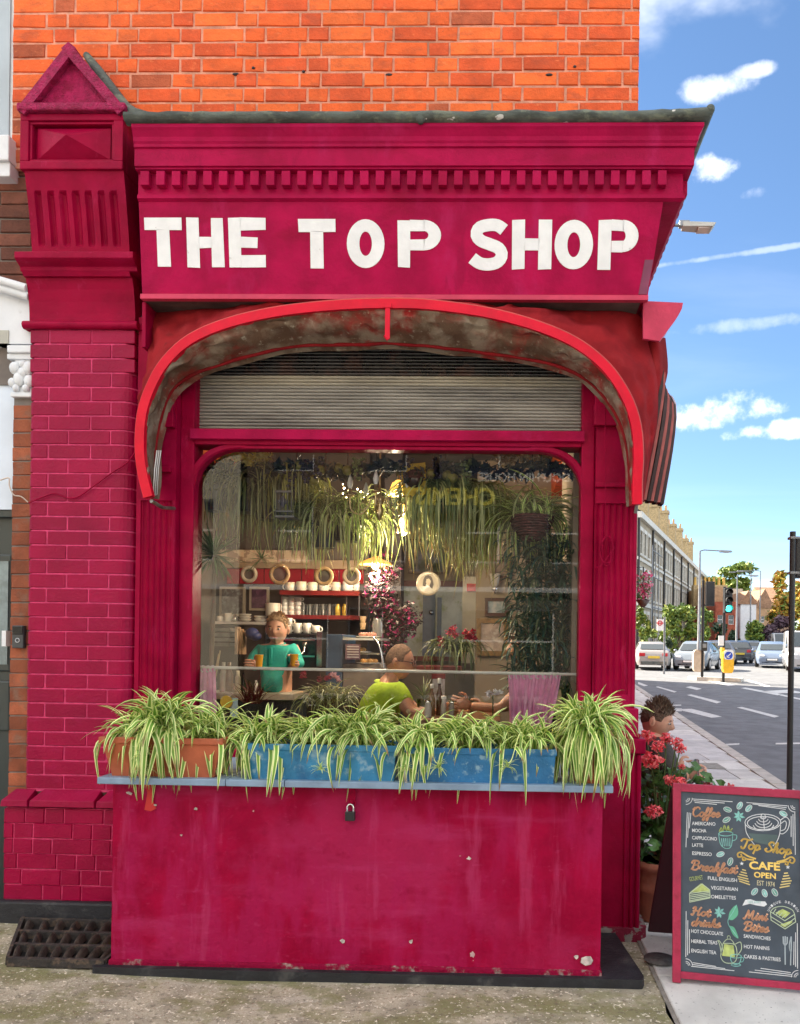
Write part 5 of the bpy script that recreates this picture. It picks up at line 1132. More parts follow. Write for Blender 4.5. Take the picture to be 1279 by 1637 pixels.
pt = thing('wall_plate', tuple(at(685, 933, 1.9)), 'round decorative plate painted with a dark haired woman', 'plate')
c = at(685, 933, 1.9); k = 5.9/1200; q = MB(); q.lathe([(19.5*k, 0), (18.5*k, .012), (15*k, .006), (0, .006)], c, 28, ax=Matrix.Rotation(R(90), 3, 'X')); q.build('dish', mat('cream_plate', (.44, .39, .30), .25, .06), pt)
def plq(pts, m, nm, d): q = MB(); q.prism([(c.x+u*k, c.z+v*k) for u, v in pts], lambda u, v, t_: (u, t_, v), c.y-.012-d, c.y-.010-d); q.build(nm, m, pt)
plq([(-8, 6), (-5, 12), (0, 13.5), (5, 11), (7, 5), (8, -2), (6, -9), (3, -12), (2, 0), (-3, 0), (-5, -5), (-9, -3)], mat('ink_brown', (.03, .02, .018), .5), 'painted_hair', .0)
plq([(-3, 7), (1, 8), (4, 4), (3, -1), (1, -4), (-2, -2), (-4, 2)], mat('ink_face', (.5, .42, .32), .5), 'painted_face', .003); plq([(-8, -14), (-3, -6), (2, -5), (8, -10), (7, -15), (0, -17)], mat('ink_dress', (.48, .44, .36), .5), 'painted_dress', .001)

# ------------------------------------------------------------------ lit lamps
def plight(loc, e, col, r=.03):
    l = bpy.data.lights.new('lamp_light', 'POINT'); l.energy = e; l.color = col; l.shadow_soft_size = r; o = bpy.data.objects.new('lamp_light', l); COL.objects.link(o); o.location = loc; return o
WARM = (1, .80, .56)
BULB = mat('glowing_bulb', (1, .8, .5), .4, 0, emis=(1, .70, .32), es=5); SHADE = mat('glowing_shade', (.8, .45, .12), .5, 0, emis=(1, .42, .06), es=.8)
BRASS = mat('antique_brass', (.62, .50, .30), .3, .2, 20, metal=1.)
for i, (x, y, Y, w, h, lb, e) in enumerate(((637, 792, .95, 34, 24, 'glowing amber glass shade behind the chandelier', 6), (645, 852, 1.0, 22, 26, 'glowing tulip glass wall light under the chandelier', 5))):
    c = at(x, y, Y); k = (Y+4)/1200; t = thing('lamp', tuple(c), lb, 'lamp')
    q = MB(); q.lathe([(w/2*k, 0), (w*.42*k, h*.35*k), (w*.30*k, h*.8*k), (w*.12*k, h*k), (.004, h*k)], c, 16); q.build('lamp_shade', SHADE, t); q = MB(); q.ball(c+Vector((0, 0, .01)), .028); q.build('bulb', BULB, t)
    q = MB(); q.tube([c+Vector((0, 0, h*k)), c+Vector((0, 0, h*k+.08)), c+Vector((0, .12, h*k+.1))], .008); q.build('stem', BRASS, t); plight(c+Vector((0, -.05, -.06)), e, WARM)
c = at(600, 905, 2.1); t = thing('pendant_lamp', tuple(c), 'glowing orange conical pendant lamp over the counter', 'lamp'); k = 6.1/1200
q = MB(); q.lathe([(26*k, 0), (25*k, 3*k), (5*k, 12*k), (3*k, 14*k), (2*k, 14*k), (23*k, 1*k)], c+Vector((0, 0, .01)), 24); q.build('lamp_shade', mat('orange_shade', (.42, .17, .04), .4, .2, emis=(1, .35, .05), es=.35), t)
q = MB(); q.ball(c, .03); q.build('bulb', BULB, t); q = MB(); q.tube([c+Vector((0, 0, 14*k)), (c.x, c.y, rzc)], .004); q.build('flex', BLK, t); plight(c+Vector((0, -.02, -.07)), 10, WARM)
cc = at(607, 797, .42); kk = 4.42/1200; ch = thing('chandelier', tuple(cc), 'brass chandelier with scrolled arms and white candle bulbs', 'chandelier')
q = MB(); q.tube([(cc.x, cc.y, rzc), (cc.x, cc.y, cc.z)], .0055, 8); q.lathe([(.006, -.13), (.022, -.10), (.028, -.07), (.014, -.04), (.03, -.02), (.034, 0), (.012, .02), (.006, .08)], cc, 14); q.build('stem', BRASS, ch)
for i in range(5):
    a = R(-160)+i*R(72)+.0; dx = Vector((math.cos(a), math.sin(a), 0)); Rr = .175
    pts = [cc+dx*.02+Vector((0, 0, -.02)), cc+dx*.05+Vector((0, 0, .0)), cc+dx*.065+Vector((0, 0, -.05)), cc+dx*.11+Vector((0, 0, -.10)), cc+dx*.165+Vector((0, 0, -.08)), cc+dx*Rr+Vector((0, 0, -.01)), cc+dx*Rr]
    q = MB(); q.tube(catmull(pts, 5), .005, 6)
    q.tube(catmull([cc+dx*.065+Vector((0, 0, -.06)), cc+dx*.10+Vector((0, 0, -.03)), cc+dx*.12+Vector((0, 0, -.06)), cc+dx*.095+Vector((0, 0, -.075)), cc+dx*.085+Vector((0, 0, -.058))], 5), .003, 5); ar = q.build('arm', BRASS, ch)
    e = cc+dx*Rr; q = MB(); q.lathe([(.004, -.005), (.026, .003), (.028, .008), (.01, .006), (.010, .045), (0, .045)], e, 12); q.build('candle_cup', BRASS, ar)
    q = MB(); q.lathe([(.010, .045), (.016, .065), (.0165, .08), (.010, .105), (.003, .125), (0, .126)], e, 12); q.build('candle_bulb', mat('opal_bulb', (.80, .82, .84), .3, 0), ar)
plight(at(560, 790, 1.5), 5, WARM); q = MB()
for j in range(12): q.ball(at(556+bb.uniform(-8, 22), 785+bb.uniform(-12, 12), 1.5), bb.uniform(.003, .009))
tag(q.build('fairy_lights', BULB), 'glowing crystal light behind the left arm of the chandelier', 'lights')

# ------------------------------------------------------------------ hanging plants, garland
def hanging(px, py, Y, n, w, L, label, m=None, el=(10, 75), droop=(5, 9), pot=None, potm=None, wd=.0072, sd_=(.12, .08), clear=False):
    c = at(px, py, Y); t = thing('hanging_plant', tuple(c), label, 'plant', 'spider plants hanging in the window'); q = MB()
    for i in range(n):
        az = rnd.uniform(0, 6.283)
        if clear and math.sin(az) < -.25: az = -az
        o = Vector((rnd.uniform(-1, 1)*sd_[0], rnd.uniform(-1, 1)*sd_[1], rnd.uniform(-.03, .03)))
        blade(q, c+o, az, R(rnd.uniform(*el)), rnd.uniform(.3, 1.15)*L, rnd.uniform(*droop), wd*rnd.uniform(.7, 1.2), 9, rnd.uniform(-1.2, 1.2), rnd.randrange(2), rnd.uniform(-2, 2))
    q.build('foliage', m or [LEAFI, LEAFD], t)['kind'] = 'stuff'
    if pot:
        q = MB(); r = pot; q.lathe([(r*.7, -.16), (r*.95, -.02), (r, 0), (r*.9, 0), (r*.85, -.03), (0, -.03)], c+Vector((0, 0, -.0)), 16); q.build('pot', potm, t)
    q = MB(); q.tube([c, (c.x, c.y, rzc)], .003, 4); q.build('hanging_cord', BLK, t); return c, t
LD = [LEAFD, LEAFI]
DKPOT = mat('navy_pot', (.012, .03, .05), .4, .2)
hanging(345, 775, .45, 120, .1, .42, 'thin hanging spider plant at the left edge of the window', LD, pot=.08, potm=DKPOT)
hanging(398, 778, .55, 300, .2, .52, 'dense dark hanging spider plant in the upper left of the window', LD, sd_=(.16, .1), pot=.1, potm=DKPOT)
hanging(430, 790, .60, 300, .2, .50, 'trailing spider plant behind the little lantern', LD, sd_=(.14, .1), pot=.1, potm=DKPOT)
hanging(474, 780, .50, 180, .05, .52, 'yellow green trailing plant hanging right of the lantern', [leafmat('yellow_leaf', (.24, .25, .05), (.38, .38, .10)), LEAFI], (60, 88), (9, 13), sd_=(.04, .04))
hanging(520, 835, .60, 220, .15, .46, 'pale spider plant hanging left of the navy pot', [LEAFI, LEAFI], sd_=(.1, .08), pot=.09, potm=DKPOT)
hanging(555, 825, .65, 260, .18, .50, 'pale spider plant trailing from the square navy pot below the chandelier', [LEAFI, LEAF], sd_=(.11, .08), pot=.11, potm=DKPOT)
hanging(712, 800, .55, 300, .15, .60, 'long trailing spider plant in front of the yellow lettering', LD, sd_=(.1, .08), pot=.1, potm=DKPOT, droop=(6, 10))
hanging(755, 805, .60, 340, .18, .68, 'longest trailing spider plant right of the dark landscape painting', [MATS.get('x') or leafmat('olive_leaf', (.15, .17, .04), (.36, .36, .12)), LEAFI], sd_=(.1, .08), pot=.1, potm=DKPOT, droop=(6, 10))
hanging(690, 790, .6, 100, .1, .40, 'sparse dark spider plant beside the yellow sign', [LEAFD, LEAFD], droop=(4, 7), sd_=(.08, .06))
c, tb_ = hanging(850, 828, .38, 320, .2, .42, 'full spider plant spilling from the wicker basket', [LEAF, LEAFI], (5, 88), (4, 9), sd_=(.11, .1), clear=True)
q = MB(); prof_ = [(.055, -.13), (.095, -.10), (.115, -.05), (.122, 0)]
for i_, (r_, z_) in enumerate([(.05+.072*math.sin(math.pi/2*j/9), -.125+.125*j/9) for j in range(10)]):
    q.tube([(c.x+(r_+.004*(-1)**(k+i_))*math.cos(k*math.pi/14), c.y+(r_+.004*(-1)**(k+i_))*math.sin(k*math.pi/14), c.z+z_) for k in range(29)], .0075, 5)
q.lathe([(0, -.12), (.05, -.12), (.112, -.01), (0, -.01)], c, 18); q.build('wicker_basket', mat('dark_wicker', (.075, .018, .018), .6, .3, 20), tb_)
YU = leafmat('yucca_leaf', (.09, .16, .05), (.16, .26, .10))
def spiky(px, py, Y, n, L, w, label, m, el=(-50, 80), trunk=True, droop=(.5, 2.2)):
    c = at(px, py, Y); t = thing('yucca_plant', tuple(c), label, 'plant'); q = MB()
    for i in range(n): blade(q, c, rnd.uniform(0, 6.28), R(rnd.uniform(*el)), L*rnd.uniform(.7, 1.1), rnd.uniform(*droop), w, 6, rnd.uniform(-.6, .6))
    q.build('foliage', m, t)['kind'] = 'stuff'
    if trunk: q = MB(); q.tube([c, c+Vector((-.01, .02, -.3)), (c.x-.03, c.y+.03, c.z-.9)], .014); q.build('trunk', mat('bare_stem', (.2, .15, .1), .8, .2), t)
spiky(343, 888, .30, 90, .20, .0075, 'spiky green yucca crown low at the left of the window', YU)
spiky(335, 785, .40, 50, .22, .006, 'dark spiky plant behind the left arched corner', LEAFD, trunk=False)
spiky(418, 893, .45, 24, .12, .004, 'small spiky plant tip above the porthole mirrors', YU, trunk=False)
# leafy bamboo filling the right side
BAM = [mat('bamboo_leaf', (.045, .10, .055), .5, .3, 8), mat('bamboo_leaf_blue', (.03, .10, .085), .5, .3, 8), mat('bamboo_leaf_pale', (.12, .16, .08), .5, .3, 8)]
t = thing('bamboo_plant', tuple(at(870, 1080, .6)), 'tall drooping bamboo plant filling the right side of the window', 'plant'); q = MB()
for i in range(2600):
    px, py = rnd.uniform(812, 926), rnd.uniform(850, 1100)
    if px < 840 and rnd.random() < .45: continue
    blade(q, at(px, py, rnd.uniform(.35, .85)), rnd.uniform(0, 6.28), R(rnd.uniform(-50, 30)), rnd.uniform(.08, .16), rnd.uniform(4, 12), .007, 4, rnd.uniform(-1, 1), rnd.choice([0, 0, 1, 2]))
q.build('foliage', BAM, t)['kind'] = 'stuff'
q = MB()
for px in (842, 868, 893, 915): q.tube(catmull([at(px+rnd.uniform(-6, 6), y, .6) for y in (1090, 1020, 950, 890, 850)], 3), .006, 5)
q.build('stems', mat('bamboo_stem', (.12, .13, .06), .6), t)
# garland under the window head
GRA = [mat('green_grape', (.16, .22, .09), .3, .3, 30), mat('navy_grape', (.02, .025, .06), .3, .3, 30)]
gl_ = thing('garland', tuple(at(620, 748, .35)), 'garland of dark leaves along the top of the window', 'garland')
leafcloud('foliage', [mat('dark_garland_leaf', (.022, .04, .03), .5, .4, 10), mat('blue_garland_leaf', (.02, .035, .055), .5, .4, 10)], [(at(x, 752+6*math.sin(x), .38), (.14, .06, .05)) for x in range(350, 930, 30)], 60, .03, 8, parent=gl_)
for i, (x, y, m, n_) in enumerate(((573, 745, 0, 30), (490, 752, 1, 30), (508, 748, 1, 20), (745, 752, 0, 30), (650, 750, 1, 26), (465, 765, 1, 22), (700, 745, 1, 20))):
    c = at(x, y, .33); q = MB()
    for k in range(n_): zz = rnd.uniform(-.075, .06); q.ball(c+Vector((rnd.uniform(-1, 1)*(.03+zz*.25), rnd.uniform(-.02, .02), zz)), .0105, n=7, m=5)
    q.build('grape_bunch', GRA[m], gl_)
for x, y in ((541, 748), (502, 767), (555, 752), (512, 752), (478, 745), (690, 757), (715, 760), (725, 765)):
    q = MB(); q.ball(at(x, y, .35), .03, n=12, m=9); q.build('apple', mat('green_apple', (.20, .20, .05), .35, .3, 12), gl_)
t = thing('flower_swag', tuple(at(395, 735, .35)), 'bunch of yellow artificial flowers in the top left corner of the window', 'flowers')
leafcloud('petals', [mat('yellow_petal', (.60, .48, .09), .6, .2), mat('pale_yellow_petal', (.62, .55, .22), .6, .2)], [(at(x, y, .34), (.045, .03, .03)) for x, y in ((362, 733), (376, 730), (392, 733), (400, 740), (410, 731), (425, 730))], 40, .02, 12, parent=t)
t = thing('flower_swag', tuple(at(830, 740, .4)), 'bunch of brown dried flowers in the top right of the window', 'flowers')
leafcloud('petals', [mat('brown_petal', (.25, .14, .05), .7, .3), mat('cream_petal', (.42, .34, .2), .7, .2)], [(at(x, y, .4), (.06, .03, .04)) for x, y in ((815, 738), (832, 733), (850, 740), (866, 735), (800, 732))], 36, .022, 13, parent=t)
t = thing('lantern', tuple(at(455, 803, .5)), 'little grey lantern with a diamond window hanging among the plants', 'lantern'); q = MB()
for xx in (441, 447, 453, 459, 465, 468): pxbox(q, xx, 785, xx+1.2, 826, .32, .01)
pxbox(q, 440, 784, 470, 787, .32, .1); pxbox(q, 440, 824, 470, 827, .32, .1); pxbox(q, 440, 816, 470, 818, .32, .01); q.build('bars', mat('grey_wire', (.15, .15, .15), .5), t)
q = MB(); pxbox(q, 442, 787, 468, 816, .40, .02); q.build('back', mat('lantern_back', (.22, .17, .12), .5), t); c = at(453, 802, .34); q = MB(); q.prism([(c.x-.03, c.z), (c.x, c.z-.035), (c.x+.03, c.z), (c.x, c.z+.035)], lambda u, v, w_: (u, w_, v), .33, .34); q.build('diamond', mat('navy_glass', (.02, .02, .05), .2), t)
t = thing('yellow_sign', tuple(at(660, 770, .36)), 'yellow hanging sign with a dark round emblem', 'sign'); q = MB(); q.hexa([at(645, 795, .36), at(682, 790, .36), at(682, 790, .37), at(645, 795, .37), at(641, 743, .36), at(680, 739, .36), at(680, 739, .37), at(641, 743, .37)]); q.build('board', mat('yellow_sign_board', (.55, .38, .02), .5, .1), t)
c = at(662, 765, .356); q = MB(); q.lathe([(.055, 0), (.05, .012), (0, .02)], c, 24, ax=Matrix.Rotation(R(90), 3, 'X')); q.build('emblem', mat('oxblood_emblem', (.05, .012, .02), .15), t)

# ------------------------------------------------------------------ rod, curtains, table, sill things
a, b = at(305, 1066.5, .17), at(930, 1078.5, .17); q = MB(); q.tube([a, b], .009, 8); tag(q.build('curtain_rod', mat('white_rod', (.70, .70, .66), .3)), 'thin white curtain rod across the shop window', 'rod')
PINK = mat('pink_curtain', (.92, .38, .66), .8, .12, 12, .2, 90); WHT = mat('white_net', (.7, .68, .7), .8, .1)
def curtain(xa, xb, yt, yb, nf, label, xa2, xb2):
    t = thing('curtain', tuple(at((xa+xb)/2, yt, .17)), label, 'curtain', 'pink café curtains'); rows = []
    for i in range(13):
        v = i/12; row = []
        for k in range(nf*8+1):
            u = k/(nf*8); p0 = at(xa+(xb-xa)*u, yt, .165); p1 = at(xa2+(xb2-xa2)*u, yb, .165); p = p0.lerp(p1, v)
            am = .008+.012*v; p.y += am*math.sin(u*nf*2*math.pi+.6*math.sin(v*3+u*9)); p.x += .006*math.sin(u*nf*2*math.pi*2+v*2); row.append(p)
        rows.append(row)
    q = MB(); q.grid(rows); q.build('cloth', PINK, t)
    q = MB()
    for k in range(nf):
        c = at(xa+(xb-xa)*(k+.5)/nf, yt+3, .165); q.tube([(c.x+.012*math.cos(a), c.y, c.z+.006+.018*math.sin(a)) for a in [j*math.pi/5 for j in range(11)]], .0035, 5)
    q.build('loops', WHT, t)
curtain(313, 344, 1068, 1145, 4, 'narrow pink curtain at the left end of the rod', 312, 346)
curtain(812, 897, 1079, 1165, 8, 'gathered pink curtain at the right end of the rod', 815, 878)
tabz = at(700, 1142, .8).z
tb2 = thing('cafe_table', tuple(at(720, 1145, .75)), 'small café table between the two diners inside the window', 'table')
a, b = at(655, 1143, .55), at(800, 1143, .55); q = MB(); q.box(a.x, b.x, .45, 1.25, tabz-.03, tabz); q.build('table_top', mat('table_wood', (.22, .10, .05), .4, .2), tb2, .005)
q = MB(); q.tube([((a.x+b.x)/2, .85, FZ), ((a.x+b.x)/2, .85, tabz-.03)], .04); q.build('leg', BLK, tb2)
def bottle(px, Y, h, r, m, capm, label, neck=.45):
    c = at(px, 1142, Y); c.z = tabz; t = thing('sauce_bottle', tuple(c), label, 'bottle')
    q = MB(); q.lathe([(r, 0), (r, h*.55), (r*neck, h*.75), (r*neck, h*.88), (0, h*.88)], c, 14); q.build('bottle', m, t); q = MB(); q.lathe([(r*neck*1.3, h*.86), (r*neck*1.3, h), (0, h)], c, 12); q.build('cap', capm, t)
CAPW = mat('white_cap', (.72, .70, .66), .4)
bottle(702, .72, .235, .02, mat('malt_vinegar', (.10, .035, .02), .15), CAPW, 'tall dark vinegar bottle with white cap on the table')
bottle(690, .70, .20, .02, mat('brown_sauce', (.20, .10, .05), .2), CAPW, 'brown sauce bottle with white cap on the table')
bottle(709, .62, .13, .018, mat('glass_cruet', (.45, .42, .38), .15), CAPW, 'small clear cruet in front of the vinegar bottle', .7)
bottle(684, .60, .105, .022, mat('salt_glass', (.6, .6, .58), .2), CHR, 'salt shaker with metal top on the table', .8)
bottle(722, .66, .10, .018, mat('pepper_glass', (.3, .28, .26), .2), CHR, 'pepper shaker with metal top on the table', .8)
t = thing('menu_holder', tuple(at(697, 1110, .95)), 'upright menu card in a dark red holder on the table', 'menu'); q = MB(); pxbox(q, 691, 1083, 711, 1140, .95, .008); q.build('card', mat('pale_menu', (.50, .45, .45), .5, .2, 30), t); q = MB(); pxbox(q, 690, 1077, 712, 1085, .945, .018); q.build('holder', WOODR, t)
t = thing('table_plant', tuple(at(678, 1130, .9)), 'small dark potted plant behind the salt shaker', 'plant'); q = MB(); c = at(678, 1118, .95)
for k in range(26): blade(q, c, rnd.uniform(0, 6.28), R(rnd.uniform(30, 85)), rnd.uniform(.1, .22), rnd.uniform(2, 7), .005, 6)
q.build('foliage', LEAFD, t)['kind'] = 'stuff'; q = MB(); q.lathe([(.04, -.09), (.05, 0), (0, 0)], c, 12); q.build('pot', GL, t)
# red flowers and trailing leaves in the middle of the room
t = thing('flower_arrangement', tuple(at(728, 1040, 1.5)), 'arrangement of deep red flowers over long drooping leaves', 'flowers'); c = at(730, 1042, 1.5); q = MB()
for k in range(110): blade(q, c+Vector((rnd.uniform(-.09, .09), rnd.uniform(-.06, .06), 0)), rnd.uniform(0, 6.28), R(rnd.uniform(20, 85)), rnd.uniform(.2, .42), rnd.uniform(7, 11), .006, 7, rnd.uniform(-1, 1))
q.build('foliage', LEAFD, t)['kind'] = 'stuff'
RP = [mat('deep_red_petal', (.30, .006, .03), .5, .3), mat('pinkish_petal', (.48, .05, .10), .5, .3)]
for i, (x, y) in enumerate(((706, 1030), (704, 1022), (718, 1010), (725, 1005), (727, 1014), (748, 1020), (756, 1010), (752, 1015), (744, 1012), (758, 1022))):
    leafcloud('bloom', RP[1] if i in (2, 3, 4) else RP[0], [(at(x, y, 1.45), (.028, .028, .028))], 26, .016, 30+i, parent=t)
q = MB(); pxbox(q, 665, 1066, 735, 1072, 1.6, .3); tag(q.build('divider_shelf', WOODR), 'dark red ledge behind the man in lime', 'ledge')
# things on the inner sill
t = thing('grassy_plant', tuple(at(525, 1125, .6)), 'grassy pot plant with pink and red flowers inside the window', 'plant'); c = at(525, 1118, .55); q = MB()
for k in range(150): blade(q, c+Vector((rnd.uniform(-.10, .12), rnd.uniform(-.05, .05), rnd.uniform(-.02, .02))), rnd.uniform(0, 6.28), R(rnd.uniform(15, 80)), rnd.uniform(.14, .26), rnd.uniform(7, 13), .0042, 7, rnd.uniform(-1, 1))
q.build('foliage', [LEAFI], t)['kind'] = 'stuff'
for i, (x, y, m) in enumerate(((485, 1079, 0), (512, 1084, 0), (524, 1083, 1), (534, 1080, 2), (540, 1084, 2))): leafcloud('bloom', [RP[0], RP[1], mat('pale_pink_petal', (.7, .4, .45), .5, .2)][m] if m or i == 0 else RP[0], [(at(x, y, .5), (.022, .022, .022))], 30, .013, 60+i, parent=t)
t = thing('dried_plant', tuple(at(400, 1125, .5)), 'crimson dried spiky plant inside the window beside the yellow sticker', 'plant'); c = at(403, 1125, .5); q = MB()
for k in range(80): blade(q, c+Vector((rnd.uniform(-.05, .05), 0, 0)), rnd.uniform(0, 6.28), R(rnd.uniform(20, 88)), rnd.uniform(.10, .2), rnd.uniform(1, 5), .004, 5)
q.build('foliage', mat('dried_crimson', (.14, .012, .02), .7, .3), t)['kind'] = 'stuff'
q = MB(); c = at(362, 1122, .12); q.lathe([(.035, 0), (0, .001)], c, 24, ax=Matrix.Rotation(R(90), 3, 'X')); tag(q.build('sticker', mat('yellow_sticker', (.75, .45, .03), .5)), 'round yellow sticker low in the left of the window', 'sticker')
q = MB(); pxbox(q, 368, 1116, 380, 1146, .13, .004); tag(q.build('leaflet', mat('pale_blue_leaflet', (.45, .6, .72), .5, .15, 30)), 'pale blue leaflet beside the yellow sticker', 'leaflet')
for i, x in enumerate((357, 366)):
    c = at(x, 1105, .35); q = MB(); q.lathe([(.022, 0), (.022, .10), (.010, .14), (.010, .17), (0, .17)], c, 12); tag(q.build('bottle', JC[0] if i else mat('pale_bottle', (.4, .38, .3), .2)), ['pale slim bottle inside the window by the pink curtain', 'brown bottle inside the window by the pink curtain'][i], 'bottle')
q = MB(); 
for (x0_, y0_, x1_, y1_) in ((322, 1125, 350, 1045), (330, 1120, 352, 1040)):
    q.tube(catmull([at(x0_, y0_, .3), at((x0_+x1_)/2+2, (y0_+y1_)/2+10, .3), at(x1_, y1_, .3)], 4), [.004]*9, 5)
tag(q.build('dried_stalks', mat('straw', (.55, .45, .25), .8, .2)), 'two straw coloured stalks leaning in front of the left curtain', 'stalks')

# ------------------------------------------------------------------ woman with two yellow cups
def person(name, loc, label): return thing(name, loc, label, 'person')
YW = 1.75
hc = at(443, 1006, YW); wp = person('person', (hc.x, YW, FZ), 'person with short fair hair in a turquoise polo shirt holding two yellow cups')
P_ = lambda x, y, d=0: at(x, y, YW+d)
neck, chest, waist, hip = P_(442, 1030, .02), P_(441, 1048, .03), P_(441, 1088, .02), P_(441, 1122, .02)
sl, sr_ = P_(417, 1040, .02), P_(466, 1040, .02); el_, er_ = P_(402, 1062, -.02), P_(477, 1062, -.02); wl, wr_ = P_(410, 1064, -.20), P_(471, 1062, -.20)
foot = lambda s_: Vector((hip.x+s_*.09, YW, FZ+.05))
chains = [[(hip, (.14, .10)), (waist, (.125, .09)), (chest, (.14, .095)), (neck, .05), (hc+Vector((0, .02, -.06)), .05)], [(chest, (.14, .095)), (sl, .055), (el_, .042), (wl, .028)], [(chest, (.14, .095)), (sr_, .055), (er_, .042), (wr_, .028)],
          [(hip, (.14, .10)), (Vector((hip.x-.08, YW, .65)), .065), (foot(-1), .045), (foot(-1)+Vector((0, -.14, -.02)), .03)], [(hip, (.14, .10)), (Vector((hip.x+.08, YW, .65)), .065), (foot(1), .045), (foot(1)+Vector((0, -.14, -.02)), .03)]]
v, f = skinned(chains); q = MB(); q.add(v, f, 0, True); head(q, hc, headframe(R(4), R(4)), 1.02)
hand(q, wl, Vector((.02, -1, .12)), Vector((0, .1, 1)), side=1, s=.95); hand(q, wr_, Vector((-.02, -1, .12)), Vector((0, .1, 1)), side=-1, s=.95)
q.build('body', [SKIN, EYEW, IRIS, LIP], wp)
TURQ = mat('turquoise_cotton', (.010, .36, .31), .75, .22, 7, .4, 60)
sh = [[(hip+Vector((0, 0, .03)), (.158, .118)), (waist, (.145, .108)), (chest, (.155, .112)), (neck.lerp(chest, .40), (.105, .085)), (neck+Vector((0, 0, -.01)), (.066, .062))], [(chest, (.155, .112)), (sl, .070), (el_, .056), (wl.lerp(el_, .15), .042)], [(chest, (.155, .112)), (sr_, .070), (er_, .056), (wr_.lerp(er_, .15), .042)]]
v, f = skinned(sh); q = MB(); q.add([(a+.008*noise.noise(Vector((a*12, b*9, c*9))), b+.020*noise.noise(Vector((a*8, b*3, c*9))), c) for a, b, c in v], f, 0, True)
q.tube([neck+Vector((.062*math.cos(a), .055*math.sin(a)-.0, -.005+.012*math.sin(a))) for a in [k*math.pi/9 for k in range(19)]], .014, 6)
q.build('shirt', TURQ, wp)
q = MB(); q.box(chest.x-.010, chest.x+.012, YW-.115, YW-.09, chest.z-.06, chest.z+.06); q.build('placket', TURQ, wp, .004)
v, f = skinned([[(hip+Vector((0, 0, .02)), (.15, .11)), (Vector((hip.x-.08, YW, .65)), .08), (foot(-1)+Vector((0, 0, .05)), .06)], [(hip+Vector((0, 0, .02)), (.15, .11)), (Vector((hip.x+.08, YW, .65)), .08), (foot(1)+Vector((0, 0, .05)), .06)]], 1); q = MB(); q.add(v, f, 0, True); q.build('trousers', mat('navy_trousers', (.015, .018, .03), .8, .2), wp)
HB = mat('fair_hair', (.33, .21, .11), .6, .3, 40, .6, 120)
q = hair(hc, headframe(R(4), R(4)), 1.02, HB, wp, .60, -.25, .009, .006, 2); M_ = headframe(R(4), R(4))
for k in range(500):
    a = rnd.uniform(0, 6.28); fr = (1+math.cos(a))/2; ph = rnd.uniform(-.2+.8*fr, 1.5); o = M_@Vector((math.sin(a)*math.cos(ph), -math.cos(a)*math.cos(ph), math.sin(ph))); p = hc+M_@(headpt(a, ph)*1.02)+o*.008; tg = (o*.5+Vector((math.sin(a)*.6, -.4*math.cos(a), -.5+rnd.uniform(0, .7)))).normalized(); s_ = tg.cross(Vector((0, 1, .2))).normalized()*.0015; L = rnd.uniform(.012, .026)
    q.add([p-s_, p+s_, p+tg*L*.6+s_+o*.004, p+tg*L], [(0, 1, 2, 3)])
q.build('hair', HB, wp)
YC = mat('yellow_cup', (.80, .40, .01), .5, .08)
for i, (x, y) in enumerate(((414, 1066), (470, 1065))):
    c = at(x, y, YW-.30); t = thing('paper_cup', tuple(c), ['yellow paper cup in the hand nearer the jars', 'yellow paper cup in the hand nearer the coffee machine'][i], 'cup'); q = MB(); q.lathe([(.022, 0), (.03, .085), (.032, .088), (.029, .088), (.022, .01), (0, .01)], c, 18); q.build('cup', YC, t)
# man in a lime T-shirt sitting in profile
YM = 1.0; hm = at(639, 1058, YM); mp = person('person', (hm.x, YM, FZ), 'person in a lime green T-shirt and glasses sitting in profile at the window table')
P_ = lambda x, y, d=0: at(x, y, YM+d)
hip = Vector((P_(600, 1180).x, YM, .62)); waist = P_(600, 1150); chest = P_(604, 1118); neck = P_(623, 1086); shn = P_(637, 1106, -.16); shf = P_(628, 1104, .17)
eln = P_(657, 1141, -.20); wrn = P_(700, 1139, -.22); elf = P_(668, 1140, .15); wrf = P_(705, 1138, .02); kn = Vector((hip.x+.42, YM-.1, .60)); kf = Vector((hip.x+.42, YM+.1, .60))
chains = [[(hip, (.15, .14)), (waist, (.14, .14)), (chest, (.115, .125)), (neck, .052), (hm+Vector((-.02, 0, -.06)), .053)], [(chest, (.115, .125)), (shn, .062), (eln, .046), (wrn, .032)], [(chest, (.115, .125)), (shf, .062), (elf, .046), (wrf, .032)],
          [(hip, (.15, .14)), (kn, .065), (Vector((kn.x, kn.y, FZ+.05)), .045), (Vector((kn.x+.14, kn.y, FZ+.03)), .03)], [(hip, (.15, .14)), (kf, .065), (Vector((kf.x, kf.y, FZ+.05)), .045), (Vector((kf.x+.14, kf.y, FZ+.03)), .03)]]
v, f = skinned(chains); q = MB(); q.add(v, f, 0, True); HM = headframe(R(84), R(8)); head(q, hm, HM, .98); hand(q, wrn, Vector((1, -.1, .0)), Vector((0, 0, 1)), side=-1, s=.95); hand(q, wrf, Vector((1, -.1, .0)), Vector((0, 0, 1)), side=1, s=.95)
q.build('body', [SKIN2, EYEW, IRIS, LIP], mp)
LIME = mat('lime_cotton', (.42, .62, .03), .8, .12, 8, .5, 40)
v, f = skinned([[(hip+Vector((0, 0, .05)), (.175, .165)), (waist, (.165, .165)), (chest, (.148, .165)), (neck.lerp(chest, .45)+Vector((-.012, 0, -.01)), (.092, .11)), (neck+Vector((-.010, 0, -.015)), (.070, .072))], [(chest, (.148, .165)), (shn, .080), (shn.lerp(eln, .72), .068)], [(chest, (.148, .165)), (shf, .080), (shf.lerp(elf, .72), .072)]])
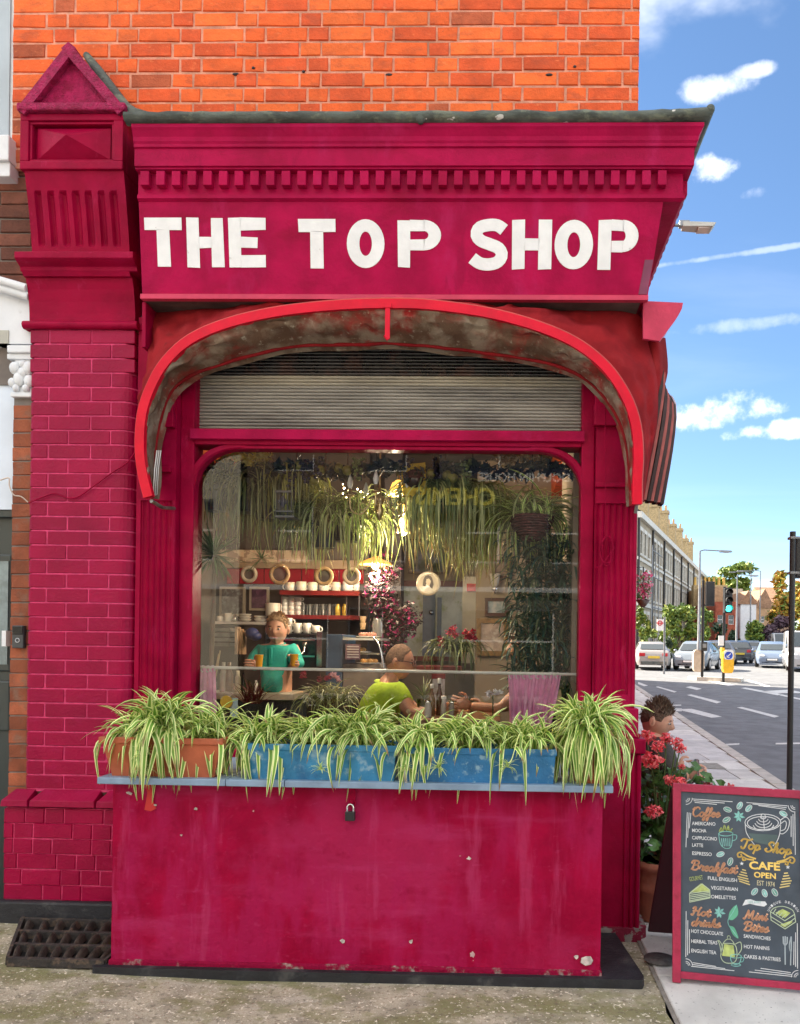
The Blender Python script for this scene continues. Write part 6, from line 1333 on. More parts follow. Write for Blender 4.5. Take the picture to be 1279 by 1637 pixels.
q = MB(); q.add([(a+.008*noise.noise(Vector((a*8, b*8, c*6))), b+.012*noise.noise(Vector((a*9, b*4, c*9))), c) for a, b, c in v], f, 0, True); q.build('t_shirt', LIME, mp)
v, f = skinned([[(hip, (.16, .15)), (kn, .08), (Vector((kn.x, kn.y, FZ+.12)), .06)], [(hip, (.16, .15)), (kf, .08), (Vector((kf.x, kf.y, FZ+.12)), .06)]], 1); q = MB(); q.add(v, f, 0, True); q.build('trousers', MATS['navy_trousers'], mp)
GH = mat('cropped_grey_hair', (.17, .10, .07), .8, .3, 60, .8, 150); hair(hm, HM, .98, GH, mp, .74, -.38, .004, .003, 5).build('hair', GH, mp)
GF = mat('dark_red_spectacles', (.07, .012, .012), .3); q = MB()
for sg in (-1, 1):
    q.tube([hm+HM@(Vector((.032*sg+.024*math.cos(a), -.102, .004+.019*math.sin(a)))*1.02) for a in [k*math.pi/8 for k in range(17)]], .0028, 5); q.tube([hm+HM@Vector((.057*sg, -.10, .012)), hm+HM@Vector((.084*sg, -.05, .014)), hm+HM@Vector((.088*sg, .012, .006))], .003, 5)
q.tube([hm+HM@Vector((-.01, -.108, .006)), hm+HM@Vector((.01, -.108, .006))], .003, 5); q.build('spectacles', GF, mp)
q = MB(); c = shn.lerp(eln, .86)+Vector((.0, -.052, .0)); q.lathe([(.014, 0), (0, .003)], c, 12, ax=Matrix.Rotation(R(90), 3, 'X')); q.build('arm_patch', mat('pale_patch', (.6, .5, .3), .6), mp)
q = MB(); q.box(hip.x-.2, hip.x+.22, YM-.22, YM+.22, .44, .48); 
ch_ = thing('chair', (hip.x, YM, FZ), 'plain wooden chair under the man in lime', 'chair'); q.build('seat', BRW, ch_)
for sx in (-1, 1):
    for sy in (-1, 1): q = MB(); q.tube([(hip.x+sx*.17, YM+sy*.18, FZ), (hip.x+sx*.17, YM+sy*.18, .44)], .018); q.build('leg', BRW, ch_)
# the diner opposite, mostly hidden by curtain and leaves
hd = at(838, 1035, .95); dp = person('person', (hd.x, .95, FZ), 'person in dark clothes across the table, a bare forearm reaching from behind the pink curtain')
P_ = lambda x, y, d=0: at(x, y, .95+d)
hip = Vector((P_(860, 1180).x, .95, .60)); waist = P_(858, 1150); chest = P_(852, 1105); neck = P_(845, 1070); s1, s2 = P_(838, 1098, -.17), P_(842, 1098, .16); e1 = P_(800, 1133, -.2); w1 = P_(752, 1128, -.15); e2 = P_(815, 1130, .18); w2 = P_(775, 1134, .1)
kn = Vector((hip.x-.4, .85, .58))
v, f = skinned([[(hip, (.15, .14)), (waist, (.14, .14)), (chest, (.14, .15)), (neck, .055), (hd+Vector((.02, 0, -.06)), .055)], [(chest, (.14, .15)), (s1, .055), (e1, .036), (w1, .026)], [(chest, (.14, .15)), (s2, .055), (e2, .036), (w2, .026)], [(hip, (.15, .14)), (kn, .065), (Vector((kn.x, kn.y, FZ+.05)), .045), (Vector((kn.x-.14, kn.y, FZ+.03)), .03)]])
q = MB(); q.add(v, f, 0, True); head(q, hd, headframe(R(-84), 0), 1.0); hand(q, w1, Vector((-1, -.1, .25)), Vector((0, 0, 1)), side=1); hand(q, w2, Vector((-1, -.2, .05)), Vector((0, 0, 1)), side=-1); q.build('body', [SKIN2, EYEW, IRIS, LIP], dp)
v, f = skinned([[(hip, (.175, .16)), (waist, (.16, .16)), (chest, (.16, .17)), (neck, .07)], [(chest, (.16, .17)), (s1, .085), (s1.lerp(e1, .5), .07)], [(chest, (.16, .17)), (s2, .085), (s2.lerp(e2, .5), .07)]]); q = MB(); q.add(v, f, 0, True); q.build('shirt', mat('black_shirt', (.015, .015, .022), .8), dp)
hair(hd, headframe(R(-84), 0), 1.0, BRW, dp, .5, -.4, .014, .006, 9).build('hair', BRW, dp)
t = thing('white_flowers', tuple(at(790, 1110, .6)), 'little bunch of white flowers on the table in front of the forearm', 'flowers'); leafcloud('petals', mat('white_petal', (.75, .78, .85), .5, .1), [(at(x, y, .6), (.022, .02, .02)) for x, y in ((782, 1109), (790, 1106), (797, 1108))], 24, .014, 91, parent=t); q = MB(); q.tube([at(788, 1112, .6), Vector((at(788, 1140, .6).x, .6, tabz))], .004); q.build('stem', LEAFD, t)
def facade(root, x0, x1, y, z0, z1, openings, m, depth=.25, sgn=-1, axis='x', wm=None, fm=None):
    """wall in plane y facing sgn*y with real openings [(xa,xb,za,zb)]; each opening gets a window with frame and pane"""
    xs = sorted({x0, x1}|{o[0] for o in openings}|{o[1] for o in openings}); zs = sorted({z0, z1}|{o[2] for o in openings}|{o[3] for o in openings})
    def PT(u, d, z): return (u, y-sgn*d, z) if axis == 'x' else (y-sgn*d, u, z)
    q = MB()
    for a, b in zip(xs, xs[1:]):
        for c, d in zip(zs, zs[1:]):
            if any(o[0] <= a and b <= o[1] and o[2] <= c and d <= o[3] for o in openings): continue
            q.add([PT(a, 0, c), PT(b, 0, c), PT(b, 0, d), PT(a, 0, d)], [(0, 1, 2, 3)])
    for a, b, c, d in openings:
        for p, r in (((a, c), (b, c)), ((b, c), (b, d)), ((b, d), (a, d)), ((a, d), (a, c))):
            q.add([PT(p[0], 0, p[1]), PT(r[0], 0, r[1]), PT(r[0], depth, r[1]), PT(p[0], depth, p[1])], [(0, 1, 2, 3)])
    q.build('wall', m, root)
    for a, b, c, d in openings:
        f = MB(); e = .06; fd = depth*.45
        for r in ((a, b, c, c+e), (a, b, d-e, d), (a, a+e, c+e, d-e), (b-e, b, c+e, d-e), (a+e, b-e, (c+d)/2-e/2, (c+d)/2+e/2)):
            f.add([PT(r[0], fd, r[2]), PT(r[1], fd, r[2]), PT(r[1], fd, r[3]), PT(r[0], fd, r[3])], [(0, 1, 2, 3)])
        fo = f.build('window', fm or STUCCO, root)
        f = MB(); f.add([PT(a, depth*.6, c), PT(b, depth*.6, c), PT(b, depth*.6, d), PT(a, depth*.6, d)], [(0, 1, 2, 3)]); f.build('pane', wm or DARKPANE, fo)
DARKPANE = mat('dark_window_pane', (.035, .04, .045), .08, .2, 2, spec=.8)
GALV = mat('galvanised_steel', (.22, .23, .24), .45, .15, metal=.6)
mat('lamp_lens', (.55, .45, .38), .3)
# ------------------------------------------------------------------ A-board with the chalk menu
AW, AH = .597, .885
abx, aby = .787, -.603
ub = Vector((math.cos(R(-8)), math.sin(R(-8)), -.018)).normalized(); back_ = Vector((-ub.y, ub.x, 0)).normalized(); vb_ = (Vector((0, 0, 1))+back_*.13).normalized(); nb_ = ub.cross(vb_).normalized()  # nb_ points to the viewer (-y)
if nb_.y > 0: nb_ = -nb_
A0 = Vector((abx, aby, .004))
ab = thing('menu_board', tuple(A0+ub*AW/2), 'crimson framed chalk menu A-board standing on the pavement beside the corner', 'menu board')
def BP(u, v, d=0): return A0+ub*u+vb_*v+nb_*d           # metres on the board, d towards the viewer
def bbox(q, u0_, u1_, v0, v1, d0, d1): return q.hexa([BP(u0_, v0, d1), BP(u1_, v0, d1), BP(u1_, v0, d0), BP(u0_, v0, d0), BP(u0_, v1, d1), BP(u1_, v1, d1), BP(u1_, v1, d0), BP(u0_, v1, d0)])
ABF = mat('board_frame_paint', (.38, .018, .065), .45, .22, 9, .3, 50, col2=(.26, .01, .035), c2lo=.5, c2hi=.7, c2s=9, c3=(.62, .5, .5), c3lo=.72, c3hi=.76, c3s=30)
CHALK = mat('chalkboard', (.048, .066, .090), .55, .15, 9, .1, 50, col2=(.07, .09, .115), c2lo=.5, c2hi=.7, c2s=5)
E_ = .037
for nm, a in (('stile', (0, E_, 0, AH)), ('stile', (AW-E_, AW, 0, AH)), ('rail', (E_, AW-E_, AH-E_, AH)), ('rail', (E_, AW-E_, .02, .02+E_*.8))):
    q = MB(); bbox(q, a[0], a[1], a[2], a[3], -.022, .0); q.build(nm, ABF, ab, .003)
IU0, IU1, IV0, IV1 = E_, AW-E_, .02+E_*.8, AH-E_
q = MB(); bbox(q, IU0-.004, IU1+.004, IV0-.004, IV1+.004, -.018, -.010); q.build('chalk_panel', CHALK, ab)
def leg(u):
    a = BP(u, AH-.03, -.025); b_ = Vector((a.x-.02, a.y+.40, .012)); q = MB(); w_ = ub*.018; d_ = Vector((0, .022, 0))
    q.hexa([b_-w_, b_+w_, b_+w_+d_, b_-w_+d_, a-w_, a+w_, a+w_+d_, a-w_+d_]); q.build('back_leg', ABF, ab, .003)
q = MB(); a, b_ = BP(.0, AH-.03, -.03), BP(AW, AH-.03, -.03); c, d = Vector((a.x-.02, a.y+.42, .02)), Vector((b_.x-.02, b_.y+.42, .02))
q.hexa([c, d, d+Vector((0, .02, 0)), c+Vector((0, .02, 0)), a, b_, b_+Vector((0, .02, 0)), a+Vector((0, .02, 0))]); q.build('back_panel', mat('dark_back_panel', (.05, .004, .012), .5, .2), ab, .003)
# drawing on the panel in the coordinates of a 1054 x 1637 enlargement of the board
Q0 = [(145, 90), (1048, 160), (1040, 1580), (105, 1500)]
def inv(px, py):
    u, v = .5, .5
    for _ in range(12):
        x = (1-v)*((1-u)*Q0[0][0]+u*Q0[1][0])+v*((1-u)*Q0[3][0]+u*Q0[2][0]); y = (1-v)*((1-u)*Q0[0][1]+u*Q0[1][1])+v*((1-u)*Q0[3][1]+u*Q0[2][1])
        u += (px-x)/920; v += (py-y)/1415-(px-x)/920*.05
    return IU0+u*(IU1-IU0), IV1-v*(IV1-IV0)
UNIT = (IV1-IV0)/1415
CW = mat('chalk_white', (.70, .72, .74), .8, .08, 40); CO = mat('chalk_peach', (.84, .46, .28), .8, .08, 40); CY_ = mat('chalk_yellow', (.88, .62, .16), .8, .08, 40); CT = mat('chalk_teal', (.22, .50, .46), .8, .25, 40); CG = mat('chalk_green', (.42, .50, .16), .8, .25, 40)
def strokes(nm, m, lines, w, d=-.0085, parent=ab):
    q = MB()
    for ln in lines:
        pts = [Vector(inv(*p)) for p in ln]
        for i in range(len(pts)-1):
            t_ = (pts[i+1]-pts[i]); 
            if t_.length < 1e-6: continue
            t_.normalize(); n_ = Vector((-t_.y, t_.x))*w*UNIT/2; e = t_*w*UNIT*.3
            q.add([BP(*(pts[i]-n_-e), d), BP(*(pts[i+1]-n_+e), d), BP(*(pts[i+1]+n_+e), d), BP(*(pts[i]+n_-e), d)], [(0, 1, 2, 3)])
    return q.build(nm, m, parent)
def fill(nm, m, polys, d=-.0090):
    q = MB()
    for pl_ in polys: q.add([BP(*inv(*p), d) for p in pl_], [tuple(range(len(pl_)))])
    return q.build(nm, m, ab)
def sm(pts, n=5, close=False):
    pts = [Vector((a, b, 0)) for a, b in pts]
    if close: pts = pts+[pts[0]]
    return [(p.x, p.y) for p in catmull(pts, n)]
def ell(cx, cy, rx, ry, a0=0, a1=360, rot=0, n=20):
    o = []
    for k in range(n+1):
        a = R(a0+(a1-a0)*k/n); x, y = rx*math.cos(a), ry*math.sin(a); o.append((cx+x*math.cos(R(rot))-y*math.sin(R(rot)), cy+x*math.sin(R(rot))+y*math.cos(R(rot))))
    return o
def btext(txt, x0, y0, x1, y1, cap, m, nm='menu_line', bold=.0, shear=0):
    """text whose baseline runs from (x0,y0) to (x1,y1)"""
    me = text_mesh(txt, 1, bold, shear); xs = [v.co.x for v in me.vertices]; w0, w1 = min(xs), max(xs)
    a, b = Vector(inv(x0, y0)), Vector(inv(x1, y1)); dirx = b-a; per = Vector((-dirx.y, dirx.x)).normalized(); s_ = cap*UNIT/.70
    off = Vector(LOC[ab.name])
    for v in me.vertices:
        p = a+dirx*((v.co.x-w0)/(w1-w0))+per*(v.co.y*s_); v.co = BP(p.x, p.y, -.0085)-off
    me.materials.append(m); o = bpy.data.objects.new(nm, me); COL.objects.link(o); o.parent = ab; LOC[o.name] = tuple(off); o['label'] = 'lettering '+txt
    return o
for t_, x0, y0, x1, y1 in (('AMERICANO', 224, 360, 406, 368), ('MOCHA', 224, 416, 334, 421), ('CAPPUCCINO', 222, 474, 414, 486), ('LATTE', 221, 532, 306, 537), ('ESPRESSO', 220, 597, 371, 608), ('FULL ENGLISH', 336, 792, 560, 812), ('VEGETARIAN', 358, 868, 564, 882), ('OMELETTES', 357, 938, 548, 948),
                            ('HOT CHOCOLATE', 196, 1204, 442, 1226), ('HERBAL TEAS', 194, 1282, 396, 1294), ('ENGLISH TEA', 192, 1354, 386, 1370), ('SANDWICHES', 600, 1240, 804, 1260), ('HOT PANINIS', 600, 1320, 794, 1334), ('CAKES & PASTRIES', 598, 1395, 876, 1418)):
    btext(t_, x0, y0, x1, y1, 27, CW, bold=.012)
# a small pen alphabet for the joined-up headings: strokes in units (x right, y up, x-height 1)
SC = {'C': ([[(1.35, 1.75), (1.15, 2.05), (.75, 2.1), (.3, 1.7), (.12, 1.0), (.3, .3), (.75, .0), (1.2, .2), (1.5, .55)], [(.0, 1.6), (.3, 2.0), (.6, 1.8)]], 1.45),
 'B': ([[(.5, 1.95), (.4, 1.0), (.2, .05)], [(-.05, 1.5), (.1, 1.95), (.6, 2.1), (1.15, 1.95), (1.2, 1.45), (.8, 1.1), (.5, 1.08)], [(.6, 1.1), (1.15, 1.0), (1.3, .5), (.95, .05), (.5, 0), (.1, .2)]], 1.45),
 'H': ([[(.1, 1.6), (.3, 2.0), (.55, 1.9), (.45, 1.0), (.2, .0), (-.05, .15)], [(1.45, 2.05), (1.2, 1.3), (1.1, .3), (1.25, 0), (1.55, .3)], [(.2, .95), (.7, 1.1), (1.25, 1.05)]], 1.6),
 'M': ([[(.0, .1), (.25, .1), (.5, 1.2), (.65, 2.0), (.8, .9), (.95, .3), (1.2, 1.2), (1.5, 2.0), (1.5, 1.0), (1.5, .2), (1.7, .0), (1.95, .35)]], 1.95),
 'T': ([[(-.15, 1.5), (.05, 1.9), (.5, 2.0), (1.1, 1.9), (1.5, 2.15)], [(.8, 1.95), (.7, 1.0), (.5, .1), (.15, 0), (.0, .3)]], 1.1),
 'S': ([[(1.25, 1.7), (1.05, 2.05), (.65, 2.0), (.45, 1.55), (.75, 1.1), (1.0, .6), (.75, .1), (.3, .0), (.0, .35), (.2, .6)]], 1.2),
 'o': ([[(.75, .9), (.45, 1.0), (.15, .7), (.15, .25), (.45, 0), (.75, .25), (.8, .7), (.6, .95), (.8, .8), (1.05, .85)]], .95),
 'f': ([[(.1, .4), (.5, 1.0), (.75, 1.8), (.6, 2.1), (.42, 1.7), (.3, .4), (.15, -.7), (-.05, -.85), (-.05, -.4), (.3, .0), (.75, .4)]], .72),
 'e': ([[(.05, .4), (.5, .55), (.75, .8), (.5, 1.02), (.18, .7), (.18, .25), (.45, 0), (.8, .2), (.95, .45)]], .88),
 'r': ([[(.05, .4), (.25, .95), (.35, 1.1), (.4, .9), (.75, .9), (.65, .4), (.75, .05), (1.0, .4)]], .92),
 'a': ([[(.75, .85), (.45, 1.0), (.12, .65), (.15, .15), (.4, 0), (.7, .5), (.8, .95), (.72, .3), (.85, 0), (1.1, .4)]], 1.0),
 'k': ([[(.05, .4), (.5, 1.4), (.55, 2.0), (.4, 1.8), (.2, .6), (.1, 0)], [(.2, .6), (.6, 1.0), (.75, .8), (.4, .55), (.6, .1), (.85, .05), (1.0, .4)]], .95),
 's': ([[(.05, .3), (.4, .9), (.55, 1.1), (.6, .6), (.55, .1), (.25, 0), (.1, .25)], [(.5, .05), (.85, .4)]], .8),
 't': ([[(.1, .4), (.4, 1.2), (.45, 1.7), (.3, .7), (.3, .15), (.5, 0), (.8, .4)], [(.1, 1.15), (.75, 1.2)]], .75),
 'd': ([[(.75, .85), (.45, 1.0), (.12, .65), (.15, .15), (.4, 0), (.7, .5), (.95, 2.0), (.75, .5), (.85, 0), (1.1, .4)]], 1.0),
 'i': ([[(.05, .4), (.3, 1.0), (.22, .3), (.35, 0), (.65, .4)], [(.36, 1.4), (.40, 1.48)]], .58),
 'n': ([[(.05, .4), (.25, .95), (.2, 0), (.4, .7), (.65, 1.0), (.72, .7), (.65, .2), (.8, 0), (1.05, .4)]], 1.0),
 'p': ([[(.05, .4), (.35, 1.0), (.2, .0), (.05, -.8)], [(.25, .5), (.5, 1.0), (.8, .85), (.75, .3), (.5, .0), (.3, .1)], [(.7, .15), (1.0, .4)]], .98),
 'h': ([[(.05, .4), (.5, 1.4), (.55, 2.0), (.4, 1.8), (.2, .6), (.12, 0), (.3, .6), (.55, 1.0), (.7, .8), (.62, .2), (.78, 0), (1.0, .4)]], .98), ' ': ([], .8)}
def script(txt, x0, y0, x1, y1, xh, m, w, nm='heading'):
    tot = sum(SC[c][1] for c in txt); x = 0; lines = []; dx, dy = (x1-x0)/tot, (y1-y0)/tot
    for c in txt:
        for s_ in SC[c][0]:
            pp_ = [(x0+(x+a+.18*b)*dx, y0+(x+a)*dy-b*xh) for a, b in s_]; lines.append(sm(pp_, 4) if len(pp_) > 2 else pp_)
        x += SC[c][1]
    o = strokes(nm, m, lines, w); o['label'] = 'script lettering '+txt
script('Coffee', 226, 290, 438, 300, 34, CO, 13); script('Breakfast', 206, 712, 560, 745, 34, CO, 14); script('Hot', 200, 1065, 345, 1080, 30, CO, 14); script('drinks', 196, 1148, 420, 1164, 30, CO, 14)
script('Mini', 600, 1095, 780, 1108, 32, CO, 14); script('Bites', 600, 1184, 788, 1198, 32, CO, 14); script('Top Shop', 596, 545, 972, 600, 36, CY_, 14, 'title')
btext('CAFE', 656, 708, 890, 722, 58, CY_, 'title', .035); btext('OPEN', 690, 774, 856, 788, 42, CY_, 'title', .03); btext('EST 1974', 712, 836, 845, 850, 38, mat('chalk_pale_yellow', (.62, .56, .35), .8), 'title', 0)
btext('GOURMET', 196, 806, 300, 790, 34, CG, 'menu_line', .0); btext('TAKE AWAY', 636, 976, 740, 978, 20, CT, 'menu_line', .0)
for k, chh in enumerate('UNIQUE DESIGN'):
    if chh != ' ':
        a = R(158-11.3*k); cx_, cy_ = 904, 1072; x_, y_ = cx_+110*math.cos(a), cy_-100*math.sin(a); btext(chh, x_-6*math.sin(a), y_-6*math.cos(a), x_+9*math.sin(a), y_+9*math.cos(a)-0, 18, CW, 'menu_line', .01)
# borders
bl = []
for k in range(3):
    o = 14*k
    bl += [[(235+o*.6, 152+o), (540-60*k, 178+o-4*k)], [(650+45*k, 186+o*.9), (955-o*.5, 216+o)], [(190+o, 260+o*.2), (172+o+6*k*.2, 535-75*k)], [(1010-o, 270+o), (1006-o, 600-70*k)], [(160+o*.8, 1040+70*k), (148+o, 1390-o)], [(1008-o, 1130+70*k), (1002-o, 1470-o)], [(190+o*.4, 1462-o), (520-70*k, 1492-o*1.1)], [(635+45*k, 1500-o), (960-o*.4, 1530-o)]]
for cx_, cy_, a0 in ((182, 145, 0), (1012, 215, 90), (1005, 1535, 180), (148, 1455, 270)):
    for r_ in (18, 30, 50): bl.append(ell(cx_, cy_, r_, r_, a0, a0+90, 0, 8))
strokes('border_lines', CW, bl, 5)['kind'] = 'stuff'
# coffee cup, little cup, beans, cake, pot, sandwich, cutlery
strokes('cup_drawing', CW, [ell(768, 345, 136, 66), ell(768, 350, 118, 52), sm([(634, 350), (640, 420), (672, 480), (700, 520)]), sm([(902, 370), (892, 440), (868, 500), (840, 530)]), sm([(900, 330), (940, 305), (968, 335), (955, 400), (920, 435), (893, 432)]), sm([(905, 355), (935, 335), (945, 360), (932, 400), (905, 412)])]+[ell(772, 300+15*k, 22+14*k, 18+8*k, 10, 170, 0, 12) for k in range(5)]+[ell(772, 296, 16, 18), [(772, 300), (778, 395)]], 6)
fill('cup_shading', mat('chalk_dim_teal', (.08, .12, .12), .8), [[(655, 430), (880, 445), (860, 500), (830, 530), (700, 500)]])
strokes('little_cup_drawing', CT, [sm([(428, 432), (440, 510), (470, 545), (510, 545), (528, 510), (538, 425)]), ell(484, 432, 54, 18), sm([(536, 440), (566, 446), (560, 478), (530, 488)])]+[[(450+16*k, 470), (456+14*k, 530)] for k in range(5)], 6)
strokes('steam_drawing', CG, [sm([(435, 412), (450, 385), (462, 410), (475, 365), (490, 405), (505, 370), (512, 408), (535, 392)]), sm([(445, 415), (470, 395), (500, 400), (525, 412)])], 8)
beans = [(502, 240, 20), (596, 210, -60), (664, 232, -50), (492, 322, -30), (924, 278, 30), (438, 594, -20), (512, 652, -70), (692, 886, -50), (768, 898, 70), (845, 892, 60)]
for i, (x, y, r_) in enumerate(beans):
    fill('bean_drawing', CT if i % 3 else mat('chalk_dim_green', (.12, .32, .26), .8), [ell(x, y, 29, 17, 0, 345, r_, 14)]); strokes('bean_line', CW, [ell(x, y, 31, 19, 0, 360, r_, 16), [ell(x, y, 20, 0, 0, 180, r_, 4)[0], ell(x, y, 20, 3, 0, 180, r_, 4)[2], ell(x, y, 20, 0, 0, 180, r_, 4)[-1]]], 4, -.0078)
for i, (x, y, s_) in enumerate(((588, 296, 1.), (418, 1048, 1.))): fill('leaf_drawing', CT, [[(x+a*s_*math.cos(R(b))+10*math.sin(R(b)), y+a*s_*math.sin(R(b))-10*math.cos(R(b))) if j == 1 else (x+(0 if j in (0,) else a*1.9*s_*math.cos(R(b))), y+(0 if j == 0 else a*1.9*s_*math.sin(R(b)))) if j != 3 else (x+a*s_*math.cos(R(b))-10*math.sin(R(b)), y+a*s_*math.sin(R(b))+10*math.cos(R(b))) for j in range(4)] for a, b in ((26, -95), (24, -40), (26, 10), (24, 75), (24, 115), (22, 170), (24, -140))])
fill('cake_drawing', CG, [[(196, 890), (280, 822), (345, 870), (345, 890)]]); strokes('cake_line', mat('chalk_pale_green', (.50, .60, .42), .8), [[(190, 900), (290, 825), (348, 872), (350, 935), (190, 968), (190, 900), (350, 880)]]+[[(192, 915+14*k), (349, 893+12*k)] for k in range(4)], 6)
strokes('scroll_drawing', CY_, [sm([(705, 630), (650, 610), (600, 580), (572, 590), (575, 615), (600, 612), (596, 595)]), sm([(690, 640), (640, 632), (612, 618), (610, 640), (630, 640)]), sm([(868, 655), (930, 640), (975, 618), (1000, 640), (985, 665), (962, 655), (968, 640)]), sm([(888, 660), (930, 655), (950, 660), (945, 680), (930, 672)])], 12)
for x, y in ((600, 668), (948, 697)): fill('star_drawing', CW, [[(x+(17 if k % 2 == 0 else 7)*math.cos(R(-90+36*k)), y+(17 if k % 2 == 0 else 7)*math.sin(R(-90+36*k))) for k in range(10)]], -.0085)
strokes('sun_rays', mat('chalk_gold', (.68, .55, .22), .8), [[(618-6*k+k*k*1.2, 725+22*k), (622+k*6.5, 722+24*k)] if False else [(604-(12*k if k < 3 else 36-6*(k-3)), 715+18*k), (628+5.5*k, 722+22*k)] for k in range(6)]+[[(945+(8*k if k < 3 else 26-8*(k-3)), 742+20*k), (920-7*k, 745+22*k)] for k in range(6)], 9)
fill('ribbon_drawing', CW, [[(596, 995), (620, 950), (660, 945), (700, 960), (770, 962), (785, 985), (762, 1002), (700, 992), (655, 980)]])
strokes('sandwich_drawing', mat('chalk_pale_green', (.5, .6, .42), .8), [sm([(808, 1040), (840, 1010), (905, 1000), (970, 1025), (990, 1060)]), [(808, 1040), (915, 1110), (990, 1060)], [(806, 1075), (915, 1145), (992, 1090)], [(812, 1105), (915, 1172), (996, 1118)], [(808, 1040), (812, 1108)], [(990, 1060), (996, 1118)]]+[[(830+22*k, 1050+12*k), (850+24*k, 1020+14*k)] for k in range(4)], 6); fill('sandwich_filling', CG, [[(845, 1050), (900, 1020), (960, 1050), (915, 1090)], [(880, 1140), (960, 1110), (975, 1118), (915, 1160)]])
fill('herb_drawing', mat('chalk_emerald', (.12, .40, .25), .8), [sm([(485, 1100), (500, 1040), (550, 992), (562, 1060), (520, 1105)], 4, True), sm([(490, 1150), (530, 1165), (560, 1245), (520, 1220)], 4, True)]); strokes('herb_line', CT, [sm([(552, 990), (520, 1050), (484, 1105), (490, 1150), (520, 1190), (555, 1240)])], 5)
fill('pot_drawing', CG, [[(450, 1290), (520, 1300), (530, 1390), (430, 1380)]]); strokes('pot_line', mat('chalk_pale_green', (.5, .6, .42), .8), [sm([(440, 1285), (420, 1380), (450, 1430), (520, 1430), (545, 1380), (530, 1295), (440, 1285)]), sm([(425, 1370), (415, 1300), (400, 1262)]), sm([(440, 1345), (428, 1290), (408, 1262)]), sm([(535, 1290), (575, 1275), (580, 1330), (548, 1375)]), sm([(440, 1285), (470, 1255), (505, 1258), (530, 1295)]), ell(486, 1240, 11, 14)], 6)
strokes('teacup_line', CT, [sm([(495, 1380), (500, 1420), (530, 1445), (565, 1430), (578, 1385)]), ell(537, 1382, 42, 14), sm([(578, 1390), (596, 1398), (588, 1422), (568, 1425)]), ell(535, 1448, 36, 10)], 6)
strokes('cutlery_drawing', mat('chalk_grey', (.40, .46, .50), .8), [[(915, 1230), (912, 1290), (910, 1440)], [(900, 1232), (900, 1280), (912, 1300), (928, 1280), (930, 1235)], sm([(958, 1235), (945, 1290), (948, 1335), (955, 1340), (950, 1445)]), [(960, 1232), (958, 1340)]], 9)

# ------------------------------------------------------------------ geranium in its terracotta pot
gx, gy = .90, .22
gp_ = thing('geranium', (gx, gy, .005), 'coral red geranium in a big terracotta pot beside the corner pilaster', 'plant')
q = MB(); q.lathe([(.115, .005), (.138, .16), (.142, .17), (.146, .18), (.142, .20), (.150, .29), (.164, .295), (.167, .34), (.150, .34), (.145, .31), (0, .31)], (gx, gy, 0), 28); q.build('pot', mat('dusty_terracotta', (.42, .15, .09), .8, .15, 8, .2, 60, col2=(.48, .24, .17), c2lo=.5, c2hi=.7, c2s=5), gp_)
q = MB(); q.lathe([(0, .315), (.147, .315)], (gx, gy, 0), 20); q.build('soil', SOIL, gp_)
GLF = mat('geranium_leaf', (.07, .17, .04), .5, .3, 16, .2, 80, rand=.35); GST = mat('geranium_stem', (.10, .16, .05), .6)
lm = []
for k in range(4):
    q = MB(); n_ = 14; ring_ = [Vector(((.032+.004*math.cos(a*7))*math.cos(a), (.032+.004*math.cos(a*7))*math.sin(a), .006+.004*math.sin(a*3+k))) for a in [-2.75+5.5*j/n_ for j in range(n_+1)]]
    mid = [p*.55+Vector((0, 0, -.004)) for p in ring_]; q.grid([ring_, mid]); o_ = len(q.v); q.add(mid+[Vector((0, 0, -.001))], [(j, j+1, n_+1) for j in range(n_)], 0, True); lm.append(q.mesh('leaf', [GLF]))
gr_ = random.Random(3)
for k in range(190):
    th = gr_.uniform(0, 6.28); hgt = gr_.uniform(.33, .86); rad = gr_.uniform(.05, 1)**.5*(.19+.05*math.sin(hgt*7)); p = Vector((gx+rad*math.cos(th)*1.05, gy+rad*math.sin(th), hgt))
    if p.x < XC+.055 and p.y > -.1: p.x = XC+.06+gr_.uniform(0, .05)
    inst('leaf', lm[k % 4], p, gp_, (gr_.gauss(.5, .5) if math.sin(th) < 0 else gr_.gauss(0, .5), gr_.gauss(0, .5), gr_.uniform(0, 6.28)), gr_.uniform(.75, 1.45))
GPET = mat('coral_petal', (.86, .07, .10), .5, .22, 30, rand=.15, sub=.0); GPET2 = mat('bright_coral_petal', (.92, .20, .20), .5, .2, 30)
for i, (x, y, r_, Y) in enumerate(((1033, 1179, 12, .2), (1052, 1193, 10, .1), (1065, 1180, 9, .12), (1081, 1187, 9, .1), (1087, 1197, 8, .1), (1040, 1216, 15, .05), (1072, 1247, 9, .05), (1087, 1250, 9, .02), (1045, 1297, 12, 0), (1167, 1259, 7, .2), (1131, 1254, 6, .15), (1090, 1226, 5, .05))):
    c = at(x, y, Y); k = (Y+4)/1200*r_*1.25; t_ = leafcloud('flower_head', [GPET, GPET2], [(c, (k, k*.8, k*.75))], 130, k*.26, 300+i, parent=gp_)
    q = MB(); base = Vector((gx+.25*(c.x-gx), gy, .5)); q.tube(catmull([base, base.lerp(c, .6)+Vector((0, -.02, .03)), c], 4), .004, 5); q.build('flower_stem', GST, gp_)
for k in range(9):
    a = k*.7; q = MB(); q.tube([(gx, gy, .3), (gx+.1*math.cos(a), gy+.1*math.sin(a), .75)], [.008, .004], 5); q.build('stem', GST, gp_)
for i, (x, y) in enumerate(((1128, 1243), (1140, 1252), (1118, 1250), (1108, 1247), (1150, 1256), (1136, 1262))): inst('leaf', lm[i % 4], at(x, y, .15), gp_, (.8, .2, i*1.3), 1.2)

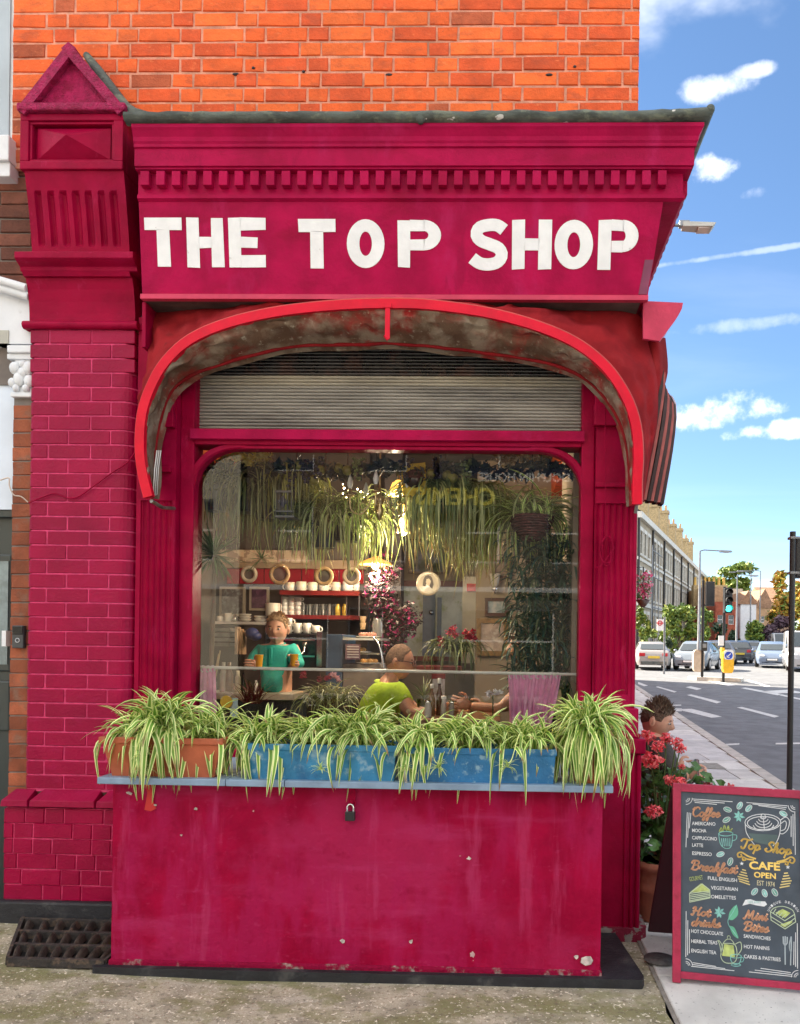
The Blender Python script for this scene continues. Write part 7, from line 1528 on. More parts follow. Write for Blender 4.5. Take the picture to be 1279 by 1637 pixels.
# ------------------------------------------------------------------ man reading on the bench along the side wall
YS = 1.05; hs_ = at(1050, 1151, YS); sp_ = person('person', (hs_.x, YS, gz(YS)), 'person with tousled grey brown hair and dark jacket sitting outside reading a newspaper')
P_ = lambda x, y, d=0: at(x, y, YS+d)
hip = Vector((hs_.x-.10, YS+.05, .50)); waist = hip+Vector((.02, 0, .18)); chest = Vector((hs_.x-.03, YS+.02, .80)); neck = Vector((hs_.x-.02, YS, .93))
sn = chest+Vector((.02, -.18, .06)); sf = chest+Vector((.02, .18, .06)); en = P_(1078, 1245, -.22); wn = P_(1102, 1240, -.2); ef = en+Vector((.02, .42, 0)); wf = wn+Vector((0, .36, 0)); kn, kf = hip+Vector((.42, -.1, 0)), hip+Vector((.42, .12, 0))
v, f = skinned([[(hip, (.14, .14)), (waist, (.13, .13)), (chest, (.13, .14)), (neck, .058), (hs_+Vector((-.01, .0, -.06)), .055)], [(chest, (.13, .14)), (sn, .06), (en, .044), (wn, .03)], [(chest, (.13, .14)), (sf, .06), (ef, .044), (wf, .03)],
    [(hip, (.14, .14)), (kn, .065), (Vector((kn.x, kn.y, .09)), .045), (Vector((kn.x+.14, kn.y, .06)), .03)], [(hip, (.14, .14)), (kf, .065), (Vector((kf.x, kf.y, .09)), .045), (Vector((kf.x+.14, kf.y, .06)), .03)]])
HM2 = headframe(R(68), R(16)); q = MB(); q.add(v, f, 0, True); head(q, hs_, HM2, 1.06); hand(q, wn, Vector((1, .1, .1)), Vector((0, -.2, 1)), side=-1); hand(q, wf, Vector((1, -.1, .1)), Vector((0, .2, 1)), side=1); q.build('body', [SKIN, EYEW, IRIS, LIP], sp_)
JK = mat('dark_olive_jacket', (.045, .040, .036), .8, .25, 8, .5, 50)
v, f = skinned([[(hip, (.165, .16)), (waist, (.155, .155)), (chest, (.155, .165)), (neck+Vector((0, 0, -.0)), (.082, .082))], [(chest, (.155, .165)), (sn, .085), (en, .064), (wn.lerp(en, .1), .05)], [(chest, (.155, .165)), (sf, .085), (ef, .064), (wf.lerp(ef, .1), .05)]])
q = MB(); q.add([(a+.010*noise.noise(Vector((a*10, b*9, c*9))), b+.010*noise.noise(Vector((a*11, b*5, c*12))), c) for a, b, c in v], f, 0, True); q.build('jacket', JK, sp_)
v, f = skinned([[(hip, (.16, .15)), (kn, .08), (Vector((kn.x, kn.y, .12)), .06)], [(hip, (.16, .15)), (kf, .08), (Vector((kf.x, kf.y, .12)), .06)]], 1); q = MB(); q.add(v, f, 0, True); q.build('trousers', mat('grey_trousers', (.06, .06, .065), .8, .2), sp_)
GHB = mat('grey_brown_hair', (.13, .085, .055), .7, .35, 50, .8, 120); q = hair(hs_, HM2, 1.06, GHB, sp_, .58, -.40, .007, .006, 7)
for k in range(900):
    a = rnd.uniform(0, 6.28); fr = (1+math.cos(a))/2; ph = rnd.uniform(-.25+.75*fr, 1.5); p = hs_+HM2@(headpt(a, ph)*1.08); o = HM2@Vector((math.sin(a)*math.cos(ph), -math.cos(a)*math.cos(ph), math.sin(ph))); tgt = (o+Vector((-.25, 0, .75))*(.3+max(0, math.sin(ph)))).normalized(); L = rnd.uniform(.015, .036)*(1+max(0, math.sin(ph))*.5); s_ = tgt.cross(Vector((0, 1, 0))).normalized()*.0011
    q.add([p-s_, p+s_, p+tgt*L*.6+s_+Vector((rnd.uniform(-.004, .004), 0, 0)), p+tgt*L+Vector((rnd.uniform(-.01, .01), rnd.uniform(-.01, .01), 0))], [(0, 1, 2, 3)])
q.build('hair', GHB, sp_)
nw = thing('newspaper', tuple(wn), 'white folded newspaper held by the man outside', 'newspaper'); q = MB(); rows = []
for i in range(9):
    v_ = i/8; row = []
    for k in range(11):
        u = k/10; p = P_(1094+24*u, 1216+34*v_+3*math.sin(u*6), -.26+.5*u*(1-u)+.03*math.sin(u*9+v_*3)); row.append(p)
    rows.append(row)
NEWS = mat('newsprint', (.72, .74, .76), .8, .12, 30, col2=(.30, .36, .42), c2lo=.58, c2hi=.62, c2s=16); q.grid(rows); q.build('sheet', NEWS, nw)
q = MB(); rows = [[P_(1098+28*k/8, 1222+30*i/6+2*math.sin(k), .02-.2*(k/8)+.03*math.sin(k*1.4)) for k in range(9)] for i in range(7)]; q.grid(rows); q.build('sheet', NEWS, nw)
bn = thing('bench', (hip.x, YS, gz(YS)), 'plain dark bench along the side wall under the reading man', 'bench'); q = MB(); q.box(hip.x-.16, hip.x+.22, YS-.5, YS+.9, .385, .42); q.build('seat', BRW, bn)
for sx in (-.12, .18):
    for sy in (-.45, .85): q = MB(); q.box(hip.x+sx-.02, hip.x+sx+.02, YS+sy-.02, YS+sy+.02, .0, .384); q.build('leg', BRW, bn)
q = MB(); mx_, my_ = gp(960, 1525, 0); c = Vector((.78, -.36, .008)); q.lathe([(.075, 0), (.075, .004), (0, .005)], c, 24); tag(q.build('drain_cover', mat('iron_cover', (.10, .095, .09), .6, .3, 40, .6, 120)), 'small round iron cover in the paving behind the A-board', 'drain cover')

q = MB(); pts = [gp(x, y, .004) for x, y in ((1119, 1228), (1163, 1230), (1146, 1220), (1117, 1220))]; q.add([(x, y, gz(y)+.006) for x, y in pts], [(0, 1, 2, 3)]); tag(q.build('utility_cover', mat('utility_cover_grey', (.30, .29, .25), .8, .2, 20, .4)), 'dull grey utility cover set in the pale pavement', 'utility cover')
# ------------------------------------------------------------------ street furniture
POLE = mat('black_pole_paint', (.012, .012, .013), .45, .2); GALV = mat('galvanised_steel', (.22, .23, .24), .45, .15, metal=.6)
def GPT(px, py): return gp(px, py, -.12)
def groundp(px, Y): p = at(px, 1040, Y); return Vector((p.x, Y, gz(Y)-.12))
# near black pole with the back of a signal head
Yp = 3.4; b0 = at(1262, 1262, Yp); t = thing('traffic_light', (b0.x, Yp, gz(Yp)), 'tall black signal pole at the right edge with the signal head seen from behind', 'traffic light')
top = at(1268, 850, Yp); q = MB(); q.tube([(b0.x, Yp, gz(Yp)-.05), (b0.x, Yp, top.z)], .028, 14); q.build('pole', POLE, t); q = MB(); q.tube([(b0.x, Yp, gz(Yp)-.02), (b0.x, Yp, gz(Yp)+.03)], .04, 14); q.build('base', POLE, t)
q = MB(); c = at(1277, 888, Yp+.02); q.box(c.x-.022, c.x+.20, Yp+.03, Yp+.20, at(1270, 922, Yp).z, at(1270, 858, Yp).z); q.build('signal_head', POLE, t, .012)
q = MB(); 
for py in (860, 916): z = at(1268, py, Yp).z; q.box(b0.x-.03, b0.x+.06, Yp-.03, Yp+.06, z-.012, z+.012)
q.build('bracket', GALV, t, .004)
def pole_at(px, Y): g_ = groundp(px, Y); return g_
# island with signals and keep left bollards
YI = 26.0
isl = [gp(x, y, -.11) for x, y in ((1098, 1080.5), (1124, 1080), (1182, 1083.5), (1178, 1085), (1130, 1082.8))]
q = MB(); a = groundp(1108, YI); b = groundp(1180, YI-1.2); q.prism([(a.x, YI+.6), (a.x-.2, YI), (a.x, YI-.6), (b.x, YI-1.6), (b.x+.3, YI-1), (b.x, YI-.4)], lambda u, v, w_: (u, v, w_), gz(YI)-.13, gz(YI)-.0); q.build('island', KERB); tag(bpy.data.objects['island'], 'traffic island with a stone kerb in the middle of the road', kind='structure')
def sig(px, Y, pyt, label, green=False, side_=False):
    g_ = groundp(px, Y); t = thing('traffic_light', tuple(g_), label, 'traffic light'); zt_ = at(px, pyt, Y).z
    q = MB(); q.tube([g_, (g_.x, Y, zt_)], .055, 10); q.build('pole', POLE, t); hz = zt_-.05
    w_ = .16; x0_ = g_.x+(.06 if side_ else -.05); q = MB(); q.box(x0_, x0_+ (.3 if not side_ else .34), Y-.2, Y-.02, hz-.95, hz); q.build('signal_head', POLE, t, .03)
    if not side_:
        for k in range(3):
            c = Vector((x0_+.15, Y-.2, hz-.17-.305*k)); lit = green and k == 2
            q = MB(); q.lathe([(.115, 0), (.10, .02), (0, .035)], c, 16, ax=Matrix.Rotation(R(90), 3, 'X')); q.build('lens', mat('green_signal_lit', (.05, .6, .5), .3, 0, emis=(.03, .75, .62), es=1.6) if lit else mat('dark_lens', (.03, .03, .03), .2), t)
            q = MB(); q.grid([[c+Vector((.125*math.cos(a), -.001-.16*d_, .125*math.sin(a))) for a in [R(-20+220*j/12) for j in range(13)]] for d_ in (0, 1)]); q.build('hood', POLE, t)
    return t, g_, zt_
t, g_, _ = sig(1123, 25.5, 928, 'dark signal pole on the island with its head turned sideways', side_=True)
q = MB(); q.box(g_.x-.10, g_.x+.14, 25.3, 25.46, g_.z+1.15, g_.z+1.5); q.build('push_button_box', POLE, t, .02); q = MB(); q.box(g_.x-.05, g_.x+.09, 25.28, 25.3, g_.z+1.27, g_.z+1.43); q.build('push_button_panel', GALV, t)
t, g_, _ = sig(1157, 24.5, 938, 'traffic light on the island showing green', green=True)
q = MB(); q.box(g_.x-.14, g_.x-.02, 24.3, 24.5, g_.z+.9, g_.z+1.3); q.build('yellow_box', mat('yellow_push_box', (.75, .50, .04), .5), t, .02); q = MB(); q.box(g_.x-.24, g_.x-.04, 24.35, 24.38, g_.z+1.38, g_.z+1.75); q.build('small_white_sign', WHITE, t)
def bollard(px, Y, top, bot, front, back_, arrow, label):
    k = (Y+4)/1200; c = at(px, bot, Y); t = thing('bollard', (c.x, Y, c.z), label, 'bollard', 'keep left bollards'); h = (bot-top)*k; w_ = 8.5*k
    pl_ = [(-w_*.85, .06*h), (-w_*.6, 0), (w_*.6, 0), (w_*.85, .06*h), (w_, .2*h), (w_, .85*h), (w_*.8, .96*h), (w_*.4, h), (-w_*.4, h), (-w_*.8, .96*h), (-w_, .85*h), (-w_, .2*h)]
    q = MB(); q.prism([(c.x+u, c.z+v) for u, v in pl_], lambda u, v, y_: (u, y_, v), Y-.12, Y+.12); q.build('housing', front, t, .03)
    if arrow:
        q = MB(); q.prism([(c.x+u*.86, c.z+.60*h+v*.4) for u, v in pl_], lambda u, v, y_: (u, y_, v), Y-.128, Y-.121); q.build('white_face', WHITE, t)
        q = MB(); q.lathe([(w_*.72, 0), (0, .004)], (c.x, Y-.132, c.z+.78*h), 20, ax=Matrix.Rotation(R(90), 3, 'X')); q.build('blue_disc', mat('sign_blue', (.01, .05, .42), .4), t)
        q = MB(); a = Vector((c.x+w_*.35, Y-.138, c.z+.78*h+w_*.35)); b_ = Vector((c.x-w_*.35, Y-.138, c.z+.78*h-w_*.35)); q.tube([a, b_], w_*.10, 5); q.tube([b_+Vector((0, 0, w_*.45)), b_, b_+Vector((w_*.45, 0, 0))], w_*.09, 5); q.build('white_arrow', WHITE, t)
bollard(1163, 24.2, 1040, 1076, mat('bollard_yellow', (.80, .42, .01), .4), None, True, 'yellow bollard with a blue arrow disc on the traffic island'); bollard(1116, 25.6, 1039, 1074, mat('bollard_beige', (.55, .44, .33), .5), None, False, 'plain beige back of a bollard on the traffic island')
def lamp(px, Y, pyt, arm, label, r_=.07, pxa=None, head_=True):
    g_ = groundp(px, Y); zt_ = at(px, pyt, Y).z; t = thing('street_lamp', tuple(g_), label, 'street lamp', 'street lamps'); q = MB(); q.tube([g_, (g_.x, Y, g_.z+1.4), (g_.x, Y, g_.z+1.45), (g_.x, Y, zt_)], [r_*1.3, r_*1.3, r_, r_*.6], 10); q.build('post', GALV, t)
    q = MB(); q.tube([(g_.x, Y, zt_), (g_.x+arm*.2, Y, zt_+.06), (g_.x+arm, Y, zt_+.02)], r_*.45, 6); q.build('arm', GALV, t)
    hx = g_.x+arm; s_ = 1 if arm > 0 else -1
    if head_:
        q = MB(); q.hexa([(hx-.05*s_, Y-.1, zt_-.05), (hx+.55*s_, Y-.13, zt_-.04), (hx+.55*s_, Y+.13, zt_-.04), (hx-.05*s_, Y+.1, zt_-.05), (hx-.05*s_, Y-.06, zt_+.06), (hx+.5*s_, Y-.08, zt_+.04), (hx+.5*s_, Y+.08, zt_+.04), (hx-.05*s_, Y+.06, zt_+.06)]); q.build('lamp_head', GALV, t, .01)
        q = MB(); q.box(min(hx+.15*s_, hx+.42*s_), max(hx+.15*s_, hx+.42*s_), Y-.09, Y+.09, zt_-.062, zt_-.052); q.build('lens', mat('lamp_lens', (.55, .45, .38), .3), t)
    return t
YL = 11.0; k = (YL+4)/1200; hp = at(1092, 361, YL); gx_ = 2.35; t = thing('street_lamp', (gx_, YL, gz(YL)), 'street lamp reaching out from behind the cornice against the sky', 'street lamp', 'street lamps')
q = MB(); q.tube([(gx_, YL, gz(YL)), (gx_, YL, gz(YL)+1.5), (gx_, YL, hp.z)], [.1, .09, .05], 10); q.build('post', GALV, t); q = MB(); q.tube([(gx_, YL, hp.z), (gx_+.5, YL, hp.z+.05), (hp.x, YL, hp.z)], .03, 8); q.build('arm', GALV, t)
tip = at(1143, 364, YL); q = MB(); x0_, x1_ = hp.x-.02, tip.x
q.hexa([(x0_, YL-.10, hp.z-.06), (x1_-.08, YL-.15, hp.z-.085), (x1_-.08, YL+.15, hp.z-.085), (x0_, YL+.10, hp.z-.06), (x0_, YL-.07, hp.z+.06), (x1_, YL-.11, hp.z+.015), (x1_, YL+.11, hp.z+.015), (x0_, YL+.07, hp.z+.06)]); q.build('lamp_head', mat('pale_lamp_casing', (.40, .38, .33), .45, .1), t, .015)
q = MB(); q.box(x0_+.30, x1_-.13, YL-.11, YL+.11, hp.z-.098, hp.z-.08); q.build('lens', MATS['lamp_lens'], t); q = MB(); q.box(x0_-.06, x0_+.14, YL-.06, YL+.06, hp.z-.03, hp.z+.085); q.build('gear_box', GALV, t, .01)
lamp(1117, 33, 881, 1.0, 'grey lamp post rising behind the trees with an arm to the right', .075); lamp(1177, 48, 920, .9, 'slender lamp post between the green light and the dark tree', .07); lamp(1199, 70, 915, -1.6, 'far lamp post against the pale cloud', .08); lamp(1214, 72, 913, -1.8, 'farthest lamp post with its arm to the left', .08)
# bus stop flag
g_ = groundp(1062, 30); t = thing('bus_stop', tuple(g_), 'bus stop flag with a red ring in front of the bushes', 'sign'); q = MB(); q.tube([g_, (g_.x, 30, at(1062, 986, 30).z)], .045, 8); q.build('post', GALV, t)
q = MB(); a, b = at(1050, 1008, 30), at(1061, 990, 30); q.box(a.x, b.x, 29.95, 30, a.z, b.z); q.build('flag', WHITE, t); q = MB(); c = at(1055.5, 996, 29.9); q.tube([(c.x+.10*math.cos(a_), 29.94, c.z+.10*math.sin(a_)) for a_ in [j*.524 for j in range(13)]], .022, 5); q.box(c.x-.15, c.x+.15, 29.925, 29.935, c.z-.025, c.z+.025); q.build('red_ring', mat('sign_red', (.6, .01, .02), .5), t)
# lamp column with hanging basket of pink flowers
YK = 16.0; t = thing('hanging_basket', tuple(at(1026, 945, YK)), 'hanging basket of pink flowers on a post beyond the corner', 'flowers'); g_ = groundp(1006, YK); c = at(1028, 950, YK)
leafcloud('blooms', [mat('pink_bloom', (.70, .08, .22), .6, .3, 9), mat('light_pink_bloom', (.80, .30, .42), .6, .3, 9), GLF], [(at(x, y, YK), (.15, .15, .17)) for x, y in ((1022, 925), (1034, 920), (1026, 940), (1036, 938), (1024, 955), (1032, 950))], 60, .05, 55, parent=t)
q = MB(); q.lathe([(.05, -.2), (.2, 0), (0, 0)], c+Vector((0, 0, -.15)), 12); q.build('basket', BRW, t); q = MB(); q.tube([g_, (g_.x, YK, c.z+.9)], .06, 8); q.tube([(g_.x, YK, c.z+.7), (c.x, YK, c.z+.72), (c.x, YK, c.z)], .02, 6); q.build('post', POLE, t)

# ------------------------------------------------------------------ cars
TYRE = mat('tyre', (.012, .012, .012), .85, .2); HUB = mat('alloy_wheel', (.45, .45, .46), .3, .1, metal=.7); CGL = mat('car_glass', (.03, .04, .045), .05, .1, spec=1); TAIL = mat('tail_light', (.45, .01, .02), .2); HEADL = mat('head_light', (.75, .76, .78), .12, .05, spec=1)
def car(px, Y, yaw, col, label, kind='hatch', scale=1., rear=True):
    """front of the car along local +x; yaw turns it; wheels on the road"""
    g_ = groundp(px, Y); m = mat('car_paint_'+label.split()[0]+str(len(MATS)), col, .25, .05, 3, coat=.6); t = thing('parked_car', tuple(g_), label, 'car', 'cars along the far road', rz=yaw); LOC[t.name] = (0, 0, 0)
    L = {'hatch': 4.1, 'sedan': 4.6, 'van': 5.0}[kind]*scale; H = {'hatch': 1.48, 'sedan': 1.42, 'van': 2.1}[kind]*scale; W_ = .88*scale if kind != 'van' else .98
    # stations: x, belt z, roof z, half width low, half width top
    if kind == 'sedan': st = [(-.5, .62, .62, .72, .6), (-.47, .90, .90, .84, .7), (-.33, .97, .98, .88, .72), (-.20, .98, 1.36, .9, .62), (-.02, .96, 1.42, .9, .64), (.10, .95, 1.38, .9, .64), (.26, .92, .93, .9, .74), (.44, .78, .78, .85, .7), (.5, .55, .55, .7, .6)]
    elif kind == 'van': st = [(-.5, .9, 2.0, .95, .85), (-.48, 1.1, 2.1, .98, .88), (-.1, 1.15, 2.12, .98, .88), (.2, 1.15, 2.08, .98, .86), (.36, 1.15, 1.2, .96, .85), (.47, .95, .95, .92, .8), (.5, .6, .6, .85, .75)]
    else: st = [(-.5, .60, .60, .74, .62), (-.485, .95, .96, .84, .7), (-.42, 1.0, 1.32, .88, .62), (-.28, 1.0, 1.46, .9, .64), (.02, .98, 1.48, .9, .66), (.12, .97, 1.42, .9, .66), (.30, .94, .95, .9, .74), (.46, .76, .76, .84, .7), (.5, .52, .52, .72, .62)]
    fz = H/(2.12 if kind == 'van' else 1.48 if kind == 'hatch' else 1.42); rows = []; gl_ = MB(); bd = MB()
    for x, zb_, zt_, wl_, wt_ in st:
        x *= L; w_ = wl_*W_/.9; v_ = wt_*W_/.9; zb_ *= fz; zt_ *= fz
        rows.append([(x, -w_*.92, .22), (x, -w_, .42), (x, -w_*.99, zb_*.8), (x, -w_*.94, zb_), (x, -v_, zt_-.04*(zt_ > zb_+.1)), (x, -v_*.85, zt_), (x, v_*.85, zt_), (x, v_, zt_-.04*(zt_ > zb_+.1)), (x, w_*.94, zb_), (x, w_*.99, zb_*.8), (x, w_, .42), (x, w_*.92, .22)])
    bd.grid(rows); bd.add(rows[0], [tuple(range(11, -1, -1))]); bd.add(rows[-1], [tuple(range(12))]); bd.add([r[0] for r in rows]+[r[-1] for r in rows], [(i, i+1, len(rows)+i+1, len(rows)+i) for i in range(len(rows)-1)]); bd.build('body', m, t)
    def pane(i, j, name, e=.14):
        a, b = [Vector(p) for p in rows[i]], [Vector(p) for p in rows[j]]
        for sg, (lo, hi) in (('l', (3, 4)), ('r', (8, 7))):
            q = MB(); p = [a[lo], b[lo], b[hi], a[hi]]; c = sum(p, Vector())/4; off = Vector((0, -.012 if sg == 'l' else .012, 0)); q.add([c+(x-c)*(1-e)+off for x in p], [(0, 1, 2, 3)]); q.build(name, CGL, t)
    n_ = len(st)
    if kind == 'sedan': pane(3, 4, 'side_window'); pane(4, 5, 'side_window')
    elif kind == 'hatch': pane(2, 3, 'side_window'); pane(3, 4, 'side_window'); pane(4, 5, 'side_window')
    else: pane(3, 4, 'side_window')
    def screen(i, j, name, out):
        a, b = [Vector(p) for p in rows[i]], [Vector(p) for p in rows[j]]; p = [a[4], a[7], b[7], b[4]]; c = sum(p, Vector())/4; q = MB(); q.add([c+(x-c)*.88+Vector(out) for x in p], [(0, 1, 2, 3)]); q.build(name, CGL, t)
    if kind == 'sedan': screen(2, 3, 'rear_window', (-.02, 0, .02)); screen(5, 6, 'windscreen', (.02, 0, .02))
    elif kind == 'hatch': screen(1, 2, 'rear_window', (-.02, 0, .015)); screen(5, 6, 'windscreen', (.02, 0, .02))
    else: screen(3, 4, 'windscreen', (.02, 0, .02))
    for sx in (-.31, .31):
        for sy in (-1, 1):
            q = MB(); q.lathe([(.30, -.1), (.315, -.08), (.315, .08), (.30, .1), (.2, .1)], (sx*L, sy*(W_-.09), .315), 18, ax=Matrix.Rotation(R(90), 3, 'X')); w_ = q.build('wheel', TYRE, t)
            q = MB(); q.lathe([(.2, 0), (.06, .02), (0, .02)], (sx*L, sy*(W_+.015), .315), 14, ax=Matrix.Rotation(R(90)*(1 if sy < 0 else -1), 3, 'X')); q.build('hub', HUB, w_)
    for sy in (-1, 1):
        zf = st[1][1]*fz; q = MB(); q.box(-L*.5-.01, -L*.455, sy*W_*.62-.14*W_, sy*W_*.62+.2*W_ if sy > 0 else sy*W_*.62+.14*W_, zf*.74, zf*.92); q.build('tail_light', TAIL, t, .02)
        q = MB(); q.ball((L*.465, sy*W_*.62, st[-2][1]*fz*.86), .12, .2, .09, 10, 6); q.build('headlight', HEADL, t)
        q = MB(); q.ball((L*.16, sy*(W_+.10), .98*fz), .07, .10, .07, 8, 6); q.build('mirror', m, t)
    q = MB(); q.box(L*.488, L*.505, -.3, .3, .36, .50); q.box(L*.46, L*.5, -.55, .55, .24, .34); q.build('grille', CGL, t, .01); q = MB(); q.box(L*.503, L*.512, -.26, .26, .40, .49); q.build('number_plate', WHITE, t)
    q = MB(); q.box(-L*.512, -L*.49, -.28, .28, .56, .68); q.build('number_plate', mat('yellow_plate', (.70, .52, .06), .5), t); q = MB(); q.box(-L*.505, -L*.47, -.7*W_, .7*W_, .26, .42); q.build('bumper', CGL, t, .02)
    return t
car(1040, 35.5, R(83), (.30, .285, .27), 'white saloon car seen from behind with a yellow number plate', 'sedan')
car(1115, 35, R(-116), (.18, .21, .24), 'silver hatchback facing the camera beside the bus stop', 'hatch')
car(1148, 43, R(-100), (.26, .23, .20), 'beige car partly behind the traffic light', 'hatch')
car(1176, 46, R(80), (.03, .035, .045), 'black hatchback seen from behind next to the yellow bollard', 'hatch')
car(1198, 58, R(78), (.16, .20, .26), 'blue grey car further down the road', 'hatch'); car(1212, 66, R(78), (.18, .18, .19), 'dark grey car farthest down the road', 'sedan')
car(1233, 40, R(-108), (.15, .20, .29), 'pale blue hatchback facing the camera near the black pole', 'hatch')
car(1253, 58, R(-104), (.33, .33, .34), 'white van in the far traffic', 'van'); car(1287, 36, R(-108), (.33, .33, .34), 'white van cut by the right edge of the picture', 'van')

# ------------------------------------------------------------------ the terrace and the houses at the far end
TB = mat('grey_stock_brick', (.40, .34, .25), .85, .2, 3, .2, 20); TRIMW = mat('pale_trim', (.62, .60, .54), .6, .1, 3); CHIM = mat('chimney_brick', (.46, .34, .18), .9, .25, 6, .4, 14); POTC = mat('chimney_pot', (.56, .36, .16), .8, .15)
p0 = Vector((11.0, 58)); p1 = Vector((35, 126)); dvec = (p1-p0).normalized(); nrm = Vector((dvec.y, -dvec.x)); nh = 9; ZS = 1.27; LH = (p1-p0).length/nh
def TP(s_, d_, z): p = p0+dvec*s_+nrm*d_; return Vector((p.x, p.y, z*ZS+gz(p.y)-.1))
for i in range(nh):
    s0 = i*LH; t = thing('terraced_house', tuple(TP(s0+LH/2, 0, 0)), ['first','second','third','fourth','fifth','sixth','seventh','eighth','ninth'][i]+' house of the long grey brick terrace, counted from the hanging basket', 'building', 'long terrace beyond the crossroads')
    op = []; 
    for zf, hh in ((.8, 2.0), (3.9, 1.8), (6.8, 1.5)):
        for k in range(3): op.append((s0+LH*(.14+.27*k), s0+LH*(.14+.27*k)+LH*.16, zf, zf+hh))
    xs = sorted({s0, s0+LH}|{o[0] for o in op}|{o[1] for o in op}); zs = sorted({0, 9.2}|{o[2] for o in op}|{o[3] for o in op}); q = MB()
    for a, b in zip(xs, xs[1:]):
        for c, d in zip(zs, zs[1:]):
            if any(o[0] <= a and b <= o[1] and o[2] <= c and d <= o[3] for o in op): continue
            q.add([TP(a, 0, c), TP(b, 0, c), TP(b, 0, d), TP(a, 0, d)], [(0, 1, 2, 3)])
    q.add([TP(s0, 0, 0), TP(s0, -8, 0), TP(s0, -8, 9.2), TP(s0, 0, 9.2)], [(0, 1, 2, 3)]); q.build('wall', TB, t)
    for a, b, c, d in op:
        q = MB(); 
        def slab(a_, b_, c_, d_, e0, e1): q.hexa([TP(a_, e1, c_), TP(b_, e1, c_), TP(b_, e0, c_), TP(a_, e0, c_), TP(a_, e1, d_), TP(b_, e1, d_), TP(b_, e0, d_), TP(a_, e0, d_)])
        slab(a-.12, a, c-.1, d+.12, -.02, .08); slab(b, b+.12, c-.1, d+.12, -.02, .08); slab(a-.2, b+.2, d, d+.25, -.02, .1); slab(a-.2, b+.2, c-.15, c, -.02, .12); slab((a+b)/2-.04, (a+b)/2+.04, c, d, -.15, -.1); slab(a, b, (c+d)/2-.04, (c+d)/2+.04, -.15, -.1); w_ = q.build('window', TRIMW, t)
        q = MB(); q.add([TP(a, -.2, c), TP(b, -.2, c), TP(b, -.2, d), TP(a, -.2, d)], [(0, 1, 2, 3)]); q.build('pane', DARKPANE, w_)
    def slab2(nm, m, a_, b_, c_, d_, e0, e1): q = MB(); q.hexa([TP(a_, e1, c_), TP(b_, e1, c_), TP(b_, e0, c_), TP(a_, e0, c_), TP(a_, e1, d_), TP(b_, e1, d_), TP(b_, e0, d_), TP(a_, e0, d_)]); return q.build(nm, m, t)
    slab2('eaves', TRIMW, s0, s0+LH, 9.0, 9.4, -.3, .35); slab2('string_course', TRIMW, s0, s0+LH, 6.3, 6.5, -.05, .1); slab2('string_course', TRIMW, s0, s0+LH, 3.3, 3.6, -.05, .14)
    q = MB(); q.tube([TP(s0+.1, .12, 0), TP(s0+.1, .12, 9.1)], .10, 6); q.build('drainpipe', POLE, t)
    q = MB(); q.add([TP(s0, .35, 9.4), TP(s0+LH, .35, 9.4), TP(s0+LH, -4, 11.2), TP(s0, -4, 11.2), TP(s0, -8.3, 9.4), TP(s0+LH, -8.3, 9.4)], [(0, 1, 2, 3), (3, 2, 5, 4)]); q.build('roof', MATS['slate'], t)
    cm_ = slab2('chimney_stack', CHIM, s0-.2, s0+.9, 9.3, 13.2 if i % 2 == 0 else 12.8, -4.2, -1.6); slab2('chimney_cap', CHIM, s0-.3, s0+1.0, 13.2 if i % 2 == 0 else 12.8, 13.5 if i % 2 == 0 else 13.1, -4.3, -1.5)
    for k in range(4): q = MB(); q.lathe([(.16, 0), (.12, .75), (.15, .8), (.1, .8)], TP(s0+.35, -1.9-.6*k, 13.4 if i % 2 == 0 else 13.0), 8); q.build('chimney_pot', POTC, cm_)
    if i == 0:
        for z in (3.2, 5.2, 6.9): q = MB(); q.tube([TP(s0+.2, 1.2, z), TP(s0+LH*.8, 1.2, z)], .05, 5); q.build('scaffold_pole', GALV, t)
        for s_ in (.3, 2.2, 4.2): q = MB(); q.tube([TP(s0+s_, 1.2, 0), TP(s0+s_, 1.2, 7.2)], .05, 5); q.build('scaffold_pole', GALV, t)
def block(px0, px1, pyt, Y, m, label, roof=None, wins=(), gable=False, dep=10):
    a, b = at(px0, 1040, Y), at(px1, 1040, Y); zt_ = at((px0+px1)/2, pyt, Y).z; t = thing('house', ((a.x+b.x)/2, Y, gz(Y)), label, 'building'); op = []
    for u0_, u1_, p0_, p1_ in wins: op.append((a.x+(b.x-a.x)*u0_, a.x+(b.x-a.x)*u1_, at(px0, p1_, Y).z, at(px0, p0_, Y).z))
    facade(t, a.x, b.x, Y, 0, zt_, op, m, sgn=-1); q = MB(); q.box(a.x, b.x, Y+.35, Y+dep, 0, zt_-.01); q.build('back_block', m, t)
    if roof:
        q = MB(); h = roof
        if gable: q.prism([(a.x-.2, zt_), (b.x+.2, zt_), ((a.x+b.x)/2, zt_+h)], lambda u, v, w_: (u, w_, v), Y-.1, Y+dep)
        else: q.prism([(Y-.3, zt_), (Y+dep*.5, zt_+h), (Y+dep, zt_)], lambda u, v, w_: (w_, u, v), a.x-.2, b.x+.2)
        q.build('roof', mat('tile_roof', (.30, .17, .10), .85, .25, 4), t)
    return t, a.x, b.x, zt_
OB = mat('sunlit_buff_brick', (.44, .27, .15), .85, .2, 3, .2, 20); RB = mat('red_shop_brick', (.36, .09, .05), .85, .2, 3)
t, xa, xb, zt_ = block(1125, 1160, 938, 88, OB, 'buff brick house with yellow chimney pots at the bend', None, ((.15, .3, 985, 1000), (.5, .65, 985, 1000)))
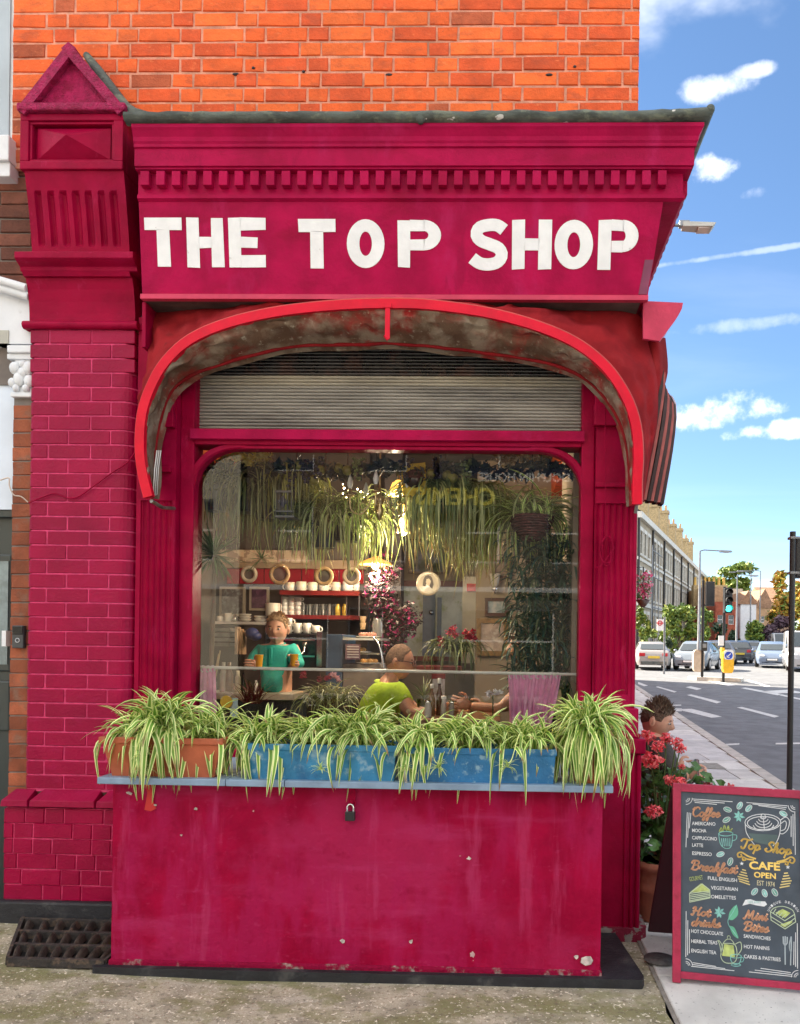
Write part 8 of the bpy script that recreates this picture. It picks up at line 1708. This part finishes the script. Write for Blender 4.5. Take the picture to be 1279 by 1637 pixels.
for i, (px, n_) in enumerate(((1121, 3), (1143, 4))):
    c = at(px, 940, 92); q = MB(); q.box(c.x-1.2, c.x+1.3, 91, 92.2, c.z-3, c.z+.3); st_ = q.build('chimney_stack', CHIM, t)
    for k in range(n_): q = MB(); q.lathe([(.2, 0), (.15, .95), (.19, 1.0), (.1, 1.0)], (c.x-.9+.62*k, 91.5, c.z+.3), 8); q.build('chimney_pot', mat('ochre_pot', (.70, .45, .12), .8, .1), st_)
block(1143, 1178, 962, 80, RB, 'red brick shop with white shopfront in the distance', None, ((.1, .35, 983, 998), (.6, .85, 983, 998)))
block(1160, 1186, 941, 100, mat('pale_buff_render', (.60, .48, .36), .8, .12, 3), 'pale buff block behind the green traffic light', None)
block(1184, 1212, 945, 104, mat('grey_render', (.48, .47, .45), .8, .1, 3), 'grey rendered block with one white window', None, ((.25, .7, 953, 962),))
block(1183, 1208, 966, 84, STUCCO, 'small white gabled house among the trees', 1.6, (), True, 6)
block(1208, 1235, 972, 98, OB, 'brown gabled house left of the purple tree', 2.6, ((.3, .5, 985, 995),), True)
block(1225, 1262, 970, 104, mat('brown_brick_far', (.34, .22, .15), .85, .2, 3), 'brown house with a tiled roof behind the purple tree', 3.2, ((.2, .35, 980, 990),), False)

# ------------------------------------------------------------------ trees
BARK = mat('bark', (.10, .075, .055), .9, .3, 6, .6, 20)
def tree(px, Y, pyt, pyb, wpx, leafs, label, n=900, size=.22, seed=1, trunk=True, clumps=9, name='tree', group='trees along the far road'):
    k = (Y+4)/1200; g_ = groundp(px, Y); zt_, zb_ = at(px, pyt, Y).z, at(px, pyb, Y).z; r = random.Random(seed); w_ = wpx*k/2; t = thing(name, tuple(g_), label, 'tree' if name == 'tree' else 'bush', group)
    cl = []; 
    for i in range(clumps):
        u, v_ = r.uniform(-.75, .75), r.uniform(.08, .92); e = math.sqrt(max(.05, 1-(2*v_-1)**2*.8)); cl.append((Vector((g_.x+u*w_*e, Y+r.uniform(-.6, .6)*w_, zb_+(zt_-zb_)*v_)), (w_*.42*r.uniform(.7, 1.2), w_*.42, (zt_-zb_)*.20*r.uniform(.7, 1.25))))
    leafcloud('crown', leafs, cl, n//clumps, size, seed+100, parent=t)
    if trunk:
        q = MB(); q.tube([g_, (g_.x+.05, Y, g_.z+(zb_-g_.z)*.7+.3), (g_.x, Y, zb_+(zt_-zb_)*.4)], [max(.12, w_*.09), max(.1, w_*.07), .05], 7)
        for c_, _r in cl[:6]: q.tube([(g_.x, Y, g_.z+(zb_-g_.z)*.8+(zt_-zb_)*.15), c_], [.07, .03], 5)
        q.build('trunk', BARK, t)
YG = [mat('yellow_green_leaf', (.22, .26, .03), .6, .3, 3, sub=0), mat('mid_green_leaf', (.08, .15, .03), .6, .3, 3), mat('fresh_leaf', (.15, .23, .04), .6, .3, 3)]; DG = [mat('dark_green_leaf', (.03, .06, .03), .6, .3, 3), mat('deep_leaf', (.045, .085, .04), .6, .3, 3)]; AU = [mat('autumn_orange_leaf', (.46, .22, .035), .6, .25, 3), mat('autumn_yellow_leaf', (.50, .34, .05), .6, .25, 3), YG[2]]; PU = [mat('purple_leaf', (.085, .045, .07), .6, .3, 3), mat('dull_purple_leaf', (.13, .08, .10), .6, .3, 3)]
tree(1030, 40, 965, 1030, 26, YG, 'green bush beside the white saloon car', 900, .13, 1, False, 8, 'bush'); tree(1052, 42, 1008, 1040, 36, [YG[0], YG[2]], 'low yellow green bush under the bus stop flag', 900, .12, 2, False, 8, 'bush')
tree(1086, 44, 968, 1040, 54, YG, 'round yellow green tree in front of the terrace', 2200, .16, 3, True, 14); tree(1128, 52, 972, 1030, 26, YG, 'narrow light green tree behind the sideways signal', 1000, .16, 4, True, 8)
tree(1071, 41, 1016, 1056, 16, DG, 'dark clipped shrub between the white saloon and the silver car', 600, .10, 14, False, 6, 'bush')
tree(1162, 120, 900, 945, 78, [YG[0], YG[2], YG[2]], 'tall sunlit yellow green tree above the rooftops', 2200, .5, 5, True, 14)
tree(1150, 60, 992, 1040, 30, DG, 'dark bush behind the yellow push box', 800, .18, 6, False, 8, 'bush'); tree(1178, 58, 1000, 1046, 30, DG, 'dark green conifer behind the black hatchback', 1100, .16, 7, True, 9); tree(1210, 58, 997, 1040, 44, YG, 'broad green bush behind the blue grey cars', 1700, .18, 8, False, 12, 'bush')
tree(1243, 62, 985, 1035, 48, PU, 'purple leaved tree left of the black pole', 1700, .20, 9, True, 12); tree(1262, 75, 918, 1005, 66, AU, 'big orange autumn tree behind the black pole', 2600, .34, 10, True, 14); tree(1290, 60, 960, 1030, 40, [YG[0], AU[1]], 'yellow green tree at the right edge behind the signal pole', 1200, .2, 11, True, 9); tree(1216, 130, 930, 980, 24, [YG[2], YG[1]], 'small distant tree above the gabled roof', 500, .5, 12, True, 7)
q = MB(); rr_ = random.Random(4)
leafcloud('hedge', DG+YG[1:2], [(Vector((14+i*6.5, 150+i*.6, gz(120)+3)), (5, 3, 4.5)) for i in range(14)], 160, .8, 77, 'far mass of trees closing the road', kind='stuff')
# ------------------------------------------------------------------ the sunny shops across the road, which light the front and show in its glass
CREAM = mat('cream_stucco', (.66, .60, .48), .7, .08, 2)
YB = mat('london_stock_brick', (.42, .33, .20), .85, .2, 12, .2, 40)
DKB = mat('dark_brown_brick', (.14, .09, .065), .85, .25, 9); DKB2 = mat('sooty_grey_brick', (.12, .11, .10), .85, .25, 9)
YO = -19.0
def back(root, x0, x1, m):
    q = MB(); q.box(x0, x1, YO-9, YO-.3, -.2, 9.8); q.build('back_block', m, root)
    q = MB(); q.prism([(YO+.25, 9.8), (YO-4.5, 12), (YO-9.2, 9.8)], lambda u, v, t: (t, u, v), x0, x1); q.build('roof', MATS['slate'], root)
for k, (x0, x1, m, lb) in enumerate(((-27, -17.2, YB, 'yellow brick house far along the row across the road'), (-17, -8.2, CREAM, 'cream stucco house across the road'), (-8, -2.2, DKB, 'dark brown brick chemist across the road, mirrored in the shop window'), (-2, 5.8, DKB2, 'dark grey brick house across the road, mirrored in the shop window'), (6, 15.8, CREAM, 'cream house at the right end of the row across the road'), (16, 26, YB, 'yellow brick house at the far right of the row across the road'))):
    t = thing('house', ((x0+x1)/2, YO, 0), lb, 'building'); op = []
    n = max(2, int((x1-x0)/2.4)); p = (x1-x0)/n
    for i in range(n):
        for zf in (3.6+.5, 6.9): op.append((x0+p*(i+.28), x0+p*(i+.72), zf, zf+1.9))
    op += [(x0+.6, (x0+x1)/2-.3, .7, 2.7), ((x0+x1)/2+.3, x1-1.5, .7, 2.7)]
    facade(t, x0, x1, YO, -.1, 9.8, op, m, sgn=1); back(t, x0, x1, m)
    q = MB(); q.box(x0, x1, YO, YO+.3, 9.5, 9.85); q.box(x0, x1, YO, YO+.18, 3.2, 3.35); q.build('cornice', STUCCO, t)
q = MB(); q.box(-60, 60, YO-.2, YO+4.2, -.12, 0.0); tag(q.build('far_pavement', SLABM[0]), 'pavement across the road', kind='structure')
def mirrored_sign(txt, pxc, py, h, m, label, panel=None, w=None, bold=0.01):
    yv = .16-YO-.25; p = at(pxc, py, yv); me = text_mesh(txt, h, bold, align='CENTER'); me.materials.append(m)
    t = thing('shop_sign', (p.x, YO+.12, p.z), label, 'sign')
    q = MB(); ww = w or h*.8*len(txt); q.box(p.x-ww/2, p.x+ww/2, YO+.04, YO+.2, p.z-h*.35, p.z+h*1.1); q.build('sign_board', panel, t, .01)
    o = inst('lettering', me, (p.x, YO+.21, p.z), t, (R(90), 0, R(180)))
mirrored_sign("CHEMIST", 716, 806, .72, mat('yellow_letters', (.95, .80, .12), .5), 'chemist sign in big yellow letters across the road', mat('dark_green_board', (.03, .05, .03), .5), 3.4, .02)
mirrored_sign('DOLPHIN HOUSE', 838, 769, .36, mat('pale_letters', (.9, .9, .9), .5), 'navy sign reading DOLPHIN HOUSE across the road', mat('navy_board', (.02, .03, .07), .5), 3.2)
